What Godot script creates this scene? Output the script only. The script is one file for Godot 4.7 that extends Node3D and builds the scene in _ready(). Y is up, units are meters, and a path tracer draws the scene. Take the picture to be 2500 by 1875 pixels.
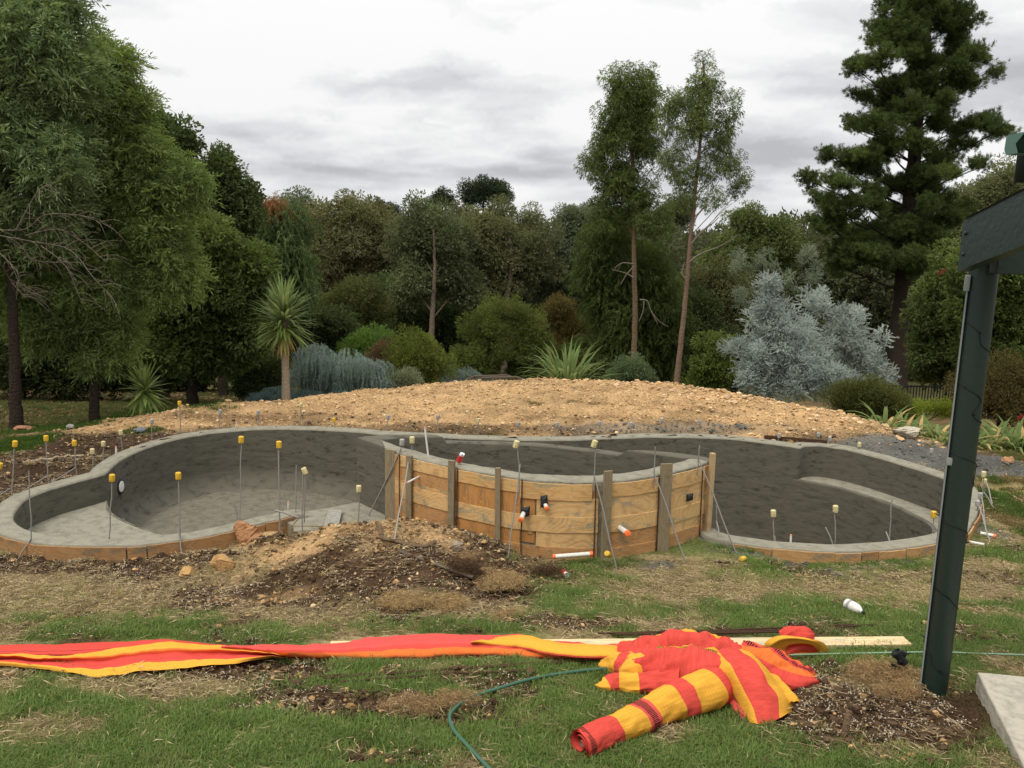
extends Node3D
# ---------------------------------------------------------------- lens and photo measurements
const F := 2096.0            # focal length in pixels of the 2500 x 1875 photograph
const EYE := Vector3(0, 3.3, 0)
var lens := Basis.from_euler(Vector3(-deg_to_rad(9.5), 0, 0)) * Basis.from_euler(Vector3(0, 0, 0.015))
var rng := RandomNumberGenerator.new()
var taken := {}
var M := {}
var noise_a := FastNoiseLite.new()
var noise_b := FastNoiseLite.new()
var noise_c := FastNoiseLite.new()
var pool_in := PackedVector2Array()
var pool_out := PackedVector2Array()
var pool_mid := PackedVector2Array()
var blobs := []
var keep_out := []

func ray(px: float, py: float) -> Vector3:
	return lens * Vector3((px - 1250.0) / F, -(py - 937.5) / F, -1.0)
func on_level(px: float, py: float, y: float) -> Vector3:
	var r := ray(px, py)
	return EYE + r * ((y - EYE.y) / r.y)
func at_depth(px: float, py: float, d: float) -> Vector3:
	var r := ray(px, py)
	return EYE + r * (-d / r.z)
func on_ground(px: float, py: float, up := 0.0) -> Vector3:
	var p := on_level(px, py, up)
	for i in 8:
		p = on_level(px, py, (p.y + ground_y(p.x, p.z) + up) * 0.5)
	return p

# ---------------------------------------------------------------- mesh builder
class MB:
	var v := PackedVector3Array()
	var uv := PackedVector2Array()
	var col := PackedColorArray()
	var ix := PackedInt32Array()
	func p(pt: Vector3, t := Vector2.ZERO, c := Color.WHITE) -> int:
		v.append(pt); uv.append(t); col.append(c)
		return v.size() - 1
	func tri(a: int, b: int, c: int) -> void:
		ix.append(a); ix.append(b); ix.append(c)
	func quad(a: int, b: int, c: int, d: int) -> void:
		ix.append(a); ix.append(b); ix.append(c); ix.append(a); ix.append(c); ix.append(d)
	func mesh(mat: Material = null, colors := false) -> ArrayMesh:
		var n := PackedVector3Array()
		n.resize(v.size())
		for t in range(0, ix.size(), 3):
			var a := v[ix[t]]
			var f := (v[ix[t + 2]] - a).cross(v[ix[t + 1]] - a)
			n[ix[t]] += f; n[ix[t + 1]] += f; n[ix[t + 2]] += f
		for i in n.size():
			n[i] = n[i].normalized() if n[i].length_squared() > 1e-20 else Vector3.UP
		var arr := []
		arr.resize(Mesh.ARRAY_MAX)
		arr[Mesh.ARRAY_VERTEX] = v; arr[Mesh.ARRAY_NORMAL] = n; arr[Mesh.ARRAY_TEX_UV] = uv; arr[Mesh.ARRAY_INDEX] = ix
		if colors:
			arr[Mesh.ARRAY_COLOR] = col
		var m := ArrayMesh.new()
		m.add_surface_from_arrays(Mesh.PRIMITIVE_TRIANGLES, arr)
		if mat:
			m.surface_set_material(0, mat)
		return m
	# a box with chamfered edges
	func box(at: Transform3D, s: Vector3, bev := 0.003, uvs := 1.0, off := Vector2.ZERO) -> void:
		var h := s * 0.5
		bev = minf(bev, minf(h.x, minf(h.y, h.z)) * 0.8)
		var id := {}
		for cx in [-1, 1]:
			for cy in [-1, 1]:
				for cz in [-1, 1]:
					for ax in 3:
						var q := Vector3(cx * (h.x - bev), cy * (h.y - bev), cz * (h.z - bev))
						q[ax] += bev * [cx, cy, cz][ax]
						var t := Vector2(q.x, q.y) if ax == 2 else (Vector2(q.z, q.y) if ax == 0 else Vector2(q.x, q.z))
						id[[cx, cy, cz, ax]] = p(at * q, t * uvs + off)
		var mid := at.origin
		var put := func(a: int, b: int, c: int, d: int) -> void:
			var f := (v[c] - v[a]).cross(v[b] - v[a])
			var g := (v[a] + v[b] + v[c]) / 3.0 - mid
			if d < 0:
				if f.dot(g) > 0.0: tri(a, b, c)
				else: tri(a, c, b)
			elif f.dot(g) > 0.0: quad(a, b, c, d)
			else: quad(a, d, c, b)
		for s1 in [-1, 1]:
			put.call(id[[s1, -1, -1, 0]], id[[s1, 1, -1, 0]], id[[s1, 1, 1, 0]], id[[s1, -1, 1, 0]])
			put.call(id[[-1, s1, -1, 1]], id[[1, s1, -1, 1]], id[[1, s1, 1, 1]], id[[-1, s1, 1, 1]])
			put.call(id[[-1, -1, s1, 2]], id[[1, -1, s1, 2]], id[[1, 1, s1, 2]], id[[-1, 1, s1, 2]])
			for s2 in [-1, 1]:
				put.call(id[[s1, s2, -1, 0]], id[[s1, s2, 1, 0]], id[[s1, s2, 1, 1]], id[[s1, s2, -1, 1]])
				put.call(id[[s1, -1, s2, 0]], id[[s1, 1, s2, 0]], id[[s1, 1, s2, 2]], id[[s1, -1, s2, 2]])
				put.call(id[[-1, s1, s2, 1]], id[[1, s1, s2, 1]], id[[1, s1, s2, 2]], id[[-1, s1, s2, 2]])
				for s3 in [-1, 1]:
					put.call(id[[s1, s2, s3, 0]], id[[s1, s2, s3, 1]], id[[s1, s2, s3, 2]], -1)
	# a tube along points with a radius for each point
	func tube(pts: Array, rad: Array, sides := 6, uvs := 1.0, caps := true, c := Color.WHITE) -> void:
		var n := pts.size()
		var prev := PackedInt32Array()
		var up := Vector3.UP
		var along := 0.0
		for i in n:
			var dir: Vector3 = (pts[mini(i + 1, n - 1)] - pts[maxi(i - 1, 0)])
			dir = dir.normalized() if dir.length() > 1e-9 else Vector3.UP
			if i == 0:
				up = Vector3.RIGHT if absf(dir.y) > 0.8 else Vector3.UP
			var sx := dir.cross(up).normalized()
			up = sx.cross(dir).normalized()
			if i > 0:
				along += (pts[i] - pts[i - 1]).length()
			var ring := PackedInt32Array()
			var r: float = rad[i] if i < rad.size() else rad[-1]
			for k in sides + 1:
				var a := TAU * k / sides
				ring.append(p(pts[i] + (sx * cos(a) + up * sin(a)) * r, Vector2(along * uvs, a * maxf(r, 0.01) * uvs), c))
			if i > 0:
				for k in sides:
					quad(prev[k], prev[k + 1], ring[k + 1], ring[k])
			if caps and (i == 0 or i == n - 1):
				var m := p(pts[i], Vector2.ZERO, c)
				for k in sides:
					if i == 0: tri(m, ring[k + 1], ring[k])
					else: tri(m, ring[k], ring[k + 1])
			prev = ring
	func lathe(prof: Array, sides: int, at := Transform3D.IDENTITY, c := Color.WHITE) -> void:
		var prev := PackedInt32Array()
		for i in prof.size():
			var ring := PackedInt32Array()
			for k in sides + 1:
				var a := TAU * k / sides
				ring.append(p(at * Vector3(cos(a) * prof[i].x, prof[i].y, sin(a) * prof[i].x), Vector2(float(k) / sides, prof[i].y), c))
			if i > 0:
				for k in sides:
					quad(prev[k], ring[k], ring[k + 1], prev[k + 1])
			prev = ring
	# rows of points joined to a sheet
	func sheet(rows: Array, uvrows: Array = []) -> void:
		var prev := PackedInt32Array()
		for i in rows.size():
			var ring := PackedInt32Array()
			for k in rows[i].size():
				ring.append(p(rows[i][k], uvrows[i][k] if uvrows else Vector2(float(k) / (rows[i].size() - 1), float(i) / (rows.size() - 1))))
			if i > 0:
				for k in ring.size() - 1:
					quad(prev[k], prev[k + 1], ring[k + 1], ring[k])
			prev = ring

# ---------------------------------------------------------------- scene helpers
func numbered(called: String) -> String:
	var n: int = taken.get(called, 0)
	taken[called] = n + 1
	return called if n == 0 else "%s_%03d" % [called, n]
func tag(o: Node, label: String, category: String, group := "", kind := "") -> Node:
	o.set_meta("label", label); o.set_meta("category", category)
	if group: o.set_meta("group", group)
	if kind: o.set_meta("kind", kind)
	return o
func thing(called: String, label: String, category: String, at := Vector3.ZERO, group := "") -> Node3D:
	var o := Node3D.new()
	o.name = numbered(called)
	add_child(o, true)
	o.position = at
	tag(o, label, category, group)
	return o
func part(called: String, mesh: Mesh, mat: Material, parent: Node = null, at := Transform3D.IDENTITY) -> MeshInstance3D:
	var o := MeshInstance3D.new()
	o.mesh = mesh
	if mat: o.material_override = mat
	if parent == null:
		o.name = numbered(called)
		add_child(o, true)
	else:
		o.name = called
		parent.add_child(o, true)
		at = Transform3D(at.basis, at.origin)
	o.transform = at
	return o
# a part whose mesh is given in world places, under a thing that stands elsewhere
func wpart(called: String, mesh: Mesh, mat: Material, parent: Node3D) -> MeshInstance3D:
	var at := Vector3.ZERO
	var q: Node = parent
	while q != self:
		at += q.position
		q = q.get_parent()
	return part(called, mesh, mat, parent, Transform3D(Basis.IDENTITY, -at))
func multi(called: String, mesh: Mesh, mat: Material, places: Array, cols: Array, parent: Node = null) -> MultiMeshInstance3D:
	var mm := MultiMesh.new()
	mm.transform_format = MultiMesh.TRANSFORM_3D
	mm.use_colors = cols.size() > 0
	mm.mesh = mesh
	mm.instance_count = places.size()
	for i in places.size():
		mm.set_instance_transform(i, places[i])
		if cols: mm.set_instance_color(i, cols[i])
	var o := MultiMeshInstance3D.new()
	o.multimesh = mm
	if mat: o.material_override = mat
	if parent == null:
		o.name = numbered(called)
		add_child(o, true)
	else:
		o.name = called
		parent.add_child(o, true)
	return o
func lin(r: float, g: float, b: float) -> Color:
	return Color(r, g, b).linear_to_srgb()
func mat(c: Color, rough := 0.9, spec := 0.3) -> StandardMaterial3D:
	var m := StandardMaterial3D.new()
	m.albedo_color = c.linear_to_srgb()
	m.roughness = rough
	m.metallic_specular = spec
	return m
func noise_tex(freq: float, lo: float, hi: float, size := 512, type := FastNoiseLite.TYPE_SIMPLEX_SMOOTH, sd := 1, octaves := 5, mid := 0.5) -> NoiseTexture2D:
	var f := FastNoiseLite.new()
	f.noise_type = type
	f.frequency = freq
	f.fractal_octaves = octaves
	f.fractal_gain = 0.6
	f.seed = sd
	var t := NoiseTexture2D.new()
	t.width = size; t.height = size
	t.seamless = true
	t.noise = f
	var g := Gradient.new()
	g.offsets = PackedFloat32Array([0.0, mid, 1.0])
	g.colors = PackedColorArray([lin(lo, lo, lo), lin((lo + hi) / 2, (lo + hi) / 2, (lo + hi) / 2), lin(hi, hi, hi)])
	t.color_ramp = g
	return t
func triplanar(m: StandardMaterial3D, tex: Texture2D, scale: float, bump: Texture2D = null, cm := 0.0, world := true) -> StandardMaterial3D:
	m.albedo_texture = tex
	m.uv1_triplanar = true
	m.uv1_world_triplanar = world
	m.uv1_scale = Vector3.ONE * scale
	if bump:
		m.heightmap_enabled = true
		m.heightmap_texture = bump
		m.heightmap_scale = cm
	return m
func smooth(a: float, b: float, x: float) -> float:
	var t := clampf((x - a) / (b - a), 0.0, 1.0)
	return t * t * (3.0 - 2.0 * t)
func table(t: Array, x: float, k: int) -> float:
	if x <= t[0][0]: return t[0][k]
	for i in range(1, t.size()):
		if x <= t[i][0]:
			return lerpf(t[i - 1][k], t[i][k], (x - t[i - 1][0]) / (t[i][0] - t[i - 1][0]))
	return t[-1][k]
# a smooth line through points, several steps between each two
func curve(pts: Array, steps: int, closed := false) -> Array:
	var out := []
	var n := pts.size()
	for i in (n if closed else n - 1):
		for s in steps:
			var a = pts[(i - 1 + n) % n] if closed else pts[maxi(i - 1, 0)]
			var b = pts[i]
			var c = pts[(i + 1) % n]
			var d = pts[(i + 2) % n] if closed else pts[mini(i + 2, n - 1)]
			out.append(b.cubic_interpolate(c, a, d, float(s) / steps))
	if not closed: out.append(pts[-1])
	return out
# ---------------------------------------------------------------- the lie of the land
const CREST := [[-9.0, 15.6, -0.3], [-7.5, 16.0, -0.2], [-6.3, 16.2, 0.02], [-5.0, 17.3, -0.08], [-3.9, 18.0, -0.03], [-2.8, 18.4, 0.06], [-1.3, 18.5, 0.19], [0.45, 18.5, 0.29], [2.2, 18.5, 0.3], [3.9, 18.0, 0.25], [4.95, 17.0, 0.23], [5.8, 16.0, 0.21], [6.4, 15.2, 0.2], [6.8, 14.6, 0.1], [7.6, 14.0, -0.06]]
func base_y(d: float) -> float:
	if d > 20.0:
		return maxf(-0.8 - 0.12 * (d - 20.0), -4.6) + 6.5 * smooth(95.0, 260.0, d) + 2.0 * smooth(240.0, 420.0, d)
	return -0.08 - 0.72 * smooth(13.0, 20.0, d)
func ground_y(x: float, z: float) -> float:
	var d := -z
	if d < 12.0:
		var y := -0.06 - 0.25 * smooth(9.05, 9.4, d) * smooth(-2.75, -2.6, x) * smooth(-1.35, -1.5, x) + 0.52 * smooth(9.0, 3.6, d)
		if x < -2.3: y -= 0.1 * smooth(-2.3, -3.2, x) * smooth(7.4, 8.4, d) * smooth(-9.5, -6.5, x)
		if x > 2.4: y -= 0.07 * smooth(2.4, 3.2, x) * smooth(7.4, 8.4, d)
		var h := 1.0 - pow((x + 1.25) / (1.55 if x < -1.25 else 1.5), 2.0) - pow((z + 8.42) / (0.95 if z < -8.42 else 1.5), 2.0)
		if h > 0.0: y += 0.43 * (pow(h, 0.85) if z < -8.42 else pow(h, 1.05))
		h = 1.0 - pow((x + 3.0) / 0.75, 2.0) - pow((z + 8.5) / 0.55, 2.0)
		if h > 0.0: y += 0.14 * h
		return y
	var y2 := base_y(d)
	if d < 26.0 and x > -9.5 and x < 9.0:
		var dc := table(CREST, x, 1)
		var yc := table(CREST, x, 2)
		var m := 0.0
		var side := smooth(-9.5, -7.5, x) * smooth(9.0, 7.4, x)
		if d < dc: m = lerpf(-0.03, yc, smooth(13.6, dc, d))
		else: m = yc - 0.1 * (d - dc) - 0.3 * maxf(d - dc - 0.4, 0.0)
		y2 = lerpf(y2, maxf(y2, m), side)
	return y2
# what the ground is made of: 0 soil, 1 dry grass, 2 clay, 3 cement slurry, 4 leaf litter, 5 green grass
const TINT := [Color(0.068, 0.043, 0.026), Color(0.3, 0.235, 0.12), Color(0.48, 0.312, 0.156), Color(0.12, 0.12, 0.108), Color(0.1, 0.06, 0.033), Color(0.13, 0.155, 0.05)]
func cover(x: float, z: float) -> PackedFloat32Array:
	var d := -z
	var w := PackedFloat32Array([0, 0, 0, 0, 0, 0])
	var n1 := noise_a.get_noise_2d(x * 1.3, z * 1.3)
	var n2 := noise_b.get_noise_2d(x * 3.1, z * 3.1)
	if d < 12.2 and not (x < -6.2 and d > 8.6):
		var dry := 0.4 + 1.0 * n1 + 0.7 * n2 + 0.16 * smooth(5.6, 7.4, d) + 0.25 * smooth(-1.5, -4.5, x) - 0.25 * smooth(6.2, 4.5, d) - 0.16 * smooth(-1.0, 1.0, x)
		dry = smooth(0.25, 0.85, dry)
		var bare := smooth(0.34, 0.55, n2 * 0.9 - n1 * 0.7 + 0.06) * 0.8
		w[5] = (1.0 - dry) * (1.0 - bare); w[1] = dry * (1.0 - bare); w[0] = bare
	elif d < 26.0 and x > -9.2 and x < 8.0:
		var dc := table(CREST, x, 1)
		var c := smooth(13.9, 15.2, d + n1 * 1.2)
		w[2] = c; w[0] = 0.55 * (1.0 - c); w[3] = 0.3 * (1.0 - c); w[1] = 0.15 * (1.0 - c)
		var off := smooth(0.6, 1.6, d - dc + n1)
		for i in 6: w[i] *= 1.0 - off
		w[4] += off * 0.5; w[5] += off * 0.5
	else:
		var g := smooth(-0.2, 0.3, n1)
		w[4] = 0.5 * (1.0 - g); w[0] = 0.3 * (1.0 - g); w[5] = 0.5 * g; w[1] = 0.35 * g + 0.2 * (1.0 - g)
	for b in blobs:
		var dx: float = (x - b[0]) / b[2]
		if dx > 1.5 or dx < -1.5: continue
		var dz: float = (z - b[1]) / b[3]
		if dz > 1.5 or dz < -1.5: continue
		var k: float = b[5] * smooth(1.25, 0.75, sqrt(dx * dx + dz * dz) + n1 * 0.55 + n2 * 0.3)
		if k <= 0.0: continue
		for i in 6: w[i] *= 1.0 - k
		w[b[4]] += k
	return w
func add_blob(px: float, py: float, rx: float, ry: float, kind: int, k := 1.0) -> void:
	var c := on_ground(px, py)
	var e := on_ground(px + rx, py)
	var n := on_ground(px, py + ry)
	var f := on_ground(px, py - ry)
	blobs.append([c.x, (n.z + f.z) * 0.5, absf(e.x - c.x), absf(n.z - f.z) * 0.5, kind, k])
func in_pool(x: float, z: float) -> bool:
	return x > -7 and x < 7.5 and z < -8 and z > -15.2 and Geometry2D.is_point_in_polygon(Vector2(x, z), pool_mid)
func relief(x: float, z: float, w: PackedFloat32Array) -> float:
	var a := w[5] * 0.014 + w[1] * 0.025 + w[0] * 0.06 + w[2] * 0.05 + w[3] * 0.035 + w[4] * 0.03
	return (w[2] * 0.05 * noise_a.get_noise_2d(x * 1.7 + 20.0, z * 2.2) if z < -13.0 else 0.0) + a * (noise_b.get_noise_2d(x * 4.0, z * 4.0) * 1.2 + noise_c.get_noise_2d(x * 16.0, z * 16.0))
func top_y(x: float, z: float) -> float:
	return ground_y(x, z) + relief(x, z, cover(x, z))

func build_ground() -> void:
	var xs := []
	var x := -400.0
	while x < 400.0:
		xs.append(x)
		var a := absf(x + 0.001)
		x += 0.075 if a < 8.2 else (0.14 if a < 12.5 else (0.5 if a < 20 else a * 0.12))
	xs.append(400.0)
	var ds := []
	var d := -25.0
	while d < 460.0:
		ds.append(d)
		d += 2.0 if d < -3 else (0.4 if d < 2.6 else (0.05 if d < 7.0 else (0.065 if d < 10 else (0.1 if d < 20.5 else (0.3 if d < 27 else (1.2 if d < 70 else 9.0))))))
	ds.append(460.0)
	var v := PackedVector3Array()
	var c := PackedColorArray()
	var kind := PackedInt32Array()
	var nx := xs.size()
	for dd in ds:
		for xx in xs:
			var z: float = -dd
			var y := ground_y(xx, z)
			var fine: bool = dd > 1.0 and dd < 27.0 and absf(xx) < 16.0
			var w := cover(xx, z) if fine or dd < 1.0 else PackedFloat32Array([0.45, 0.0, 0, 0, 0.15, 0.4])
			if fine: y += relief(xx, z, w)
			var inside := 0
			if xx > -7 and xx < 7.5 and dd > 8 and dd < 15.5:
				var q := Vector2(xx, z)
				if Geometry2D.is_point_in_polygon(q, pool_mid): inside = 1
				elif Geometry2D.is_point_in_polygon(q, pool_out): y = minf(y, -0.03); w = PackedFloat32Array([0, 0, 0, 1, 0, 0])
				elif dd > 10.5 and y > -0.02:
					var dm := 9.0
					for i in range(0, pool_out.size(), 2):
						dm = minf(dm, pool_out[i].distance_squared_to(q))
					if dm < 0.25: y = lerpf(minf(y, -0.025), y, smooth(0.05, 0.5, sqrt(dm)))
			v.append(Vector3(xx, y, z))
			var col := Color(0, 0, 0)
			for i in 6: col += TINT[i] * w[i]
			var t := 1.0 + 0.35 * noise_c.get_noise_2d(xx * 3.3, z * 3.3) + 0.3 * noise_a.get_noise_2d(xx * 0.9 + 7.0, z * 2.0)
			c.append(Color(col.r * t, col.g * t, col.b * t, 1.0))
			var k := 0
			if dd > 12.0 and w[2] > 0.5: k = 1
			elif dd < 9.6 and dd > 7.0 and xx > -3.8 and xx < 0.4 and ground_y(xx, z) > 0.1: k = 2
			kind.append(-1 if inside else k)
	var sets := [PackedInt32Array(), PackedInt32Array(), PackedInt32Array()]
	for j in ds.size() - 1:
		for i in nx - 1:
			var a := j * nx + i
			var b := a + 1
			var e := a + nx
			var f := e + 1
			var s := maxi(maxi(kind[a], kind[b]), maxi(kind[e], kind[f]))
			if s < 0: continue
			sets[s].append_array(PackedInt32Array([a, e, f, a, f, b]))
	# normals over the whole sheet, so that the three pieces join without a seam
	var n := PackedVector3Array()
	n.resize(v.size())
	for s in sets:
		for t in range(0, s.size(), 3):
			var fn := (v[s[t + 2]] - v[s[t]]).cross(v[s[t + 1]] - v[s[t]])
			n[s[t]] += fn; n[s[t + 1]] += fn; n[s[t + 2]] += fn
	for i in n.size():
		n[i] = n[i].normalized() if n[i].length_squared() > 1e-16 else Vector3.UP
	var called := ["ground", "clay_mound", "soil_heap"]
	var labels := ["sloping patchy lawn and bare earth around the pool", "broad bank of yellow clay spread behind the pool", "heap of dark soil and clay dumped before the spa"]
	var cats := ["ground", "clay bank", "soil heap"]
	for s in 3:
		var map := {}
		var vv := PackedVector3Array(); var nn := PackedVector3Array(); var cc := PackedColorArray(); var ii := PackedInt32Array()
		for q in sets[s]:
			if not map.has(q):
				map[q] = vv.size()
				vv.append(v[q]); nn.append(n[q]); cc.append(c[q])
			ii.append(map[q])
		var arr := []
		arr.resize(Mesh.ARRAY_MAX)
		arr[Mesh.ARRAY_VERTEX] = vv; arr[Mesh.ARRAY_NORMAL] = nn; arr[Mesh.ARRAY_COLOR] = cc; arr[Mesh.ARRAY_INDEX] = ii
		var m := ArrayMesh.new()
		m.add_surface_from_arrays(Mesh.PRIMITIVE_TRIANGLES, arr)
		tag(part(called[s], m, M.ground), labels[s], cats[s], "", "structure")

# ---------------------------------------------------------------- small stuff strewn over the ground
func tuft_mesh(blades: int, h: float, wid: float, lean: float, sd: int) -> ArrayMesh:
	rng.seed = sd
	var mb := MB.new()
	for i in blades:
		var a := rng.randf() * TAU
		var o := Vector3(cos(a), 0, sin(a)) * sqrt(rng.randf()) * h * 1.1
		var b := rng.randf() * TAU
		var dir := Vector3(cos(b), 0, sin(b))
		var side := Vector3(-dir.z, 0, dir.x) * wid * rng.randf_range(0.6, 1.2)
		var hh := h * rng.randf_range(0.45, 1.1)
		var l := lean * rng.randf_range(0.2, 1.3)
		var g := rng.randf_range(0.75, 1.25)
		var c := Color(g, g, g)
		var p0 := mb.p(o - side, Vector2.ZERO, c)
		var p1 := mb.p(o + side, Vector2.ZERO, c)
		var m := o + dir * hh * l * 0.4 + Vector3.UP * hh * 0.6
		var p2 := mb.p(m - side * 0.8, Vector2.ZERO, c)
		var p3 := mb.p(m + side * 0.8, Vector2.ZERO, c)
		var p4 := mb.p(o + dir * hh * l + Vector3.UP * hh * (1.0 - 0.35 * l), Vector2.ZERO, c)
		mb.quad(p0, p1, p3, p2); mb.tri(p2, p3, p4)
	return mb.mesh(null, true)
func straw_mesh(n: int, ln: float, wid: float, flat: float, sd: int) -> ArrayMesh:
	rng.seed = sd
	var mb := MB.new()
	for i in n:
		var o := Vector3(rng.randfn(), 0, rng.randfn()) * ln * 0.35
		o.y = absf(rng.randfn()) * ln * flat * 0.5
		var a := rng.randf() * TAU
		var d := Vector3(cos(a), rng.randf_range(-0.2, 1.0) * flat, sin(a)).normalized()
		var s := d.cross(Vector3(rng.randfn(), rng.randfn(), rng.randfn())).normalized() * wid
		var k := d.cross(s).normalized() * ln * rng.randf_range(-0.3, 0.3)
		var l := ln * rng.randf_range(0.4, 1.0)
		var g := rng.randf_range(0.65, 1.3)
		var c := Color(g, g, g)
		var p0 := mb.p(o - d * l * 0.5, Vector2.ZERO, c)
		var p1 := mb.p(o + k + s, Vector2.ZERO, c)
		var p2 := mb.p(o + k - s, Vector2.ZERO, c)
		var p3 := mb.p(o + d * l * 0.5, Vector2.ZERO, c)
		mb.tri(p0, p1, p2); mb.tri(p1, p3, p2)
	return mb.mesh(null, true)
func stone_mesh(sd: int, sides := 7, rings := 4, rough := 0.35) -> ArrayMesh:
	var f := FastNoiseLite.new()
	f.seed = sd
	f.frequency = 0.9
	var mb := MB.new()
	var prev := PackedInt32Array()
	for j in rings + 1:
		var th := PI * j / rings
		var ring := PackedInt32Array()
		for k in sides:
			var a := TAU * k / sides + j * 0.4
			var q := Vector3(sin(th) * cos(a), cos(th), sin(th) * sin(a))
			q *= 1.0 + rough * 2.0 * f.get_noise_3dv(q * 1.3)
			# flat broken faces
			for pl in 5:
				var nn := Vector3(sin(sd * 1.7 + pl * 2.1), cos(sd * 0.9 + pl * 1.3), sin(sd * 2.3 + pl * 3.7)).normalized()
				var over := q.dot(nn) - 0.72
				if over > 0: q -= nn * over
			ring.append(mb.p(q))
		if j > 0:
			for k in sides:
				mb.quad(prev[k], prev[(k + 1) % sides], ring[(k + 1) % sides], ring[k])
		prev = ring
	# flat facets: split the corners
	var fl := MB.new()
	for t in range(0, mb.ix.size(), 3):
		fl.tri(fl.p(mb.v[mb.ix[t]]), fl.p(mb.v[mb.ix[t + 1]]), fl.p(mb.v[mb.ix[t + 2]]))
	return fl.mesh()
func strew() -> void:
	# grass tufts, stones, crumbs, straw: sown at random, kept where the ground cover says so
	var gt := [[], [], []]
	var gc := [[], [], []]
	var st := [[], []]
	var sc := [[], []]
	var rk := [[], [], []]
	var rc := [[], [], []]
	var pt := []
	var pc := []
	var lt := []
	var lc := []
	rng.seed = 77
	for i in 150000:
		var d := 3.5 + pow(rng.randf(), 1.25) * 9.3
		var x := rng.randf_range(-1.0, 1.0) * (d * 0.64 + 1.0)
		var z := -d
		if in_pool(x, z) or (Vector2(x, z).distance_to(Vector2(0, -10.4)) < 6.9 and Geometry2D.is_point_in_polygon(Vector2(x, z), pool_out)): continue
		if x > 2.85 and d < 5.35 and x > 2.85 + (d - 5.35) * 0.02: continue
		if x > -1.5 and x < 2.3 and d > 8.75 and d < 11: continue
		var shut := false
		for ko in keep_out:
			if Geometry2D.is_point_in_polygon(Vector2(x, z), ko): shut = true; break
		if shut: continue
		var w := cover(x, z)
		var y := ground_y(x, z) + relief(x, z, w)
		var r := rng.randf()
		if r < w[5] * 0.55 + w[1] * 0.3 + 0.01:
			var g: float = clampf(w[5] / (w[5] + w[1] + 0.001) + rng.randf_range(-0.3, 0.3), 0.0, 1.0)
			var k := rng.randi() % 3
			var s := rng.randf_range(0.5, 1.15) * (0.6 + 0.55 * g)
			gt[k].append(Transform3D(Basis(Vector3.UP, rng.randf() * TAU).scaled(Vector3(s * 1.1, s, s * 1.1)), Vector3(x, y - 0.004, z)))
			var c := Color(0.44, 0.37, 0.18).lerp(Color(0.125, 0.21, 0.048), g)
			c = c.lerp(Color(0.24, 0.28, 0.1), rng.randf() * 0.5 * g)
			gc[k].append(c * rng.randf_range(0.75, 1.25))
		elif r < w[5] * 0.6 + w[1] * 0.9 + w[0] * (0.14 if d < 6.6 else 0.36) + w[4] * 0.4:
			var k := rng.randi() % 2
			var s := rng.randf_range(0.5, 1.2)
			if w[0] > 0.6 and rng.randf() < 0.5: continue
			st[k].append(Transform3D(Basis(Vector3.UP, rng.randf() * TAU).scaled(Vector3(s, s * rng.randf_range(0.3, 0.8), s)), Vector3(x, y + 0.003, z)))
			sc[k].append(Color(0.52, 0.41, 0.24).lerp(Color(0.14, 0.09, 0.05), rng.randf()))
		if rng.randf() < w[0] * 0.9 + w[3] * 0.6 + 0.02:
			var s := rng.randf_range(0.004, 0.018) * (1.0 if rng.randf() < 0.88 else 2.2)
			var k := rng.randi() % 3
			rk[k].append(Transform3D(Basis.from_euler(Vector3(rng.randf() * 6, rng.randf() * 6, 0)).scaled(Vector3(s, s * 0.7, s)), Vector3(x, y, z)))
			var c := Color(0.07, 0.045, 0.027)
			if w[3] > 0.4: c = Color(0.11, 0.11, 0.1)
			elif w[2] > 0.3 or rng.randf() < 0.08: c = Color(0.36, 0.22, 0.1)
			rc[k].append(c * rng.randf_range(0.6, 1.5))
		if w[0] > 0.45 and rng.randf() < 0.8 * w[0] and noise_b.get_noise_2d(x * 2.1 + 40.0, z * 2.1) > -0.05:
			for q in 2:
				var s := rng.randf_range(0.0025, 0.0055)
				pt.append(Transform3D(Basis.from_euler(Vector3(rng.randf() * 6, rng.randf() * 6, 0)).scaled(Vector3.ONE * s), Vector3(x + rng.randf_range(-0.02, 0.02), y + s, z + rng.randf_range(-0.02, 0.02))))
				pc.append(Color(0.62, 0.56, 0.44) * rng.randf_range(0.5, 1.1))
	for i in 7000:
		var x := rng.randf_range(-3.6, 0.5)
		var z := -rng.randf_range(7.0, 9.3)
		var h := ground_y(x, z)
		var w := cover(x, z)
		if w[0] + w[2] < 0.5 or Geometry2D.is_point_in_polygon(Vector2(x, z), pool_out): continue
		var s := 0.005 + 0.026 * pow(rng.randf(), 4.5)
		var k := rng.randi() % 3
		rk[k].append(Transform3D(Basis.from_euler(Vector3(rng.randf() * 6, rng.randf() * 6, 0)).scaled(Vector3(s, s * 0.75, s)), Vector3(x, h + relief(x, z, w) + s * 0.2, z)))
		rc[k].append((Color(0.46, 0.34, 0.19) if rng.randf() < 0.14 else Color(0.31, 0.2, 0.095) if rng.randf() < w[2] * 0.75 + 0.05 else Color(0.1, 0.065, 0.04)) * rng.randf_range(0.6, 1.3))
	# larger broken rock along the right-hand crest of the bank
	for i in 420:
		var x := rng.randf_range(2.0, 7.2)
		var z := -(table(CREST, x, 1) + rng.randfn() * 0.55 - 0.1)
		if Geometry2D.is_point_in_polygon(Vector2(x, z), pool_out) or z > -13.9: continue
		var s := 0.018 + 0.05 * pow(rng.randf(), 3.0)
		var k := rng.randi() % 3
		rk[k].append(Transform3D(Basis.from_euler(Vector3(rng.randf() * 6, rng.randf() * 6, 0)).scaled(Vector3(s * 1.2, s * 0.7, s)), Vector3(x, top_y(x, z) + s * 0.15, z)))
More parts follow.
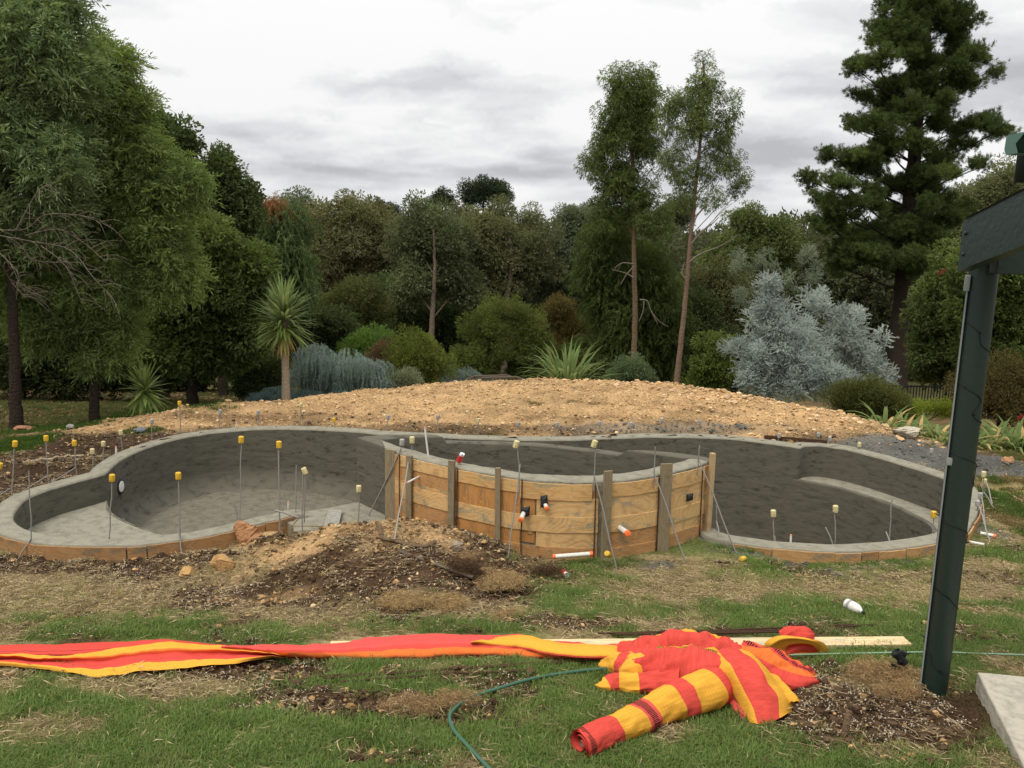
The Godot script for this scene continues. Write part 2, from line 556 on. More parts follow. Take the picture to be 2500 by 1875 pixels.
		rc[k].append(Color(0.45, 0.28, 0.135).lerp(Color(0.55, 0.42, 0.27), rng.randf() * 0.8) * rng.randf_range(0.75, 1.15))
	# crumbs of set concrete on the pool floor, shelf and apron
	var ct := []; var cc := []
	for i in 1500:
		var x := rng.randf_range(-6.0, 5.9)
		var z := -rng.randf_range(9.0, 14.6)
		if not Geometry2D.is_point_in_polygon(Vector2(x, z), pool_in): continue
		var y := floor_y(x)
		if x < -3.4 and z > -11.2 + (x + 5.4) * 0.95: y = -0.4
		var s := 0.004 + 0.012 * pow(rng.randf(), 3.0)
		ct.append(Transform3D(Basis.from_euler(Vector3(rng.randf() * 6, rng.randf() * 6, 0)).scaled(Vector3(s, s * 0.6, s)), Vector3(x, y + s * 0.3, z)))
		cc.append(Color(0.22, 0.21, 0.17) * rng.randf_range(0.5, 1.7))
	tag(multi("concrete_crumbs", stone_mesh(47, 6, 3), M.tint_flat, ct, cc), "small crumbs of set concrete littering the pool floor", "crumbs", "", "stuff")
	# the clay bank and the earth beyond the pool
	for i in 110000:
		var d := rng.randf_range(9.0, 21.0)
		var x := rng.randf_range(-9.0, 8.6)
		var z := -d
		if Geometry2D.is_point_in_polygon(Vector2(x, z), pool_out): continue
		if d < 12.4 and absf(x) < 6.2: continue
		var w := cover(x, z)
		var y := ground_y(x, z) + relief(x, z, w)
		var cl := w[2]
		if rng.randf() < cl * 0.85 + w[0] * 0.4 + w[3] * 0.35:
			var s := 0.005 + 0.036 * pow(rng.randf(), 11.0) + 0.009 * rng.randf()
			var dc := table(CREST, x, 1)
			if cl > 0.6 and absf(d - dc) < 0.7 and rng.randf() < 0.12: s *= 1.7
			if x > 3.5 and d > 14.0: s *= 1.3
			var k := rng.randi() % 3
			rk[k].append(Transform3D(Basis.from_euler(Vector3(rng.randf() * 6, rng.randf() * 6, 0)).scaled(Vector3(s, s * rng.randf_range(0.4, 0.8), s * rng.randf_range(0.7, 1.2))), Vector3(x, y + s * 0.1, z)))
			var c := Color(0.44, 0.28, 0.137).lerp(Color(0.58, 0.44, 0.27), pow(rng.randf(), 2.5)) if rng.randf() < cl + 0.12 else Color(0.1, 0.075, 0.05)
			if w[3] > 0.5: c = Color(0.12, 0.12, 0.11)
			rc[k].append(c * rng.randf_range(0.6, 1.2))
		elif rng.randf() < w[4] * 0.7 + 0.03 + w[0] * 0.25:
			lt.append(Transform3D(Basis.from_euler(Vector3(rng.randf_range(-0.6, 0.6), rng.randf() * 6, rng.randf_range(-0.6, 0.6))).scaled(Vector3.ONE * rng.randf_range(0.6, 1.4)), Vector3(x, y + 0.01, z)))
			lc.append(Color(0.24, 0.13, 0.065).lerp(Color(0.36, 0.26, 0.15), rng.randf()) * rng.randf_range(0.5, 1.2))
		elif rng.randf() < w[5] * 0.8 + w[1] * 0.5:
			var g: float = w[5] / (w[5] + w[1] + 0.001)
			gt[2].append(Transform3D(Basis(Vector3.UP, rng.randf() * TAU).scaled(Vector3(1.7, 1.3, 1.7)), Vector3(x, y, z)))
			gc[2].append(Color(0.24, 0.18, 0.08).lerp(Color(0.065, 0.115, 0.02), g) * rng.randf_range(0.75, 1.2))
	# leaves and thin grass under the trees by the wire fence
	for i in 26000:
		var d := rng.randf_range(13.5, 28.0)
		var x := rng.randf_range(-16.0, -4.0)
		var z := -d
		if x > -9.0 and d < 20.0: continue
		var w := cover(x, z)
		var y := ground_y(x, z) + relief(x, z, w)
		if rng.randf() < w[4] * 0.8 + w[0] * 0.5 + 0.15:
			lt.append(Transform3D(Basis.from_euler(Vector3(rng.randf_range(-0.7, 0.7), rng.randf() * 6, rng.randf_range(-0.7, 0.7))).scaled(Vector3.ONE * rng.randf_range(0.9, 2.0)), Vector3(x, y + 0.015, z)))
			lc.append(Color(0.17, 0.095, 0.05).lerp(Color(0.3, 0.21, 0.12), rng.randf()) * rng.randf_range(0.4, 1.1))
		else:
			gt[2].append(Transform3D(Basis(Vector3.UP, rng.randf() * TAU).scaled(Vector3(2.4, 1.6, 2.4)), Vector3(x, y, z)))
			gc[2].append(Color(0.2, 0.16, 0.07).lerp(Color(0.07, 0.12, 0.03), rng.randf()) * rng.randf_range(0.7, 1.2))
	var names := ["short green and straw-coloured grass blades of the lawn", "longer leaning grass blades mixed through the lawn", "fine sparse grass blades spread over thin lawn"]
	for k in 3:
		var tm := tuft_mesh([30, 24, 34][k], [0.05, 0.062, 0.042][k], 0.0021, [0.7, 1.0, 0.9][k], 5 + k)
		tag(multi("lawn_grass", tm, M.tint_leaf, gt[k], gc[k]), names[k], "grass", "lawn grass", "stuff")
	for k in 2:
		tag(multi("dry_straw", straw_mesh([9, 7][k], [0.085, 0.13][k], 0.0032, 0.35, 21 + k), M.tint_flat, st[k], sc[k]), ["dry straw litter strewn over bare soil", "longer dead stalks strewn over bare soil"][k], "straw", "", "stuff")
	for k in 3:
		tag(multi("clay_rubble", stone_mesh(31 + k, 6, 3), M.tint_flat, rk[k], rc[k]), ["angular yellow clay rubble and dark soil crumbs", "flat broken clay lumps and soil crumbs", "rounded clay nuggets and soil crumbs"][k], "rubble", "", "stuff")
	tag(multi("white_grit", stone_mesh(41, 5, 3), M.tint_flat, pt, pc), "white potting grit scattered in dark soil", "grit", "", "stuff")
	var lm := MB.new()
	var a := lm.p(Vector3(-0.03, 0, 0)); var b := lm.p(Vector3(0, 0.008, 0.013)); var c2 := lm.p(Vector3(0.035, 0.004, 0)); var e := lm.p(Vector3(0, 0.006, -0.013))
	lm.tri(a, b, c2); lm.tri(a, c2, e)
	tag(multi("fallen_leaves", lm.mesh(), M.tint_flat, lt, lc), "brown fallen leaves littering the ground under the trees", "leaves", "", "stuff")
# ---------------------------------------------------------------- pool, spa and formwork
const INNER := [[-5.92, -9.84], [-6.05, -10.18], [-6.11, -10.51], [-6.05, -10.86], [-5.93, -11.15], [-5.79, -11.4], [-5.69, -11.62], [-5.7, -11.78], [-5.77, -12.08], [-5.81, -12.48], [-5.79, -12.95], [-5.69, -13.35], [-5.51, -13.8], [-5.27, -14.12], [-4.99, -14.36], [-4.68, -14.53], [-4.32, -14.63], [-3.94, -14.67], [-3.54, -14.67], [-3.16, -14.62], [-2.54, -14.47], [-2.04, -14.34], [-1.09, -14.21], [-0.62, -14.15], [0.0, -14.09], [0.83, -14.14], [1.31, -14.24], [1.79, -14.35], [2.28, -14.44], [2.77, -14.49], [3.25, -14.5], [3.56, -14.46], [3.88, -14.37], [4.18, -14.22], [4.43, -14.08], [4.62, -13.95], [4.77, -13.82], [4.9, -13.96], [5.17, -14.02], [5.38, -13.89], [5.58, -13.68], [5.75, -13.4], [5.93, -13.03], [6.1, -12.62], [6.22, -12.3], [6.29, -12.0], [6.27, -11.7], [6.12, -11.3], [5.88, -10.88], [5.64, -10.47], [5.42, -10.17], [5.22, -9.88], [4.95, -9.64], [4.65, -9.48], [4.35, -9.37], [4.06, -9.29], [3.79, -9.23], [3.53, -9.21], [3.29, -9.23], [3.05, -9.28], [2.82, -9.36], [2.6, -9.45], [2.45, -9.56], [2.34, -9.86], [2.04, -10.06], [1.73, -10.22], [1.38, -10.38], [1.02, -10.56], [0.65, -10.72], [0.28, -10.84], [-0.3, -10.89], [-0.84, -10.9], [-1.32, -10.88], [-1.69, -10.82], [-1.98, -10.7], [-2.3, -10.4], [-2.55, -10.25], [-2.76, -10.12], [-2.9, -9.97], [-3.05, -9.83], [-3.22, -9.66], [-3.5, -9.37], [-3.76, -9.22], [-4.05, -9.09], [-4.3, -9.05], [-4.6, -9.04], [-4.9, -9.06], [-5.2, -9.16], [-5.5, -9.32], [-5.76, -9.57]]
const SHELF_EDGE := [[-5.7, -11.7], [-5.58, -11.44], [-5.38, -11.12], [-5.08, -10.81], [-4.6, -10.45], [-4.2, -10.24], [-3.75, -9.98], [-3.4, -9.72], [-3.3, -9.58]]
const BENCH_EDGE := [[4.58, -13.985], [4.7, -13.89], [4.82, -13.79], [5.0, -13.67], [5.28, -13.42], [5.49, -13.08], [5.77, -12.52], [5.87, -12.03], [5.92, -11.63], [5.8, -11.2], [5.62, -10.85], [5.46, -10.3]]
const SPA_FRONT := [[-1.53, -10.15], [-1.32, -9.88], [-1.02, -9.59], [-0.67, -9.32], [-0.15, -8.99], [0.23, -8.83], [0.55, -8.77], [0.86, -8.78], [1.2, -8.87], [1.55, -9.05], [1.85, -9.27], [2.14, -9.52], [2.28, -9.66]]
const SPA_INNER := [[-1.64, -10.56], [-1.35, -10.2], [-0.94, -9.83], [-0.69, -9.6], [-0.14, -9.25], [0.25, -9.08], [0.6, -9.03], [0.88, -9.04], [1.2, -9.15], [1.6, -9.38], [1.9, -9.63], [2.08, -9.83]]
const SPA_BACK_IN := [[2.08, -9.83], [1.81, -10.0], [1.36, -10.21], [1.0, -10.4], [0.63, -10.56], [0.27, -10.68], [-0.3, -10.73], [-0.83, -10.75], [-1.3, -10.73], [-1.64, -10.56]]
var spa_arc := []
var spa_px := []
func floor_y(x: float) -> float:
	return lerpf(-0.98, -1.95, smooth(-5.0, 3.0, x))
func v2(a: Array) -> Array:
	var o := []
	for q in a: o.append(Vector2(q[0], q[1]))
	return o
func outline() -> void:
	var c := curve(v2(INNER), 2, true)
	pool_in = PackedVector2Array(c)
	var n := c.size()
	# outward offsets
	for i in n:
		var t: Vector2 = (c[(i + 2) % n] - c[(i - 2 + n) % n]).normalized()
		var o := Vector2(-t.y, t.x)
		if Geometry2D.is_point_in_polygon(c[i] + o * 0.06, pool_in): o = -o
		pool_out.append(c[i] + o * 0.25)
		pool_mid.append(c[i] + o * 0.12)
	for i in pool_out.size():        # the outward line of a hollow bend may fold over itself
		if Geometry2D.is_point_in_polygon(pool_out[i], pool_in): pool_out[i] = pool_mid[i]
	# the ground under the spa is cut away with the pool
	spa_arc = curve(v2(SPA_FRONT), 4)
func build_pool() -> void:
	var t := thing("pool_shell", "freeform grey sprayed-concrete pool shell, unfilled", "swimming pool", Vector3(0, -1.0, -12.0))
	var n := pool_in.size()
	var rim := MB.new()
	var wall := MB.new()
	var rr := []; var wr := []
	for i in n + 1:
		var k := i % n
		var a := pool_in[k]; var b := pool_out[k]
		var j := noise_b.get_noise_2d(a.x * 6.0, a.y * 6.0) * 0.01
		var o := (b - a)
		var row := []
		var near_spa: bool = a.y > -11.0 and a.x > -2.1 and a.x < 2.4
		var top := -0.13 if near_spa else 0.0
		if a.y > -11 and a.x > -2.8 and a.x < -2.0: top = lerpf(0.0, -0.13, smooth(-2.7, -2.3, a.x))
		for s in [[1.0, -0.5], [1.0, -0.06], [0.97, -0.008], [0.9, 0.0], [0.7, 0.0], [0.5, 0.004], [0.3, 0.004], [0.1, 0.0], [0.03, -0.008], [0.0, -0.03]]:
			var q: Vector2 = a + o * s[0] * (1.0 + j * 2.0)
			row.append(Vector3(q.x, top + s[1] + j + 0.004 * noise_c.get_noise_2d(q.x * 25.0, q.y * 25.0), q.y))
		rr.append(row)
		var wrow := []
		var cove := 0.3
		var fl := floor_y(a.x) + cove
		for s in 14:
			var y := lerpf(top - 0.03, fl, s / 13.0)
			var push := 0.012 * noise_c.get_noise_3d(a.x * 5.0, y * 9.0, a.y * 5.0) + (j if s == 0 else 0.0)
			var q := a + o.normalized() * push if s > 0 else a
			wrow.append(Vector3(q.x, y + (j if s == 0 else 0.0), q.y))
		for s in 8:
			var th := (s + 1) / 8.0 * PI * 0.5
			var q := a - o.normalized() * cove * (1.0 - cos(th))
			wrow.append(Vector3(q.x, fl - cove * sin(th) + 0.004, q.y))
		var dip := a - o.normalized() * cove * 1.25
		wrow.append(Vector3(dip.x, fl - cove - 0.03, dip.y))
		wr.append(wrow)
	rim.sheet(rr)
	wall.sheet(wr)
	wpart("bond_beam", rim.mesh(), M.concrete, t)
	wpart("wall", wall.mesh(), M.wet_concrete, t)
	# floor with a coved edge
	var fb := MB.new()
	var st := 0.11
	var ids := {}
	var seg := pool_in
	for ix in range(-60, 62):
		for iz in range(-140, -79):
			var q := Vector2(ix * st, iz * st)
			var inside := Geometry2D.is_point_in_polygon(q, pool_in)
			var dm := 99.0
			for k in n:
				var a := seg[k]; var b := seg[(k + 1) % n]
				if absf(a.x - q.x) > 0.8 or absf(a.y - q.y) > 0.8: continue
				dm = minf(dm, Geometry2D.get_closest_point_to_segment(q, a, b).distance_squared_to(q))
			if not inside and dm > 0.03: continue
			var y := floor_y(q.x) + 0.012 * noise_b.get_noise_2d(q.x * 5.0, q.y * 5.0) * smooth(0.1, 0.5, sqrt(dm))
			ids[Vector2i(ix, iz)] = fb.p(Vector3(q.x, y, q.y))
	for k in ids:
		var b = ids.get(k + Vector2i(1, 0)); var c = ids.get(k + Vector2i(1, 1)); var d2 = ids.get(k + Vector2i(0, 1))
		if b != null and c != null and d2 != null: fb.quad(ids[k], b, c, d2)
	wpart("pool_floor", fb.mesh(), M.floor_concrete, t)
	# shallow shelf and bench: flat tops with a rounded step down
	ledge(t, "shallow_shelf", SHELF_EDGE, -0.4, Vector2(-5.3, -10.0))
	ledge(t, "bench", BENCH_EDGE, -0.55, Vector2(6.1, -12.3))
	# white light niche in the far wall
	var mb := MB.new()
	var at := Transform3D(Basis(Vector3(0, 0, -1), Vector3(1, 0, 0), Vector3(0, -1, 0)) , Vector3(-5.775, -0.39, -12.3))
	mb.lathe([Vector2(0.0, 0.015), Vector2(0.07, 0.014), Vector2(0.082, 0.008), Vector2(0.085, 0.0), Vector2(0.085, -0.05)], 20, at)
	wpart("pool_light", mb.mesh(), mat(Color(0.62, 0.6, 0.56), 0.6), t)
	mb = MB.new()
	mb.lathe([Vector2(0.085, 0.004), Vector2(0.112, 0.002), Vector2(0.115, -0.05)], 20, at)
	wpart("light_niche", mb.mesh(), mat(Color(0.03, 0.03, 0.03)), t)
	# flat apron between the skimmer box and the spa, and the skimmer box itself
	mb = MB.new()
	var poly := PackedVector2Array([Vector2(-2.72, -9.9), Vector2(-2.56, -9.72), Vector2(-2.5, -9.52), Vector2(-2.0, -9.5), Vector2(-1.42, -9.6), Vector2(-1.45, -10.2), Vector2(-1.9, -10.72), Vector2(-2.3, -10.4), Vector2(-2.55, -10.25)])
	prism(mb, poly, -0.06, -0.5)
	wpart("skimmer_apron", mb.mesh(), M.concrete, t)
func prism(mb: MB, poly: PackedVector2Array, y1: float, y0: float) -> void:
	var tri := Geometry2D.triangulate_polygon(poly)
	for k in range(0, tri.size(), 3):
		mb.tri(mb.p(Vector3(poly[tri[k]].x, y1, poly[tri[k]].y)), mb.p(Vector3(poly[tri[k + 1]].x, y1, poly[tri[k + 1]].y)), mb.p(Vector3(poly[tri[k + 2]].x, y1, poly[tri[k + 2]].y)))
	for k in poly.size():
		var a := poly[k]; var b := poly[(k + 1) % poly.size()]
		mb.quad(mb.p(Vector3(a.x, y1, a.y)), mb.p(Vector3(b.x, y1, b.y)), mb.p(Vector3(b.x, y0, b.y)), mb.p(Vector3(a.x, y0, a.y)))
func ledge(t: Node3D, called: String, edge: Array, y: float, side: Vector2) -> void:
	var e := curve(v2(edge), 4)
	# the stretch of the pool outline that lies beyond the edge
	var first: Vector2 = e[0]; var last: Vector2 = e[-1]
	var n := pool_in.size()
	var near := func(p: Vector2) -> int:
		var best := 0
		for i in n:
			if pool_in[i].distance_squared_to(p) < pool_in[best].distance_squared_to(p): best = i
		return best
	var a: int = near.call(last); var b: int = near.call(first)
	var way := []
	for dir in [1, -1]:
		var w := []
		var i := a
		while i != b:
			w.append(pool_mid[i]); i = (i + dir + n) % n
		w.append(pool_mid[b])
		if way.is_empty() or w.size() < way.size(): way = w
	var poly := PackedVector2Array(e)
	poly.append_array(PackedVector2Array(way))
	var mb := MB.new()
	var st := 0.06
	var lo := poly[0]; var hi := poly[0]
	for q in poly: lo = lo.min(q); hi = hi.max(q)
	var tri := Geometry2D.triangulate_polygon(poly)
	for k in range(0, tri.size(), 3):
		var id := []
		for m in 3:
			var q := poly[tri[k + m]]
			id.append(mb.p(Vector3(q.x, y, q.y)))
		mb.tri(id[0], id[1], id[2])
	wpart(called, mb.mesh(), M.concrete, t)
	mb = MB.new()
	var rows := []
	for i in e.size():
		var q: Vector2 = e[i]
		var tg: Vector2 = (e[mini(i + 1, e.size() - 1)] - e[maxi(i - 1, 0)]).normalized()
		var o := Vector2(-tg.y, tg.x)
		if (Vector2(side.x * 0.45, -12.0) - q).dot(o) < 0: o = -o
		var row := []
		for s in [[-0.03, 0.003], [0.0, 0.0], [0.018, -0.008], [0.026, -0.03], [0.026, -0.2], [0.026, -0.5], [0.03, floor_y(q.x) + 0.1 - y]]:
			var tap := smooth(0.0, 7.0, i)
			row.append(Vector3(q.x + o.x * s[0] * tap, y + s[1] + 0.003 * noise_c.get_noise_2d(q.x * 12.0, s[1] * 30.0), q.y + o.y * s[0] * tap))
		rows.append(row)
	mb.sheet(rows)
	wpart(called + "_riser", mb.mesh(), M.wet_concrete, t)
func build_spa() -> void:
	var t := thing("spa_shell", "raised crescent spa of rough dark concrete with a spillway", "spa", Vector3(0.3, -0.2, -9.8))
	var out := curve(v2(SPA_FRONT), 4)
	var inn := curve(v2(SPA_INNER), 4)
	var bin := curve(v2(SPA_BACK_IN), 4)
	var bout := []
	for q in [[2.28, -9.66], [2.36, -9.86], [2.06, -10.06], [1.74, -10.22], [1.39, -10.38], [1.02, -10.56], [0.65, -10.71], [0.28, -10.83], [-0.3, -10.88], [-0.84, -10.89], [-1.32, -10.87], [-1.69, -10.81], [-1.97, -10.68]]: bout.append(Vector2(q[0], q[1]))
	bout = curve(bout, 4)
	var rim := MB.new()
	var at := func(l: Array, f: float) -> Vector2:
		var g := f * (l.size() - 1)
		var i := mini(int(g), l.size() - 2)
		return l[i].lerp(l[i + 1], g - i)
	var rows := []
	for i in 61:
		var f := i / 60.0
		var a: Vector2 = at.call(out, f); var b: Vector2 = at.call(inn, f)
		var row := []
		for s in [[0.0, -0.85], [0.0, -0.02], [0.06, 0.0], [0.3, 0.006], [0.6, 0.006], [0.92, 0.0], [1.0, -0.02], [1.0, -0.25], [1.0, -0.5], [0.97, -0.75], [0.8, -0.95]]:
			var q := a.lerp(b, s[0])
			row.append(Vector3(q.x, 0.8 + s[1] + 0.012 * noise_b.get_noise_2d(q.x * 8.0, q.y * 8.0 + s[1] * 7.0), q.y + 0.015 * noise_c.get_noise_2d(q.x * 7.0, s[1] * 12.0)))
		rows.append(row)
	rim.sheet(rows)
	wpart("front_wall", rim.mesh(), M.concrete, t)
	var back := MB.new()
	rows = []
	for i in 81:
		var f := i / 80.0
		var a: Vector2 = at.call(bout, f); var b: Vector2 = at.call(bin, f)
		var low := 0.075 * smooth(1.37, 1.33, b.x) * smooth(-0.86, -0.82, b.x)
		var row := []
		for s in [[0.0, -1.9], [0.0, -0.5], [0.0, -0.02], [0.06, 0.0], [0.5, 0.004], [0.94, 0.0], [1.0, -0.02], [1.0, -0.25], [1.0, -0.5], [1.05, -0.75], [1.4, -0.95]]:
			var q := a.lerp(b, s[0])
			row.append(Vector3(q.x, 0.8 - low + s[1] + 0.006 * noise_b.get_noise_2d(q.x * 8.0, q.y * 8.0 + s[1] * 7.0), q.y + 0.015 * noise_c.get_noise_2d(q.x * 7.0, s[1] * 12.0)))
		rows.append(row)
	back.sheet(rows)
	wpart("back_wall", back.mesh(), M.wet_concrete, t)
	var lw := MB.new()
	rows = []
	for i in 9:
		var f := i / 8.0
		var a := Vector2(-1.97, -10.68).lerp(Vector2(-1.53, -10.15), f); var b := Vector2(-1.64, -10.56)
		if f > 0.5: b = b.lerp(Vector2(-1.6, -10.5), 0.2)
		var row := []
		for s in [[1.0, -0.6], [1.0, -0.02], [0.9, 0.0], [0.5, 0.005], [0.08, 0.0], [0.0, -0.02], [0.0, -0.3], [0.0, -0.6], [0.0, -1.2]]:
			var q := a.lerp(b, s[0])
			row.append(Vector3(q.x, 0.803 + s[1] + 0.01 * noise_b.get_noise_2d(q.x * 8.0, q.y * 8.0 + s[1] * 7.0), q.y))
		rows.append(row)
	lw.sheet(rows)
	wpart("end_wall", lw.mesh(), M.wet_concrete, t)
	var fl := MB.new()
	var poly := PackedVector2Array(inn)
	poly.append_array(PackedVector2Array(bin.slice(1, -1)))
	prism(fl, poly, -0.01, -0.2)
	wpart("spa_floor", fl.mesh(), M.wet_concrete, t)

# a strip of plywood bent along a line, from height y0 to y1, standing "off" metres before it
func strip(line: Array, y0: float, y1: float, off: float, thick: float, wobble := 0.0, sd := 0) -> ArrayMesh:
	var rows := []; var uvs := []
	var along := float(sd) * 0.37
	for i in line.size():
		var tg: Vector2 = (line[mini(i + 1, line.size() - 1)] - line[maxi(i - 1, 0)]).normalized()
		var o := Vector2(-tg.y, tg.x)
		if o.y < 0 and absf(o.y) > 0.05: o = -o
		if i > 0: along += line[i].distance_to(line[i - 1])
		var w := wobble * noise_b.get_noise_1d(along * 9.0 + sd * 31.0)
		var a: Vector2 = line[i] + o * off; var b: Vector2 = line[i] + o * (off + thick)
		rows.append([Vector3(a.x, y1 + w, a.y), Vector3(b.x, y1 + w - 0.001, b.y), Vector3(b.x, y1 + w - 0.001, b.y), Vector3(b.x, y0 + w + 0.001, b.y), Vector3(b.x, y0 + w + 0.001, b.y), Vector3(a.x, y0 + w, a.y)])
		uvs.append([Vector2(along, y1 + thick), Vector2(along, y1), Vector2(along, y1), Vector2(along, y0), Vector2(along, y0), Vector2(along, y0 - thick)])
	var mb := MB.new()
	# split the corner rows so that the edges stay crisp
	for pair in [[0, 1], [2, 3], [4, 5]]:
		var r := []; var u := []
		for i in rows.size():
			r.append([rows[i][pair[0]], rows[i][pair[1]]]); u.append([uvs[i][pair[0]], uvs[i][pair[1]]])
		mb.sheet(r, u)
	for i in [0, rows.size() - 1]:
		var q: Array = rows[i]
		mb.quad(mb.p(q[0], uvs[i][0]), mb.p(q[1], uvs[i][1]), mb.p(q[3], uvs[i][3]), mb.p(q[5], uvs[i][5]))
	return mb.mesh()
# the stretch of the spa's front line between two photo columns
func spa_line(x0: float, x1: float) -> Array:
	var fine := []
	for i in spa_arc.size() - 1:
		for s in 6: fine.append(spa_arc[i].lerp(spa_arc[i + 1], s / 6.0))
	fine.append(spa_arc[-1])
	var out := []
	for q in fine:
		var p: Vector3 = lens.inverse() * (Vector3(q.x, 0.4, q.y) - EYE)
		var px := 1250.0 - p.x / p.z * F
		if px >= x0 and px <= x1: out.append(q)
	return out
func build_formwork() -> void:
	var t := thing("spa_formwork", "curved plywood formwork wall with timber posts around the spa", "formwork", Vector3(0.4, 0, -8.75))
	# x from, x to (photo columns), y bottom, y top, layer, tint
	var strips := [
		[945, 1108, 0.5, 0.77, 0, 3], [945, 1100, 0.3, 0.5, 0, 1], [945, 1106, -0.1, 0.3, 0, 3],
		[978, 1104, 0.655, 0.785, 1, 0], [978, 1104, 0.27, 0.45, 1, 0],
		[1104, 1272, 0.4, 0.7, 0, 2], [1104, 1272, 0.05, 0.28, 0, 2], [1112, 1270, 0.645, 0.78, 1, 1], [1112, 1276, 0.235, 0.41, 1, 0], [1290, 1302, 0.2, 0.26, 1, 0], [1212, 1330, -0.06, 0.075, 1, 3],
		[1272, 1308, 0.1, 0.6, 0, 2], [1268, 1445, 0.595, 0.775, 2, 1], [1308, 1460, 0.4, 0.61, 1, 0], [1274, 1460, 0.24, 0.415, 2, 0], [1308, 1460, 0.055, 0.26, 1, 0], [1318, 1460, -0.06, 0.075, 2, 3], [1445, 1460, 0.6, 0.77, 0, 3],
		[1468, 1606, 0.625, 0.775, 2, 1], [1466, 1606, 0.4, 0.64, 1, 0], [1466, 1606, 0.235, 0.405, 2, 0], [1466, 1606, 0.05, 0.245, 1, 3], [1470, 1600, -0.06, 0.06, 2, 3],
		[1618, 1712, 0.61, 0.775, 2, 0], [1616, 1712, 0.36, 0.625, 1, 0], [1616, 1714, 0.21, 0.37, 2, 0], [1616, 1714, 0.08, 0.22, 1, 0], [1616, 1712, -0.08, 0.09, 2, 3],
		[1712, 1745, 0.5, 0.77, 0, 3], [1712, 1745, 0.2, 0.5, 0, 1], [1712, 1745, -0.1, 0.2, 0, 3],
	]
	var k := 0
	for s in strips:
		var l := spa_line(s[0], s[1])
		if l.size() < 2: continue
		wpart("plywood_strip", strip(l, s[2], s[3], 0.004 + 0.011 * s[4], 0.01, 0.006, k), M.ply[s[5]], t)
		k += 1
	# posts: photo column, width, depth, bottom, top, tint, turn, thrown forward
	for q in [[958, 0.15, 0.02, -0.3, 0.815, 0, 0.5, 0.03], [1006, 0.075, 0.045, -0.25, 0.83, 0, 0.45, 0.04], [1108, 0.075, 0.045, -0.25, 0.89, 0, 0.4, 0.045], [1221, 0.058, 0.04, -0.2, 0.9, 0, 0.25, 0.05], [1470, 0.1, 0.03, -0.2, 0.93, 0, -0.5, 0.06], [1616, 0.14, 0.022, -0.2, 0.93, 0, -0.25, 0.055], [1731, 0.055, 0.06, -0.2, 0.93, 1, -0.3, 0.06]]:
		var l := spa_line(q[0] - 6, q[0] + 6)
		if l.is_empty(): l = [spa_arc[0] if q[0] < 1000 else spa_arc[-1]]
		var c: Vector2 = l[l.size() / 2]
		var i := 0
		var mb := MB.new()
		var o: Vector2 = Vector2(-sin(q[6]), cos(q[6])) * (q[7] + q[2] * 0.5)
		mb.box(Transform3D(Basis(Vector3.UP, -q[6] * 0.9).rotated(Vector3(0, 0, 1), rng.randf_range(-0.012, 0.012)), Vector3(c.x + o.x, (q[3] + q[4]) * 0.5, c.y + o.y)), Vector3(q[1], q[4] - q[3], q[2]), 0.004, 1.0, Vector2(rng.randf() * 5, rng.randf() * 5))
		wpart("timber_post", mb.mesh(), M.post[q[5]], t)
	# rusty bars held against the plywood
	for x in [983, 1120, 1274, 1447, 1597, 1703, 1718]:
		var l := spa_line(x - 5, x + 5)
		if l.is_empty(): continue
		var c: Vector2 = l[l.size() / 2]
		var nrm := (c - Vector2(0.35, -10.6)).normalized() * 0.045
		var mb := MB.new()
		mb.tube([Vector3(c.x + nrm.x, -0.1, c.y + nrm.y), Vector3(c.x + nrm.x, 0.4, c.y + nrm.y), Vector3(c.x + nrm.x * 0.9, 0.8, c.y + nrm.y * 0.9)], [0.007], 6)
		wpart("tie_bar", mb.mesh(), M.rust, t)
	# plywood edging of the two near rims
	var left := thing("edge_formwork", "low curved plywood edging under the near rim of the shallow lobe", "formwork", Vector3(-4.3, -0.1, -8.8), "plywood edging of the rim")
	rim_boards(left, [[-6.2, -5.0], [-5.0, -4.12], [-4.12, -3.93], [-3.93, -3.1], [-3.1, -2.88], [-2.88, -2.6]], [2, 2, 3, 3, 3, 3], -8.4, -10.3, -1.0)
	var right := thing("edge_formwork", "low plywood edging under the near rim of the deep lobe", "formwork", Vector3(4.0, -0.1, -9.1), "plywood edging of the rim")
	rim_boards(right, [[2.5, 2.9], [2.9, 3.55], [3.55, 3.85], [3.85, 4.05], [4.05, 4.4], [4.4, 4.95], [4.95, 5.6], [5.6, 6.15]], [3, 1, 1, 3, 1, 1, 1, 3], -8.4, -11.4, 1.0)
func rim_boards(t: Node3D, cuts: Array, tints: Array, z0: float, z1: float, side: float) -> void:
	var line := []
	for i in pool_out.size():
		var q := pool_out[i]
		if q.y < z0 and q.y > z1 and ((side < 0 and q.x < -2.58) or (side > 0 and q.x > 2.48)):
			line.append(q)
	line.sort_custom(func(a, b): return a.x < b.x)
	line = line.filter(func(q): return q.y > -10.2 or side > 0)
	var fine := []
	for i in line.size() - 1:
		for s in 24: fine.append(line[i].lerp(line[i + 1], s / 24.0))
	fine.append(line[-1])
	for k in cuts.size():
		var l := fine.filter(func(q): return q.x >= cuts[k][0] + 0.004 and q.x <= cuts[k][1])
		if l.size() < 2: continue
		wpart("board", strip(l, -0.34, -0.012 + 0.012 * (k % 2) - 0.01, 0.006 + 0.006 * (k % 2), 0.017, 0.006, k + 40), M.edge_ply[1 if tints[k] == 1 else 0], t)

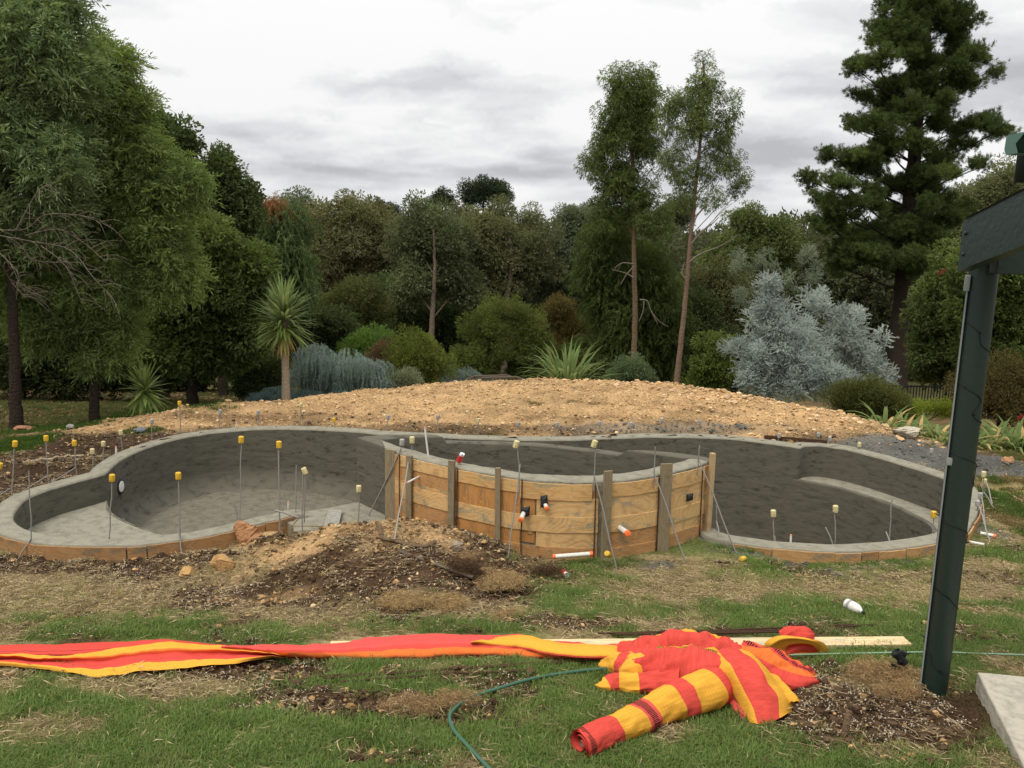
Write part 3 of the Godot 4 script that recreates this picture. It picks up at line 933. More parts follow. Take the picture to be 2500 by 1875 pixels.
# ---------------------------------------------------------------- steel stakes, pipes and the rest of the building site
func cap_mesh() -> ArrayMesh:
	var mb := MB.new()
	mb.lathe([Vector2(0.02, 0.01), Vector2(0.028, 0.0), Vector2(0.0295, 0.004), Vector2(0.0305, 0.03), Vector2(0.031, 0.066), Vector2(0.029, 0.074), Vector2(0.024, 0.0775), Vector2(0.0, 0.078)], 14)
	return mb.mesh()
func stake(base: Vector3, top: Vector3, cap: int, braces: Array, label: String, group: String, rod := 0.0068, tilt := 0.0) -> void:
	var t := thing("rebar_stake", label, "stake", base, group)
	var dir := (top - base).normalized()
	var foot := base - dir * 0.12
	var mb := MB.new()
	var head := top - dir * (0.05 if cap >= 0 else 0.0)
	var pts := []
	for i in 9:
		pts.append(foot.lerp(head, i / 8.0) + Vector3(noise_b.get_noise_2d(base.x * 50 + i * 4.0, 3), 0, noise_b.get_noise_2d(base.x * 50 + i * 4.0, 30)) * 0.014)
	mb.tube(pts, [rod], 6)
	wpart("rod", mb.mesh(), M.steel, t)
	if cap >= 0:
		var b := Basis(Quaternion(Vector3.UP, (dir + Vector3(tilt, 0, 0)).normalized()))
		var c := part("cap", M.cap_mesh, M.cap[cap], t, Transform3D(b, top - base - b.y * 0.078))
		var hole := MB.new()
		hole.lathe([Vector2(0.0, 0.0), Vector2(0.0042, 0.0)], 8, Transform3D(Basis(Vector3(1, 0, 0), Vector3(0, 0, 1), Vector3(0, -1, 0)), Vector3(rng.randf_range(-0.008, 0.008), 0.018, 0.0312)))
		part("vent_hole", hole.mesh(), M.black, c)
	for br in braces:
		var m2 := MB.new()
		var a: Vector3 = br[0]; var e: Vector3 = br[1]
		m2.tube([a, a.lerp(e, 0.35) + Vector3(0.006, 0.004, 0), a.lerp(e, 0.7) - Vector3(0.004, 0, 0), e], [rod * 1.2], 6)
		wpart("brace", m2.mesh(), M.steel, t)
func build_stakes() -> void:
	M.cap_mesh = cap_mesh()
	# foot x, foot y, top x, top y, level of the foot, cap (0 yellow 1 cream 2 grey, -1 none), tilt
	var far := [[441, 1056, 438, 979, 0], [535, 1045, 538, 1000, 2], [629, 1040, 630, 1002, 2], [733, 1040, 735, 984, 1], [818, 1044, 815, 1020, 0], [944, 1051, 948, 1013, 2], [1069, 1055, 1069, 1013, 2], [1167, 1060, 1168, 1021, 1], [1263, 1063, 1265, 1030, 2], [1358, 1064, 1360, 1031, 2], [1462, 1060, 1464, 1028, 2], [1541, 1057, 1541, 1031, 2], [1614, 1054, 1616, 1021, 2], [1706, 1052, 1708, 1025, 2], [1901, 1076, 1903, 1058, 2], [1998, 1081, 1998, 1056, 2], [2026, 1083, 2026, 1066, 2], [2097, 1097, 2099, 1080, 1], [2272, 1118, 2275, 1095, 2]]
	var cn := ["yellow", "cream", "grey"]
	for q in far:
		var b := on_level(q[0], q[1], -0.01)
		stake(b, at_depth(q[2], q[3], -b.z), q[4], [], "steel stake with %s cap along the pool's far rim" % cn[q[4]], "capped stakes along the far rim", 0.008)
	var side := [[28, 1214, 37, 1076, 0], [118, 1182, 112, 1063, 0], [187, 1161, 181, 1075, 0], [-18, 1230, 1, 1130, 0], [227, 1146, 225, 1095, 1], [252, 1125, 252, 1077, 1], [298, 1094, 294, 1050, 1], [370, 1072, 371, 1023, 2]]
	for q in side:
		var b := on_level(q[0], q[1], -0.03)
		var br := []
		if q[4] == 0: br = [[b + Vector3(0, 0.12, 0), b + Vector3(-0.3, -0.08, 0.1)]]
		stake(b, at_depth(q[2], q[3], -b.z), q[4], br, "thin steel stake with %s cap outside the shallow lobe's rim" % cn[q[4]], "capped stakes beside the shallow lobe")
	var g := "stakes before the near rim"
	var b1 := on_level(79, 1350, -0.14)
	stake(b1, at_depth(70, 1150, -b1.z), -1, [[at_depth(77, 1313, -b1.z), on_level(46, 1362, -0.16)]], "bare steel stake with diagonal brace at the shallow lobe's edging", g)
	b1 = on_level(266, 1338, -0.1)
	stake(b1, at_depth(274, 1158, -b1.z), 0, [[at_depth(267, 1312, -b1.z + 0.02), on_level(263, 1341, -0.1)]], "yellow-capped stake standing before the shallow shelf", g)
	b1 = on_level(441, 1335, -0.1)
	stake(b1, at_depth(435, 1153, -b1.z), 0, [[at_depth(434, 1290, -b1.z - 0.03), on_level(446, 1360, -0.16)]], "yellow-capped stake tied to a short pegged bar", g)
	b1 = on_level(585, 1287, -0.06)
	stake(b1, at_depth(589, 1065, -b1.z), 0, [[at_depth(569, 1222, -b1.z), at_depth(586, 1290, -b1.z)]], "tall yellow-capped stake behind the orange boulder", g)
	b1 = on_level(683, 1322, -0.15)
	stake(b1, at_depth(681, 1077, -b1.z), 0, [[at_depth(672, 1246, -b1.z - 0.1), at_depth(728, 1263, -b1.z - 0.1)]], "tall yellow-capped stake with a crossbar by the skimmer box", g, 0.009)
	b1 = on_level(722, 1262, -0.06)
	stake(b1, at_depth(723, 1136, -b1.z), -1, [], "short bare stake beside the skimmer box", g)
	b1 = on_level(738, 1318, -0.15)
	stake(b1, at_depth(740, 1142, -b1.z), 1, [[at_depth(745, 1150, -b1.z), at_depth(743, 1275, -b1.z)]], "doubled stake with crooked cream cap at the skimmer box", g, 0.0068, -0.45)
	b1 = on_level(876, 1290, -0.07)
	stake(b1, at_depth(876, 1185, -b1.z), 1, [], "short cream-capped stake behind the soil heap", g)
	var s := "stakes bracing the spa formwork"
	var up := func(px, py, d): return at_depth(px, py, d)
	stake(up.call(979, 1112, 9.9), up.call(982, 1072, 9.9), 2, [[up.call(979, 1096, 9.85), on_ground(880, 1302)]], "grey-capped stake with long brace at the formwork's first post", s)
	stake(up.call(1006, 1108, 9.95), up.call(1006, 1066, 9.95), 1, [[up.call(998, 1122, 9.7), on_ground(962, 1325)]], "upright cream-capped stake behind the second formwork post", s)
	stake(up.call(1268, 1172, 8.75), up.call(1263, 1076, 8.75), 1, [[up.call(1270, 1132, 8.7), on_ground(1241, 1362)]], "stake with tilted cream cap and a nearly upright brace", s, 0.0068, 0.35)
	stake(up.call(1450, 1172, 8.72), up.call(1454, 1075, 8.72), 1, [[up.call(1452, 1165, 8.7), on_ground(1506, 1392)]], "stake with pale leaning cap by the wide formwork post", s, 0.0068, 0.3)
	stake(up.call(1597, 1165, 9.0), up.call(1600, 1090, 9.0), -1, [[up.call(1598, 1158, 8.98), on_ground(1675, 1375)]], "uncapped stake with long brace by the widest formwork post", s)
	stake(up.call(1704, 1135, 9.45), up.call(1708, 1087, 9.45), -1, [[up.call(1706, 1122, 9.43), on_ground(1797, 1350)]], "uncapped stake with brace at the formwork's end post", s)
	var r := "stakes along the deep lobe"
	b1 = on_level(1750, 1318, -0.1)
	stake(b1, up.call(1749, 1233, -b1.z), -1, [[up.call(1749, 1272, -b1.z), on_ground(1760, 1326)]], "short uncapped stake pair beside the spa's corner", r)
	b1 = on_level(1889, 1338, -0.1)
	stake(b1, up.call(1888, 1245, -b1.z), 1, [[up.call(1891, 1308, -b1.z), on_ground(1891, 1345)]], "cream-capped stake before the near rim, cap splashed grey", r)
	b1 = on_level(2038, 1334, -0.06)
	stake(b1, up.call(2040, 1234, -b1.z), 1, [[up.call(2015, 1287, -b1.z + 0.03), on_ground(2044, 1354)]], "cream-capped stake crossed by a slanting bar", r)
	b1 = on_level(2170, 1330, -0.06)
	stake(b1, up.call(2177, 1219, -b1.z), -1, [[up.call(2163, 1298, -b1.z + 0.03), on_ground(2181, 1355)]], "tall uncapped stake crossed by a slanting bar", r)
	b1 = on_level(2277, 1312, -0.06)
	stake(b1, up.call(2280, 1248, -b1.z), 0, [[up.call(2265, 1278, -b1.z), up.call(2282, 1300, -b1.z)]], "pale-yellow-capped stake beside the dark post", r)
	var rim := [[2398, 1229, 2402, 1151, 1, 2430, 1246, "cream-capped stake with two braces beyond the dark post"], [2404, 1200, 2404, 1169, 1, 2426, 1240, "shorter cream-capped stake beyond the dark post"], [2393, 1240, 2394, 1203, 2, 2406, 1282, "whitish-capped short stake at the deep lobe's end"], [2386, 1262, 2387, 1222, 2, 2417, 1322, "grey-capped short stake with brace at the deep lobe's end"]]
	for q in rim:
		b1 = on_level(q[0], q[1], -0.08)
		stake(b1, up.call(q[2], q[3], -b1.z), q[4], [[b1 + Vector3(0, 0.16, 0), on_ground(q[5], q[6])]], q[7], r)
	# loose caps in the grass
	for q in [[1487, 1354, 0.9, "yellow plastic stake cap lying at the foot of the formwork"], [1817, 1370, 1.35, "yellow plastic cap lying open side up in the grass"], [1690, 1313, 0.1, "yellow stake cap standing on the grass by the formwork's end"]]:
		var p := on_ground(q[0], q[1])
		if q[0] == 1487: p = at_depth(1487, 1360, 8.52)
		var o := thing("stake_cover", q[3], "cap", p + Vector3(0, 0.03 * absf(sin(q[2])), 0), "loose stake caps")
		part("cap_shell", M.cap_mesh, M.cap[0], o, Transform3D(Basis.from_euler(Vector3(q[2] * 0.7, 0.6, q[2])), Vector3.ZERO))
		var ring := MB.new()
		ring.lathe([Vector2(0.02, 0.012), Vector2(0.02, 0.003), Vector2(0.026, -0.001)], 12)
		part("cap_mouth", ring.mesh(), M.cap_dark, o, Transform3D(Basis.from_euler(Vector3(q[2] * 0.7, 0.6, q[2])), Vector3.ZERO))
func pipe(a: Vector3, b: Vector3, r: float, ends: Array, label: String, tip := 1) -> void:
	var t := thing("plumbing_pipe", label, "pipe", (a + b) * 0.5, "white plumbing pipes")
	var mb := MB.new()
	mb.tube([a, a.lerp(b, 0.5), b], [r], 12)
	wpart("tube", mb.mesh(), M.pvc, t)
	for e in ends:
		var at: Vector3 = b if e == 1 else a
		var dir := (b - a).normalized() * (1.0 if e == 1 else -1.0)
		var m2 := MB.new()
		m2.tube([at - dir * r * 1.1, at - dir * r * 0.9, at, at + dir * r * 0.25, at + dir * r * 0.3, at + dir * r * 0.2], [r * 1.03, r * 1.14, r * 1.12, r * 1.02, r * 0.7, r * 0.6], 12)
		wpart("end_plug", m2.mesh(), M.plug[tip], t)
func patchwork(t: Node3D, called: String, px: Array, d: float, m: Material) -> void:
	pass
func build_pipes() -> void:
	pipe(at_depth(1034, 1158, 9.72), at_depth(993, 1179, 9.3), 0.012, [1], "thin white conduit with pink tip poking from the formwork", 0)
	pipe(at_depth(1284, 1240, 8.86), at_depth(1271, 1270, 8.6), 0.024, [1], "short white pipe with orange plug beside a black patch")
	pipe(at_depth(1326, 1222, 8.82), at_depth(1336, 1242, 8.62), 0.021, [1], "short white pipe with orange plug high in the plywood")
	pipe(at_depth(1505, 1283, 8.95), at_depth(1533, 1303, 8.55), 0.03, [1], "stout white pipe with orange plug low in the plywood")
	pipe(at_depth(1350, 1359, 8.56), at_depth(1446, 1352, 8.58), 0.024, [0, 1], "long white pipe lying on grass, both ends plugged orange")
	pipe(at_depth(1197, 1339, 8.75), at_depth(1181, 1350, 8.6), 0.032, [1], "pink-plugged pipe end under the black membrane")
	pipe(at_depth(634, 1312, 9.45), at_depth(664, 1320, 9.2), 0.028, [1], "white pipe with pink plug beside the orange boulder", 0)
	pipe(on_ground(2394, 1302, 0.02), on_ground(2431, 1309, 0.02), 0.022, [1], "white pipe with orange plug lying beyond the dark post")
	pipe(on_ground(2366, 1323, 0.02), on_ground(2403, 1330, 0.02), 0.018, [], "plain white pipe lying beyond the dark post")
	for q in [[284, 1111, 283, 1090, 11.6, "pink-tipped conduit stub standing on the shallow lobe's rim"], [704, 1243, 704, 1225, 10.3, "pink-tipped conduit stub beside the skimmer box"], [1930, 1330, 1931, 1306, 9.2, "pink-tipped conduit stub in the deep lobe's near rim"], [1046, 1118, 1037, 1043, 9.75, "tall grey conduit with pink tip rising from the spa rim"], [574, 1049, 578, 1031, 14.3, "leaning pink conduit stub behind the far rim"]]:
		pipe(at_depth(q[0], q[1], q[4]), at_depth(q[2], q[3], q[4]), 0.011 if q[4] < 12 else 0.009, [1], q[5], 0)
	# black membrane patches and mortar plugs round the pipe holes
	for q in [[1283, 1250, 0.09, 0.11, 8.76, "black membrane patch around a formwork pipe"], [1328, 1224, 0.075, 0.13, 8.73, "black rubbery collar around the high formwork pipe"], [1176, 1337, 0.25, 0.1, 8.9, "crumpled black membrane at the formwork's foot"], [1684, 1214, 0.075, 0.085, 9.34, "dark lump of mortar plugging a formwork hole"]]:
		var c := at_depth(q[0], q[1], q[4])
		var mb := MB.new()
		var rows := []
		for i in 9:
			var row := []
			for k in 9:
				var u := i / 8.0 * 2.0 - 1.0; var v := k / 8.0 * 2.0 - 1.0
				var z := 0.03 * (1.0 - pow(maxf(absf(u), absf(v)), 3.0)) + 0.014 * noise_c.get_noise_2d(u * 20.0 + q[0], v * 20.0)
				var rr := 1.0 + 0.15 * noise_b.get_noise_2d(u * 30.0 + q[0], v * 30.0)
				row.append(c + Vector3(u * q[2] * 0.5 * rr, v * q[3] * 0.5 * rr + u * 0.01, z))
			rows.append(row)
		mb.sheet(rows)
		tag(part("membrane_patch" if q[0] != 1684 else "mortar_plug", mb.mesh(), M.membrane), q[5], "membrane" if q[0] != 1684 else "mortar")
	# skimmer box of boards and the loose boards on it
	var t := thing("skimmer_box", "timber box form standing out from the pool edge behind the soil heap", "box form", Vector3(-2.2, -0.3, -9.5))
	var a := on_level(717, 1281, -0.05); var b := on_level(812, 1282, -0.05)
	var mb2 := MB.new()
	mb2.box(Transform3D(Basis.IDENTITY, Vector3((a.x + b.x) / 2 + 0.03, -0.145, a.z + 0.02)), Vector3(b.x - a.x + 0.07, 0.19, 0.03), 0.003)
	wpart("front_board", mb2.mesh(), M.post[0], t)
	mb2 = MB.new()
	mb2.box(Transform3D(Basis.IDENTITY, Vector3(a.x - 0.02, -0.145, a.z - 0.2)), Vector3(0.03, 0.19, 0.42), 0.003)
	wpart("side_board", mb2.mesh(), M.post[0], t)
	var o := MB.new()
	var c2 := on_level(806, 1264, 0.0)
	o.box(Transform3D(Basis(Vector3.UP, 0.12), c2 + Vector3(0.03, -0.02, -0.04)), Vector3(0.17, 0.022, 0.62), 0.003)
	tag(part("loose_board", o.mesh(), M.grey_wood), "cement-splashed loose board lying across the skimmer box", "board")
	o = MB.new()
	var d1 := on_level(1868, 1069, 0.02); var d2 := on_level(2022, 1082, 0.02)
	o.box(Transform3D(Basis(Vector3.UP, -atan2(d2.z - d1.z, d2.x - d1.x)), (d1 + d2) * 0.5 + Vector3(0, 0.0, -0.05)), Vector3((d2 - d1).length(), 0.075, 0.025), 0.003)
	tag(part("steel_edge_board", o.mesh(), M.rust), "rusty dark edge board behind the deep lobe's far rim", "board")
# ---------------------------------------------------------------- barrier mesh
func stripes(bands: Array, dashes: Array, sd: int, across_weave := true) -> ImageTexture:
	# bands: [upper limit 0..1, colour]; dashes: places 0..1 of a black dashed thread
	var im := Image.create(256, 256, false, Image.FORMAT_RGB8)
	rng.seed = sd
	for y in 256:
		var f := y / 256.0
		var c := Color.BLACK
		for b in bands:
			if f <= b[0]:
				c = b[1]
				break
		for x in 256:
			var q := c
			var gr := 1.0 + 0.22 * noise_b.get_noise_2d(x * 0.09 + sd * 20.0, y * 0.05) + 0.1 * noise_c.get_noise_2d(x * 0.5, y * 0.4)
			var wv := gr * (0.9 + 0.1 * sin(x * TAU / 4.0)) + rng.randf_range(-0.09, 0.09)
			if y % 4 == 0: wv *= 0.92
			q = Color(q.r * wv, q.g * wv, q.b * wv)
			for d in dashes:
				if absf(f - d) < 0.02 and x % 12 < 7: q = Color(0.02, 0.015, 0.015)
			im.set_pixel(x, y, q.linear_to_srgb())
	return ImageTexture.create_from_image(im)
func cloth(bands: Array, dashes: Array, sd: int) -> StandardMaterial3D:
	var m := StandardMaterial3D.new()
	m.albedo_texture = stripes(bands, dashes, sd)
	m.roughness = 0.95
	m.metallic_specular = 0.12
	m.backlight_enabled = true
	m.backlight = Color(0.5, 0.5, 0.5)
	return m
# a sheet through control points [photo x, photo y, height above the ground]
func cloth_sheet(ctrl: Array, uscale: float, wrinkle: float, sd: int) -> ArrayMesh:
	var rows := []
	for r in ctrl:
		var pts := []
		for q in r: pts.append(on_ground(q[0], q[1], q[2]))
		rows.append(curve(pts, 8))
	var cols := rows[0].size() as int
	var grid := []
	for k in cols:
		var line := []
		for r in rows: line.append(r[k])
		grid.append(curve(line, 8))
	var out := []; var uvs := []
	var n: int = grid[0].size()
	for i in n:
		var row := []; var u := []
		for k in cols:
			var q: Vector3 = grid[k][i]
			var w := noise_c.get_noise_3d(q.x * 4.0 + sd * 10.0, q.z * 4.0, q.y * 4.0) + 0.8 * crease(Vector3(q.x * 5.0 + sd, q.y * 5.0, q.z * 5.0))
			row.append(q + Vector3(0, w * wrinkle, w * wrinkle * 0.5))
			u.append(Vector2(float(i) / (n - 1) * uscale, float(k) / (cols - 1)))
		out.append(row); uvs.append(u)
	var mb := MB.new()
	mb.sheet(out, uvs)
	return mb.mesh()
# a soft roll: axis points [photo x, photo y, radius in m], resting on the ground; "round" puts the bands around it
func cloth_roll(axis: Array, flat: float, wrinkle: float, bands_round: bool, sd: int, lift := 0.0, spiral := 0.0) -> ArrayMesh:
	var pts := []; var rad := []
	for q in axis:
		pts.append(on_ground(q[0], q[1], q[2] * flat + lift)); rad.append(Vector2(q[2], 0))
	pts = curve(pts, 10); rad = curve(rad, 10)
	var n := pts.size()
	var rows := []; var uvs := []
	var sides := 36
	for i in n:
		var dir: Vector3 = (pts[mini(i + 1, n - 1)] - pts[maxi(i - 1, 0)]).normalized()
		var sx := dir.cross(Vector3.UP).normalized()
		var up := sx.cross(dir).normalized()
		var row := []; var u := []
		var f := float(i) / (n - 1)
		for k in sides + 1:
			var a := TAU * k / sides
			var r: float = rad[i].x
			var w := noise_c.get_noise_3d(pts[i].x * 9.0 + sd * 7.0, sin(a) * 0.9, cos(a) * 0.9 + pts[i].z * 9.0) * wrinkle
			w += crease(Vector3(pts[i].x * 5.0 + sd * 7.0, sin(a) * 0.8, cos(a) * 0.8 + pts[i].z * 5.0)) * wrinkle * 1.5 + 0.004 * noise_c.get_noise_3d(pts[i].x * 40.0, sin(a) * 5.0, cos(a) * 5.0 + pts[i].z * 40.0)
			row.append(pts[i] + sx * cos(a) * (r + w) + up * sin(a) * (r * flat + w))
			var v := float(k) / sides
			u.append(Vector2(v * 3.0, clampf(f + spiral * sin(a), 0.001, 0.999)) if bands_round else Vector2(f * 3.0, v))
		rows.append(row); uvs.append(u)
	var mb := MB.new()
	mb.sheet(rows, uvs)
	return mb.mesh()
# sharp-edged folds: 0 on most of the cloth, up to 1 along creases
func crease(p: Vector3) -> float:
	var a := 1.0 - absf(noise_c.get_noise_3dv(p)) * 3.2
	var b := 1.0 - absf(noise_b.get_noise_3dv(p * 0.8 + Vector3(9, 4, 2))) * 3.0
	return maxf(a, 0.0) - 0.7 * maxf(b, 0.0)
func zz(a: Array, extra: Array = []) -> Array:   # heap measurements were taken in an enlarged crop
	var o := []
	for q in a:
		o.append([1380.0 + q[0] / 3.16, 1500.0 + q[1] / 3.16] + q.slice(2))
	return o
func build_barrier() -> void:
	var R := Color(0.66, 0.082, 0.062); var Y := Color(0.76, 0.385, 0.052); var O := Color(0.78, 0.18, 0.045); var P := Color(0.7, 0.1, 0.085)
	var t := thing("barrier_mesh", "red and yellow striped plastic barrier mesh bunched and trailing over the lawn", "barrier mesh", on_ground(1700, 1650))
	var ko := []
	for e in [[-450, 1570], [163, 1566], [407, 1556], [570, 1572], [800, 1566], [1003, 1543], [1276, 1544], [1492, 1566], [1600, 1560], [1800, 1545], [1960, 1540], [2040, 1570], [2035, 1600], [1960, 1615], [1985, 1660], [1945, 1690], [1945, 1735], [1880, 1770], [1820, 1765], [1790, 1730], [1700, 1765], [1560, 1815], [1440, 1850], [1400, 1835], [1400, 1800], [1520, 1730], [1570, 1700], [1470, 1690], [1460, 1670], [1520, 1640], [1470, 1625], [1329, 1615], [1000, 1618], [773, 1616], [671, 1606], [561, 1628], [448, 1637], [325, 1648], [244, 1659], [122, 1642], [-450, 1645]]:
		var g := on_ground(e[0], e[1])
		ko.append(Vector2(g.x, g.z))
	keep_out.append(PackedVector2Array(ko))
	# the long trailing strip, in overlapping folds
	var r1 := []; var r2 := []; var r3 := []; var r4 := []
	for q in [[-420, 1580, 1615], [-200, 1577, 1606], [0, 1574, 1602], [163, 1572, 1604], [305, 1566, 1592], [407, 1561, 1584], [488, 1569, 1580], [585, 1577, 1584]]:
		r1.append([[q[0], q[1], 0.02], [q[0], lerpf(q[1], q[2], 0.3), 0.05], [q[0], lerpf(q[1], q[2], 0.7), 0.045], [q[0], q[2], 0.02]])
	for q in [[-420, 1610, 1640], [-200, 1602, 1632], [0, 1597, 1627], [122, 1601, 1636], [203, 1595, 1648], [244, 1590, 1653], [325, 1577, 1642], [407, 1569, 1634], [448, 1571, 1631], [561, 1579, 1623], [640, 1590, 1608], [700, 1598, 1602]]:
		r2.append([[q[0], q[1], 0.06], [q[0], lerpf(q[1], q[2], 0.2), 0.08], [q[0], lerpf(q[1], q[2], 0.42), 0.045], [q[0], lerpf(q[1], q[2], 0.68), 0.065], [q[0], q[2], 0.04]])
	for q in [[540, 1574, 1588], [620, 1576, 1598], [692, 1574, 1606], [773, 1572, 1611], [850, 1566, 1612], [902, 1556, 1613], [1003, 1549, 1612], [1085, 1549, 1607], [1170, 1550, 1607], [1276, 1551, 1609], [1329, 1560, 1611], [1400, 1567, 1612], [1492, 1573, 1618], [1530, 1575, 1622]]:
		r3.append([[q[0], q[1], 0.09], [q[0], lerpf(q[1], q[2], 0.2), 0.1], [q[0], lerpf(q[1], q[2], 0.5), 0.085], [q[0], lerpf(q[1], q[2], 0.8), 0.05], [q[0], q[2], 0.008]])
	for q in [[1150, 1566, 1572], [1200, 1558, 1577], [1276, 1549, 1582], [1335, 1563, 1596], [1400, 1571, 1604], [1500, 1577, 1608], [1540, 1578, 1610]]:
		r4.append([[q[0], q[1], 0.11], [q[0], lerpf(q[1], q[2], 0.3), 0.125], [q[0], lerpf(q[1], q[2], 0.7), 0.11], [q[0], q[2], 0.085]])
	wpart("trailing_fold", cloth_sheet(r1, 60.0, 0.01, 1), cloth([[1.0, R]], [0.55], 1), t)
	wpart("trailing_fold", cloth_sheet(r2, 60.0, 0.014, 2), cloth([[0.24, Y], [0.4, O], [0.76, R], [1.0, Y]], [], 2), t)
	wpart("trailing_fold", cloth_sheet(r3, 60.0, 0.016, 3), cloth([[0.42, P], [0.55, R], [0.82, O], [1.0, P]], [0.86], 3), t)
	wpart("trailing_fold", cloth_sheet(r4, 20.0, 0.012, 4), cloth([[0.85, Y], [1.0, R]], [], 4), t)
	# the bunched heap
	wpart("bunched_fold", cloth_roll(zz([[420, 330, 0.09], [600, 310, 0.13], [800, 290, 0.15], [1000, 300, 0.17], [1180, 320, 0.15], [1300, 330, 0.12]]), 0.85, 0.028, false, 5), cloth([[0.12, Y], [0.3, R], [0.45, Y], [0.62, R], [0.75, R], [0.9, Y], [1.0, Y]], [0.5], 5), t)
	wpart("bunched_fold", cloth_roll(zz([[560, 420, 0.1], [740, 430, 0.13], [900, 430, 0.16], [1080, 440, 0.17], [1200, 470, 0.14]]), 0.9, 0.03, false, 6), cloth([[0.28, R], [0.36, Y], [0.72, R], [0.8, O], [1.0, R]], [0.3], 6), t)
	wpart("bunched_fold", cloth_roll(zz([[300, 375, 0.05], [400, 380, 0.085], [500, 400, 0.1], [570, 430, 0.1]]), 0.8, 0.012, true, 7), cloth([[0.45, Y], [1.0, R]], [], 7), t)
	wpart("bunched_fold", cloth_roll(zz([[440, 470, 0.05], [520, 430, 0.09], [600, 390, 0.1], [680, 350, 0.1]]), 1.0, 0.012, true, 8), cloth([[0.55, Y], [1.0, R]], [], 8), t)
	# left arm with the yellow tip
	wpart("bunched_fold", cloth_roll(zz([[268, 560, 0.008], [295, 552, 0.045], [360, 535, 0.062], [480, 535, 0.07], [620, 535, 0.075], [760, 530, 0.09], [900, 530, 0.11]]), 0.85, 0.012, true, 9), cloth([[0.25, Y], [0.42, R], [0.6, Y], [1.0, R]], [], 9), t)
	# big draped fold over the right of the heap
	var drape := [
		[[1100, 390, 0.2], [1170, 290, 0.27], [1260, 250, 0.28], [1350, 265, 0.27], [1430, 300, 0.22]],
		[[1150, 450, 0.2], [1260, 400, 0.27], [1380, 375, 0.28], [1480, 385, 0.26], [1560, 430, 0.18]],
		[[1240, 565, 0.13], [1340, 540, 0.19], [1460, 515, 0.22], [1570, 520, 0.2], [1650, 540, 0.13]],
		[[1325, 695, 0.06], [1420, 685, 0.11], [1540, 650, 0.14], [1650, 640, 0.13], [1750, 640, 0.07]],
		[[1405, 838, 0.005], [1480, 845, 0.02], [1560, 838, 0.03], [1665, 795, 0.04], [1765, 740, 0.015]]]
	var dr := []
	for r in drape: dr.append(zz(r))
	wpart("bunched_fold", cloth_sheet(dr, 5.0, 0.02, 10), cloth([[0.04, P], [0.27, Y], [0.72, R], [1.0, Y]], [0.05], 10), t)
	# folded-under yellow corner and the lobe behind
	wpart("bunched_fold", cloth_roll(zz([[1560, 520, 0.06], [1640, 600, 0.075], [1700, 660, 0.075], [1735, 715, 0.05]]), 0.8, 0.014, false, 11), cloth([[0.1, R], [0.9, Y], [1.0, R]], [], 11), t)
	wpart("bunched_fold", cloth_roll(zz([[1380, 330, 0.14], [1560, 390, 0.14], [1700, 450, 0.12], [1820, 490, 0.1], [1895, 505, 0.06], [1908, 508, 0.01]]), 0.8, 0.022, false, 12), cloth([[0.12, R], [0.22, O], [0.3, R], [0.4, O], [0.7, R], [0.8, Y], [1.0, R]], [0.26, 0.34], 12), t)
	wpart("bunched_fold", cloth_roll(zz([[1250, 520, 0.07], [1290, 620, 0.06], [1340, 720, 0.045], [1400, 810, 0.02]]), 0.7, 0.01, false, 13), cloth([[0.55, P], [0.75, O], [1.0, R]], [0.3], 13), t)
	# the rolled end
	var roll := thing_part(t, "rolled_end")
	wpart("outer_wrap", cloth_roll(zz([[112, 1000, 0.078], [200, 965, 0.08], [330, 910, 0.082], [470, 850, 0.086], [620, 775, 0.093], [780, 700, 0.105], [930, 640, 0.12], [1060, 600, 0.13], [1160, 560, 0.13], [1220, 540, 0.1]]), 0.96, 0.009, true, 14, 0.0, 0.018), cloth([[0.27, R], [0.4, Y], [0.47, P], [0.6, Y], [0.68, R], [0.84, Y], [1.0, R]], [0.06, 0.435, 0.95], 14), roll)
	var a := on_ground(1380 + 112 / 3.16, 1500 + 1000 / 3.16, 0.075)
	var b := on_ground(1380 + 330 / 3.16, 1500 + 910 / 3.16, 0.079)
	var dir := (b - a).normalized()
	var sx := dir.cross(Vector3.UP).normalized()
	var up := sx.cross(dir).normalized()
	var mb := MB.new()
	var rows := []; var uvs := []
	for i in 90:
		var th := i / 89.0 * TAU * 2.2
		var r := lerpf(0.078, 0.03, i / 89.0)
		var o := a + sx * cos(th) * r + up * sin(th) * r
		rows.append([o - dir * 0.004, o + dir * 0.03, o + dir * 0.2]); uvs.append([Vector2(th * 0.4, 0.0), Vector2(th * 0.4, 0.12), Vector2(th * 0.4, 0.9)])
	mb.sheet(rows, uvs)
	wpart("spiral_wrap", mb.mesh(), cloth([[1.0, R]], [0.14], 15), roll)
	mb = MB.new()
	mb.tube([a + dir * 0.02, a + dir * 0.3], [0.027], 16, 1.0, false)
	wpart("core_tube", mb.mesh(), mat(Color(0.2, 0.17, 0.13)), roll)
	# the stray end thrown over the plank
	var stray := [
		[[1550, 300, 0.0], [1540, 220, 0.08], [1640, 165, 0.16], [1780, 170, 0.17], [1900, 190, 0.16], [2000, 225, 0.1], [2040, 290, 0.01]],
		[[1590, 310, 0.0], [1590, 240, 0.1], [1670, 195, 0.15], [1790, 190, 0.16], [1890, 210, 0.14], [1960, 240, 0.09], [1985, 290, 0.02]],
		[[1650, 318, 0.0], [1660, 280, 0.03], [1720, 250, 0.05], [1800, 240, 0.06], [1880, 245, 0.05], [1930, 265, 0.03], [1950, 296, 0.01]],
		[[1680, 340, 0.0], [1720, 318, 0.012], [1760, 312, 0.014], [1810, 308, 0.014], [1860, 308, 0.012], [1910, 310, 0.01], [1950, 318, 0.0]]]
	dr = []
	for r in stray: dr.append(zz(r))
	wpart("stray_fold", cloth_sheet(dr, 3.0, 0.006, 16), cloth([[1.0, Y]], [], 16), t)
	dr = []
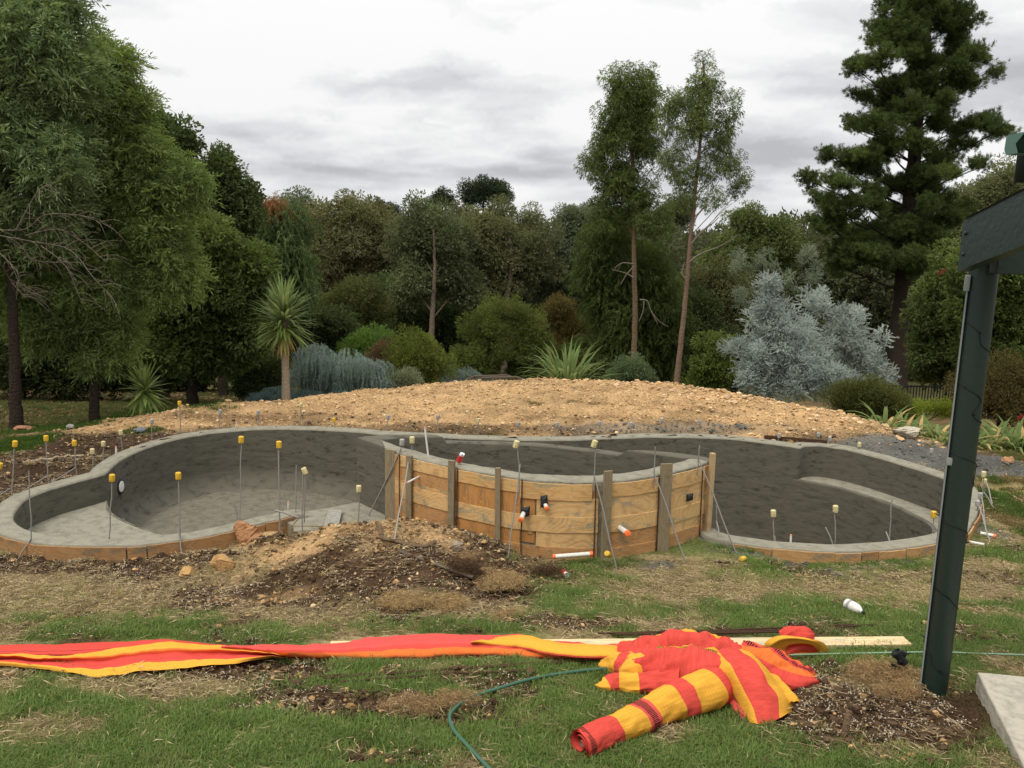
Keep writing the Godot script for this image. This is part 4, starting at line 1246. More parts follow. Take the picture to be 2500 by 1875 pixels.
	for r in [[[1690, 300, 0.02], [1730, 230, 0.07], [1820, 205, 0.09], [1900, 215, 0.08]], [[1720, 304, 0.02], [1780, 262, 0.06], [1860, 250, 0.07], [1930, 262, 0.05]], [[1760, 306, 0.015], [1830, 296, 0.02], [1900, 292, 0.02], [1960, 292, 0.015]]]: dr.append(zz(r))
	wpart("stray_fold", cloth_sheet(dr, 3.0, 0.006, 17), cloth([[1.0, R]], [], 17), t)
	wpart("stray_fold", cloth_roll(zz([[1660, 165, 0.03], [1720, 150, 0.055], [1800, 150, 0.06], [1870, 155, 0.05], [1905, 160, 0.02]]), 0.8, 0.01, false, 18, 0.05), cloth([[1.0, R]], [0.4], 18), t)
func thing_part(t: Node3D, called: String) -> Node3D:
	var o := Node3D.new()
	o.name = called
	t.add_child(o, true)
	return o

# ---------------------------------------------------------------- things lying on the lawn
func boulder(px: float, py: float, w: float, h: float, col: Color, label: String, sd: int, called := "boulder") -> void:
	var p := on_ground(px, py)
	var sc := -p.z / F * 1.02
	var m := mat(col, 0.95, 0.2)
	triplanar(m, M.grit_tex, 2.2, M.bump_tex, 1.2)
	var o := part(called, stone_mesh(sd, 16, 9, 0.3), m, null, Transform3D(Basis.from_euler(Vector3(0.3 * sd, 1.3 * sd, 0.2)).scaled(Vector3(w, h, w * 0.85) * sc * 0.62), p + Vector3(0, h * sc * 0.35, -w * sc * 0.2)))
	tag(o, label, "rock")
func rod_line(called: String, pts: Array, r: float, m: Material, label: String, cat: String, group := "", lift := 0.0) -> void:
	var q := []
	for a in pts: q.append(on_ground(a[0], a[1], r + lift + (a[2] if a.size() > 2 else 0.0)))
	q = curve(q, 10)
	for i in q.size(): q[i].y = maxf(q[i].y, top_y(q[i].x, q[i].z) + r * 0.6)
	var rad := []
	for i in q.size(): rad.append(r)
	var mb := MB.new()
	mb.tube(q, rad, 8)
	tag(part(called, mb.mesh(), m), label, cat, group)
func build_lawn_things() -> void:
	boulder(600, 1325, 62, 52, Color(0.42, 0.22, 0.11), "large orange-brown sandstone boulder perched beside the plywood edging", 3)
	boulder(541, 1390, 52, 36, Color(0.47, 0.28, 0.12), "blocky yellow-brown rock on the soil heap's flank", 5)
	boulder(452, 1408, 34, 22, Color(0.48, 0.29, 0.12), "small rounded yellow rock in front of the soil heap", 8)
	boulder(2216, 1066, 52, 26, Color(0.5, 0.44, 0.34), "pale rounded rock where the clay bank meets the strap-leaf plants", 11)
	boulder(170, 1046, 18, 10, Color(0.3, 0.28, 0.25), "grey stone at the grassy end of the clay bank", 14, "stone")
	boulder(55, 1051, 34, 13, Color(0.4, 0.2, 0.12), "reddish flat stone on the grass strip", 15, "stone")
	boulder(2465, 1131, 26, 16, Color(0.4, 0.22, 0.12), "small orange rock on the dark slurry edge", 17, "stone")
	boulder(1115, 1342, 30, 22, Color(0.33, 0.27, 0.2), "pale grey clod leaning on the formwork's foot", 19, "stone")
	boulder(1155, 1762, 18, 12, Color(0.38, 0.3, 0.22), "small beige stone beside the straw tuft and hose", 20, "stone")
	boulder(2332, 1749, 24, 14, Color(0.13, 0.13, 0.125), "small grey stone in the dirt near the slab", 22, "stone")
	boulder(341, 1054, 24, 10, Color(0.16, 0.17, 0.2), "blue-grey shard lying behind the shallow lobe", 24, "stone")
	# sawn plank
	var t := MB.new()
	var a := on_ground(808, 1574, 0.03); var b := on_ground(2204, 1562, 0.03)
	var m := (a + b) * 0.5
	var along := (b - a).normalized()
	var side := along.cross(Vector3.UP).normalized()
	t.box(Transform3D(Basis(along, Vector3.UP, -side).orthonormalized(), m + side * 0.07 + Vector3(0, 0.012, 0)), Vector3((b - a).length(), 0.04, 0.14), 0.003)
	keep_out.append(PackedVector2Array([Vector2(a.x, a.z), Vector2(b.x, b.z), Vector2(b.x, b.z - 0.14), Vector2(a.x, a.z - 0.14)]))
	tag(part("timber_plank", t.mesh(), M.pine), "long pale sawn timber plank lying across the lawn", "plank")
	# roots, sticks and boards
	var r := [
		["dead_root", [[905, 1302, 0.02], [935, 1314, 0.03], [965, 1322, 0.04], [1000, 1330, 0.03], [1035, 1334, 0.02], [1062, 1322, 0.03]], 0.022, 0, "thick forked dead root lying on the soil heap", "root"],
		["dead_branch", [[58, 1131], [85, 1125], [112, 1122], [140, 1119], [175, 1114], [205, 1112]], 0.017, 1, "bleached crooked branch on bare soil beside the shallow lobe", "branch"],
		["thin_root", [[535, 1440], [610, 1424], [660, 1433]], 0.006, 1, "thin pale root before the soil heap", "root"],
		["thin_root", [[440, 1375], [490, 1377], [540, 1370]], 0.006, 1, "thin straight root near the yellow-capped stakes", "root"],
		["thin_root", [[245, 1432], [320, 1425], [385, 1438], [430, 1437]], 0.006, 1, "thin crooked root among dry straw", "root"],
		["thin_root", [[296, 1339], [300, 1360], [305, 1375], [298, 1392]], 0.006, 1, "pale forked root hanging below the edging", "root"],
		["twig", [[20, 1440], [120, 1405], [215, 1372]], 0.006, 0, "long thin twig on the dry ground before the shallow lobe", "twig"],
		["twig", [[700, 1500], [790, 1490], [870, 1505], [880, 1490]], 0.006, 0, "thin twisting twig at the foot of the soil heap", "twig"],
		["twig", [[1990, 1520], [2080, 1518], [2170, 1519], [2225, 1520]], 0.007, 1, "bleached splintered stick in the grass behind the plank", "twig"],
		["twig", [[1952, 1690], [2010, 1698], [2060, 1740], [2110, 1745]], 0.005, 0, "thin dark root in the dirt beside the mesh", "root"],
		["twig", [[2280, 1735], [2330, 1770], [2360, 1790]], 0.006, 1, "pale root strip in the dirt before the slab", "root"],
	]
	for q in r:
		rod_line(q[0], q[1], q[2], [M.bark_root, M.bark_pale][q[3]], q[4], q[5])
	# stump of a shrub in the dirt
	var st := thing("root_stump", "broken shrub stump with a sawn stub in the dirt patch", "stump", on_ground(2060, 1810))
	var p0 := on_ground(2058, 1815)
	for q in [[[0, 0, 0], [0.01, 0.1, 0.0], [0.03, 0.2, -0.02], 0.022], [[0, 0.02, 0], [-0.06, 0.03, 0.03], [-0.13, 0.06, 0.05], 0.02], [[0, 0.02, 0], [0.05, 0.03, 0.06], [0.1, 0.0, 0.12], 0.016], [[0, 0.02, 0], [0.08, 0.02, -0.04], [0.16, -0.01, -0.06], 0.012], [[0, 0.02, 0], [-0.03, 0.01, 0.1], [-0.08, -0.01, 0.18], 0.014]]:
		var mb := MB.new()
		var pts := []
		for k in 3: pts.append(p0 + Vector3(q[k][0], q[k][1], q[k][2]))
		mb.tube(curve(pts, 5), [q[3] * 1.3, q[3] * 1.2, q[3] * 1.1, q[3], q[3], q[3], q[3], q[3] * 0.95, q[3] * 0.9, q[3] * 0.9, q[3] * 0.85], 8)
		wpart("root", mb.mesh(), M.bark_root, st)
	var bd := MB.new()
	var b0 := on_ground(974, 1349, 0.02); var b1 := on_ground(1155, 1414, 0.05)
	var ax := (b1 - b0).normalized()
	var sd := ax.cross(Vector3.UP).normalized()
	bd.box(Transform3D(Basis(ax, sd.cross(ax), sd).orthonormalized(), (b0 + b1) * 0.5 + Vector3(0, 0.02, 0)), Vector3((b1 - b0).length(), 0.016, 0.055), 0.003)
	tag(part("weathered_batten", bd.mesh(), M.old_wood), "weathered brown batten slanting down the soil heap", "batten")
	# bars and hoses
	for q in [[[790, 1656], [1085, 1635], [1370, 1612]], [[780, 1650], [1000, 1640], [1280, 1622], [1372, 1617]], [[830, 1664], [1060, 1648], [1300, 1636]]]:
		rod_line("reinforcing_bar", q, 0.008, M.rust, "long rusty reinforcing bar in the grass near the trailing mesh", "steel bar", "bars lying in the grass", 0.03)
	for q in [[[1560, 1545], [1800, 1537], [1984, 1529], [2086, 1525]], [[1460, 1546], [1700, 1543], [1960, 1536], [2140, 1524]], [[1500, 1549], [1760, 1545], [2040, 1540]]]:
		rod_line("reinforcing_bar", q, 0.008, M.rust, "rusty reinforcing bar in the grass behind the plank", "steel bar", "bars lying behind the plank", 0.03)
	rod_line("garden_hose", [[1500, 1630], [1400, 1640], [1300, 1657], [1200, 1686], [1140, 1708], [1105, 1735], [1098, 1755], [1110, 1785], [1150, 1830], [1195, 1877], [1240, 1930]], 0.0115, M.hose, "green garden hose winding from the mesh through the grass", "hose", "", 0.03)
	rod_line("garden_hose", [[1930, 1599], [2000, 1597], [2270, 1592], [2400, 1596], [2620, 1602]], 0.007, M.hose_pale, "thin pale-green hose stretched past the dark post", "hose", "", 0.03)
	# cans and bottle
	can(on_ground(1377, 1408) + Vector3(0, 0.033, 0), Basis.from_euler(Vector3(PI / 2 - 0.1, 0.0, -0.35)), "red and silver drink can lying on its side in grass")
	can(at_depth(1124, 1118, 9.35), Basis.from_euler(Vector3(0.5, 0.4, -0.2)), "red and silver drink can upturned over a stake by the spa rim")
	var bt := thing("drink_bottle", "white plastic bottle with dark cap lying in the grass", "bottle", on_ground(2090, 1498) + Vector3(0, 0.045, 0))
	var at := Transform3D(Basis.from_euler(Vector3(PI / 2 + 0.05, 0.45, 0)), Vector3(-0.01, 0, -0.03))
	var mb2 := MB.new()
	mb2.lathe([Vector2(0, -0.09), Vector2(0.038, -0.09), Vector2(0.046, -0.082), Vector2(0.047, -0.02), Vector2(0.0475, 0.015), Vector2(0.044, 0.035), Vector2(0.034, 0.06), Vector2(0.02, 0.08), Vector2(0.014, 0.088), Vector2(0.014, 0.1)], 20, at)
	part("bottle_body", mb2.mesh(), mat(Color(0.6, 0.59, 0.56), 0.35, 0.5), bt)
	mb2 = MB.new()
	mb2.lathe([Vector2(0.0155, 0.094), Vector2(0.0165, 0.096), Vector2(0.0165, 0.112), Vector2(0.014, 0.115), Vector2(0, 0.115)], 14, at)
	part("bottle_cap", mb2.mesh(), mat(Color(0.02, 0.025, 0.03), 0.4), bt)
	mb2 = MB.new()
	mb2.lathe([Vector2(0.0478, -0.055), Vector2(0.0483, -0.054), Vector2(0.0483, -0.03), Vector2(0.0478, -0.029)], 20, at)
	part("label_band", mb2.mesh(), mat(Color(0.28, 0.27, 0.26), 0.5), bt)
	# clumps of dead turf on and around the heap
	rng.seed = 9
	for q in [[1205, 1425, 0.3, 0, "large clump of dead straw-coloured turf at the heap's foot"], [1130, 1400, 0.18, 1, "dark upturned sod with hanging roots beside the batten"], [1336, 1408, 0.16, 1, "dark upturned root ball beside the drink can"], [985, 1475, 0.2, 0, "low tuft of dead turf before the soil heap"], [1080, 1480, 0.2, 0, "sprawling straw tuft below the weathered batten"], [1245, 1517, 0.13, 2, "flattened brown tuft on the lawn behind the strip"], [1120, 1722, 0.13, 2, "brown straw tuft half covering the garden hose"], [1000, 1738, 0.16, 2, "frayed brown sod in the foreground lawn"], [2150, 1655, 0.24, 2, "orange-brown dead grass around the spotlight"], [2195, 1700, 0.14, 2, "matted dead grass beside the dark post's foot"]]:
		var c := on_ground(q[0], q[1])
		var o := thing("turf_clump", q[4], "turf", c, "clumps of dead turf")
		var mound := part("sod", stone_mesh(60 + int(q[0]) % 17, 12, 7, 0.3), M.soil if q[3] == 1 else M.dry_sod, o, Transform3D(Basis.from_scale(Vector3(q[2], q[2] * (0.5 if q[3] == 1 else 0.12), q[2] * 0.6)), Vector3(0, 0.0, 0)))
		var pl := []; var cl := []
		for i in int(420 * q[2] / 0.2):
			var d := Vector3(rng.randfn(), absf(rng.randfn()), rng.randfn()).normalized()
			var pos := Vector3(d.x * q[2], d.y * q[2] * (0.55 if q[3] == 1 else 0.2), d.z * q[2] * 0.62) * rng.randf_range(0.8, 1.1)
			pl.append(Transform3D(Basis.from_euler(Vector3(rng.randf_range(-0.7, 0.7), rng.randf() * TAU, rng.randf_range(-0.7, 0.7))).scaled(Vector3.ONE * rng.randf_range(0.5, 1.0)), pos))
			var k: Color = [Color(0.47, 0.33, 0.16), Color(0.12, 0.075, 0.045), Color(0.4, 0.27, 0.135)][q[3]]
			cl.append(k * rng.randf_range(0.55, 1.25))
		var st2 := multi("straw", M.straw, M.tint_flat, pl, cl, o)
		st2.set_meta("kind", "stuff")
func can(at: Vector3, b: Basis, label: String) -> void:
	var t := thing("drink_can", label, "can", at, "drink cans")
	var mb := MB.new()
	mb.lathe([Vector2(0.0, -0.055), Vector2(0.022, -0.055), Vector2(0.026, -0.06), Vector2(0.0325, -0.05), Vector2(0.033, -0.046), Vector2(0.033, 0.046)], 20, Transform3D(b, Vector3.ZERO))
	part("can_body", mb.mesh(), mat(Color(0.5, 0.03, 0.035), 0.3, 0.6), t)
	mb = MB.new()
	mb.lathe([Vector2(0.0332, 0.046), Vector2(0.027, 0.06), Vector2(0.0275, 0.062), Vector2(0.026, 0.062), Vector2(0.0245, 0.058), Vector2(0.0, 0.058)], 20, Transform3D(b, Vector3.ZERO))
	part("can_lid", mb.mesh(), M.alu, t)
	mb = MB.new()
	mb.lathe([Vector2(0.0, 0.0), Vector2(0.009, 0.0)], 12, Transform3D(b, b * Vector3(0.0, 0.0592, 0.011)))
	part("can_mouth", mb.mesh(), M.black, t)

# ---------------------------------------------------------------- verandah corner
func build_verandah() -> void:
	var t := thing("verandah", "dark green verandah corner with post, sloping rafter and gutter", "verandah", on_ground(2280, 1668))
	var foot := on_ground(2277, 1692)
	var head := at_depth(2402, 660, -foot.z)
	var w := 0.172
	var yaw := -0.42
	var mb := MB.new()
	var h := head.y - foot.y + 0.4
	var bas := Basis(Vector3.UP, yaw)
	var lean := Vector3((head.x - foot.x) / (head.y - foot.y), 1, 0)
	bas = Basis(bas.x, lean, bas.z)
	mb.tube([foot - lean * 0.3, foot + lean * h * 0.5, foot + lean * (h - 0.2)], [w * 0.5], 28)
	wpart("post", mb.mesh(), M.green_paint, t)
	# pale conduit up the post's outer edge
	mb = MB.new()
	var cx := foot - Vector3(w * 0.5 + 0.008, 0, 0) + Vector3(0, 0, 0.01)
	mb.box(Transform3D(bas, cx + lean * (h * 0.5 - 0.32)), Vector3(0.01, h - 0.25, 0.03), 0.003)
	wpart("conduit", mb.mesh(), M.grey_paint, t)
	mb = MB.new()
	mb.box(Transform3D(bas, cx + lean * (h - 0.48) + Vector3(-0.006, 0, 0)), Vector3(0.032, 0.1, 0.04), 0.004)
	wpart("conduit_saddle", mb.mesh(), M.grey_paint, t)
	mb = MB.new()
	mb.box(Transform3D(bas, cx + lean * (h - 1.62) + bas.x * 0.02), Vector3(0.05, 0.05, 0.04), 0.004)
	wpart("conduit_saddle", mb.mesh(), M.grey_paint, t)
	# rafter sloping up towards the house
	var p1 := at_depth(2353, 537, 5.25); var p0 := at_depth(2337, 662, 5.25)
	var q1 := at_depth(2500, 450, 4.55); var q0 := at_depth(2500, 598, 4.55)
	var run := (q0 - p0) * 2.6
	var hx := (p1 - p0)
	var wd := Vector3(0.07, 0, 0.012)
	mb = MB.new()
	var ends := []
	for s in [0.0, 1.0]:
		for k in [Vector3.ZERO, wd]:
			ends.append([p0 + run * s + k, p1 + run * s + k])
	for f in [[0, 0, 0, 1, 2, 1, 2, 0], [1, 0, 3, 0, 3, 1, 1, 1], [0, 1, 1, 1, 3, 1, 2, 1], [0, 0, 2, 0, 3, 0, 1, 0], [0, 0, 1, 0, 1, 1, 0, 1], [2, 0, 2, 1, 3, 1, 3, 0]]:
		mb.quad(mb.p(ends[f[0]][f[1]]), mb.p(ends[f[2]][f[3]]), mb.p(ends[f[4]][f[5]]), mb.p(ends[f[6]][f[7]]))
	wpart("rafter", mb.mesh(), M.green_paint, t)
	# worn capping sheet on the rafter
	mb = MB.new()
	mb.quad(mb.p(p1 + Vector3(-0.01, 0.004, 0.01)), mb.p(p1 + run + Vector3(-0.01, 0.004, 0)), mb.p(p1 + run + wd * 1.8 + Vector3(0, 0.045, 0)), mb.p(p1 + wd * 1.8 + Vector3(0, 0.045, 0)))
	wpart("rafter_capping", mb.mesh(), mat(Color(0.1, 0.105, 0.085), 0.8), t)
	for q in [[2180 + 642 / 3.606, 300 + 970 / 3.606], [2180 + 622 / 3.606, 300 + 1155 / 3.606]]:
		var c := at_depth(q[0], q[1], 5.2)
		c.x = minf(c.x, p0.x + 0.012 + (run.x * 0.02))
		var b2 := MB.new()
		b2.lathe([Vector2(0.0, 0.012), Vector2(0.009, 0.011), Vector2(0.0125, 0.006), Vector2(0.013, -0.01)], 12, Transform3D(Basis(Vector3(0, 1, 0), Vector3(-1, 0, 0.25).normalized(), Vector3(0, 0, 1)), at_depth(q[0], q[1], 5.2)))
		wpart("bolt", b2.mesh(), M.green_paint, t)
	# beam from the post towards the house wall
	mb = MB.new()
	var by := at_depth(2440, 668, 5.25).y
	mb.box(Transform3D(Basis.IDENTITY, Vector3(head.x + 1.6, by + 0.15, -5.2)), Vector3(3.3, 0.3, 0.09), 0.005)
	wpart("beam", mb.mesh(), M.green_paint, t)
	# roof sheet, gutter and its outlet over the beam
	var g := at_depth(2468, 357, 3.9)
	mb = MB.new()
	var rows := []
	for i in 13:
		var x := g.x + i * 0.25
		rows.append([Vector3(x, g.y + 0.05, g.z + 0.1), Vector3(x, g.y + 0.052, g.z - 0.03), Vector3(x, g.y + 0.04, g.z - 0.045), Vector3(x, g.y - 0.01, g.z - 0.05), Vector3(x, g.y - 0.035, g.z - 0.03), Vector3(x, g.y - 0.035, g.z + 0.06)])
	mb.sheet(rows)
	for e in [rows[0]]:
		var m := mb.p(e[0].lerp(e[4], 0.5))
		for k in 5: mb.tri(m, mb.p(e[k]), mb.p(e[k + 1]))
	wpart("gutter", mb.mesh(), mat(Color(0.07, 0.15, 0.12), 0.45, 0.5), t)
	mb = MB.new()
	var r0 := Vector3(g.x + 0.06, g.y + 0.055, g.z + 0.08)
	mb.box(Transform3D(Basis(Vector3.RIGHT, 0.12), r0 + Vector3(1.55, 0.18, 1.4)), Vector3(3.1, 0.03, 2.9), 0.004)
	wpart("roof_sheet", mb.mesh(), mat(Color(0.1, 0.2, 0.16), 0.5, 0.4), t)
	mb = MB.new()
	var d0 := at_depth(2500, 372, 4.2); var d1 := at_depth(2494, 440, 4.25)
	mb.tube([d0, d0.lerp(d1, 0.5), d1], [0.028, 0.03, 0.034], 12)
	wpart("roof_strut", mb.mesh(), M.black_green, t)
	# string-light wire wound up the post
	var wire := MB.new()
	var pts := []
	for i in 260:
		var f := i / 259.0
		var a := f * TAU * 6.0 + 0.9 * sin(f * 31.0) + 0.5 * sin(f * 77.0)
		var hh := lerpf(0.15, h - 0.45, f)
		var q := Vector2(cos(a), sin(a)) * (w * 0.5 + 0.004)
		pts.append(foot + lean * hh + Vector3(q.x, 0, q.y))
	wire.tube(pts, [0.0028], 5)
	wpart("light_string_wire", wire.mesh(), M.black, t)
	for i in range(5, 260, 17):
		var bl := MB.new()
		var o: Vector3 = pts[i]
		var out := (o - foot - lean * (o.y - foot.y)).normalized()
		bl.tube([o, o + out * 0.012 + Vector3(0, 0.008, 0), o + out * 0.028 + Vector3(0, 0.014, 0)], [0.0035, 0.004, 0.0015], 6)
		wpart("fairy_bulb", bl.mesh(), M.black, t)
	# concrete slab
	var s0 := on_level(2386, 1640, 0.5); var s1 := on_level(2493, 1855, 0.5); var s2 := on_level(2520, 1652, 0.5)
	var e1 := (s1 - s0).normalized(); var e2 := (s2 - s0).normalized()
	var sl := MB.new()
	var poly := []
	for q in [s0, s0 + e1 * 4.0, s0 + e1 * 4.0 + e2 * 4.0, s0 + e2 * 4.0]: poly.append(Vector2(q.x, q.z))
	var mid := Vector2.ZERO
	for q in poly: mid += q * 0.25
	var rings := []
	for lv in [[0.3, 0.0], [0.488, 0.0], [0.497, 0.004], [0.5, 0.014]]:
		var ring := []
		for k in 4:
			for s in 30:
				var q: Vector2 = poly[k].lerp(poly[(k + 1) % 4], s / 30.0)
				q += (mid - q).normalized() * (lv[1] + 0.004 * noise_c.get_noise_2d(q.x * 9, q.y * 9))
				ring.append(Vector3(q.x, lv[0] + 0.003 * noise_b.get_noise_2d(q.x * 5, q.y * 5), q.y))
		ring.append(ring[0])
		rings.append(ring)
	sl.sheet(rings)
	var top := sl.p(Vector3(mid.x, 0.5, mid.y))
	var last: Array = rings[-1]
	for k in last.size() - 1: sl.tri(top, sl.p(last[k]), sl.p(last[k + 1]))
	tag(part("concrete_slab", sl.mesh(), M.slab), "pale concrete patio slab corner beside the dark post", "slab", "", "structure")
	# black garden spotlight on a spike
	var gp := on_ground(2190, 1652)
	var sp := thing("garden_spotlight", "small black garden spotlight on a spike in dead grass", "spotlight", gp + Vector3(0, 0.04, 0))
	sp.scale = Vector3.ONE * 1.12
	mb = MB.new()
	mb.tube([Vector3(0, -0.05, 0), Vector3(0, 0.03, 0), Vector3(0.005, 0.06, 0)], [0.006, 0.012, 0.012], 8)
	part("spike", mb.mesh(), M.black, sp)
	mb = MB.new()
	var hb := Basis.from_euler(Vector3(-0.7, 0.9, 0.2))
	mb.lathe([Vector2(0.0, -0.04), Vector2(0.022, -0.04), Vector2(0.026, -0.03), Vector2(0.028, 0.02), Vector2(0.034, 0.045), Vector2(0.034, 0.055), Vector2(0.029, 0.055), Vector2(0.027, 0.03), Vector2(0.0, 0.028)], 14, Transform3D(hb, Vector3(0.015, 0.085, 0)))
	part("lamp_housing", mb.mesh(), M.black, sp)
	mb = MB.new()
	mb.box(Transform3D(hb, Vector3(0.015, 0.085, 0)), Vector3(0.075, 0.02, 0.02), 0.003)
	part("bracket", mb.mesh(), M.black, sp)
	mb = MB.new()
	mb.box(Transform3D(Basis.from_euler(Vector3(0, 0.5, 0.3)), Vector3(-0.035, 0.03, 0.02)), Vector3(0.012, 0.08, 0.03), 0.003)
	mb.box(Transform3D(Basis.from_euler(Vector3(0, -0.4, -0.3)), Vector3(0.03, 0.12, 0.0)), Vector3(0.03, 0.035, 0.03), 0.004)
	part("mounting_lug", mb.mesh(), M.black, sp)
# ---------------------------------------------------------------- leaves
func leaf(mb: MB, o: Vector3, dir: Vector3, ln: float, wd: float, c: Color, sag := 0.15) -> void:
	var s := dir.cross(Vector3(rng.randfn(), rng.randfn(), rng.randfn())).normalized() * wd * 0.5
	var up := s.cross(dir).normalized()
	var m := o + dir * ln * 0.45 + up * wd * 0.15
	var a := mb.p(o, Vector2.ZERO, c); var b := mb.p(m + s, Vector2.ZERO, c); var e := mb.p(o + dir * ln - Vector3(0, ln * sag, 0), Vector2.ZERO, c); var d := mb.p(m - s, Vector2.ZERO, c)
	mb.tri(a, b, e); mb.tri(a, e, d)
func shade() -> Color:
	var g := rng.randf_range(0.72, 1.3)
	return Color(g * rng.randf_range(0.92, 1.08), g, g * rng.randf_range(0.85, 1.1))
func rv() -> Vector3:
	return Vector3(rng.randfn(), rng.randfn(), rng.randfn()).normalized()
# a point in a ball, left out where a noise says there is a gap
func spot(r: float, shell := 0.45, gap := -0.1) -> Vector3:
	for i in 12:
		var p := rv() * pow(rng.randf(), shell)
		if noise_a.get_noise_3d(p.x * 4.0 + rng.seed, p.y * 4.0, p.z * 4.0) > gap: return p * r
	return rv() * r * 0.5
func ash_clump(sd: int) -> ArrayMesh:
	rng.seed = sd
	var mb := MB.new()
	for i in 84:
		var o := spot(0.46)
		var d := (o * 1.4 + rv() * 0.8 + Vector3(0, 0.1, 0)).normalized()
		var s := d.cross(rv()).normalized()
		var c := shade()
		for k in 9:
			var p := o + d * (0.03 + 0.038 * k) - Vector3(0, 0.003 * k * k, 0)
			var f := (d * 0.75 + s * (1.0 if k % 2 else -1.0)).normalized() if k < 8 else d
			leaf(mb, p, f, 0.155, 0.036, c * rng.randf_range(0.85, 1.15), 0.2)
	return mb.mesh(null, true)
func hang_clump(sd: int, r: float, twigs: int, ln: float, leafl: float, leafw: float) -> ArrayMesh:
	rng.seed = sd
	var mb := MB.new()
	for i in twigs:
		var o := spot(r * 0.8)
		o.y += ln * 0.3
		var d := (o + rv() * 0.5 + Vector3(0, 0.25, 0)).normalized()
		var p := o
		var c := shade()
		for k in 9:
			d = (d + Vector3(0, -0.26, 0)).normalized()
			p += d * ln / 9.0
			for q in 2:
				leaf(mb, p, (d * 0.5 + rv() * 0.6 + Vector3(0, -0.7, 0)).normalized(), leafl * rng.randf_range(0.7, 1.2), leafw, c * rng.randf_range(0.8, 1.2), 0.1)
	return mb.mesh(null, true)
func ball_clump(sd: int, n: int, r: float, leafl: float, leafw: float, up := 0.3, gap := -0.1) -> ArrayMesh:
	rng.seed = sd
	var mb := MB.new()
	for i in n:
		var o := spot(r, 0.42, gap)
		var c := shade()
		for k in 3:
			leaf(mb, o + rv() * leafl * 0.4, (o / r + rv() * 0.8 + Vector3(0, up, 0)).normalized(), leafl * rng.randf_range(0.7, 1.25), leafw, c * rng.randf_range(0.85, 1.15))
	return mb.mesh(null, true)
func pine_clump(sd: int) -> ArrayMesh:
	rng.seed = sd
	var mb := MB.new()
	for b in 46:
		var o := spot(0.5, 0.5, 0.0) * Vector3(1.0, 0.62, 1.0)
		var ax := (o * 0.8 + Vector3(0, 0.7, 0) + rv() * 0.3).normalized()
		var c := shade()
		for i in 24:
			var d := (ax * rng.randf_range(0.1, 1.2) + rv() * 0.75).normalized()
			leaf(mb, o + ax * rng.randf() * 0.12, d, rng.randf_range(0.12, 0.19), 0.017, c * rng.randf_range(0.85, 1.15), 0.02)
	return mb.mesh(null, true)
func blue_clump(sd: int) -> ArrayMesh:
	rng.seed = sd
	var mb := MB.new()
	for s in 34:
		var a := rng.randf() * TAU
		var rr := sqrt(rng.randf())
		var p := Vector3(cos(a) * rr * 0.3, 0.3 - 0.22 * rr * rr, sin(a) * rr * 0.3)
		var dr := Vector3(cos(a), 0.4, sin(a)) * 0.03 * rr
		var c := shade()
		for k in 13:
			p += Vector3(rng.randfn() * 0.005, -0.028 - 0.003 * k * 0.5, rng.randfn() * 0.005) + dr
			dr *= 0.8
			for q in 4: leaf(mb, p, (rv() + Vector3(0, 0.2, 0)).normalized(), 0.036, 0.013, c, 0.0)
	return mb.mesh(null, true)
func silver_clump(sd: int) -> ArrayMesh:
	rng.seed = sd
	var mb := MB.new()
	for s in 44:
		var p := spot(0.3)
		var d := (p * 2.2 + rv() * 0.6 + Vector3(0, 0.35, 0)).normalized()
		var c := shade()
		for k in 10:
			p += d * 0.03
			d = (d + rv() * 0.12).normalized()
			for q in 3: leaf(mb, p, (rv() + d * 0.6).normalized(), 0.046, 0.022, c * rng.randf_range(0.85, 1.15), 0.0)
	return mb.mesh(null, true)

# ---------------------------------------------------------------- trees and shrubs
func blob_points(lobes: Array, d: float, spread := 1.0) -> Array:
	var out := []
	for l in lobes:
		var dd: float = d + (l[4] if l.size() > 4 else 0.0)
		var c := at_depth(l[0], l[1], dd)
		var k := dd / F
		out.append([c, Vector3(l[2] * k, l[3] * k, (l[2] + l[3]) * 0.5 * k * spread), l[5] if l.size() > 5 else null])
	return out
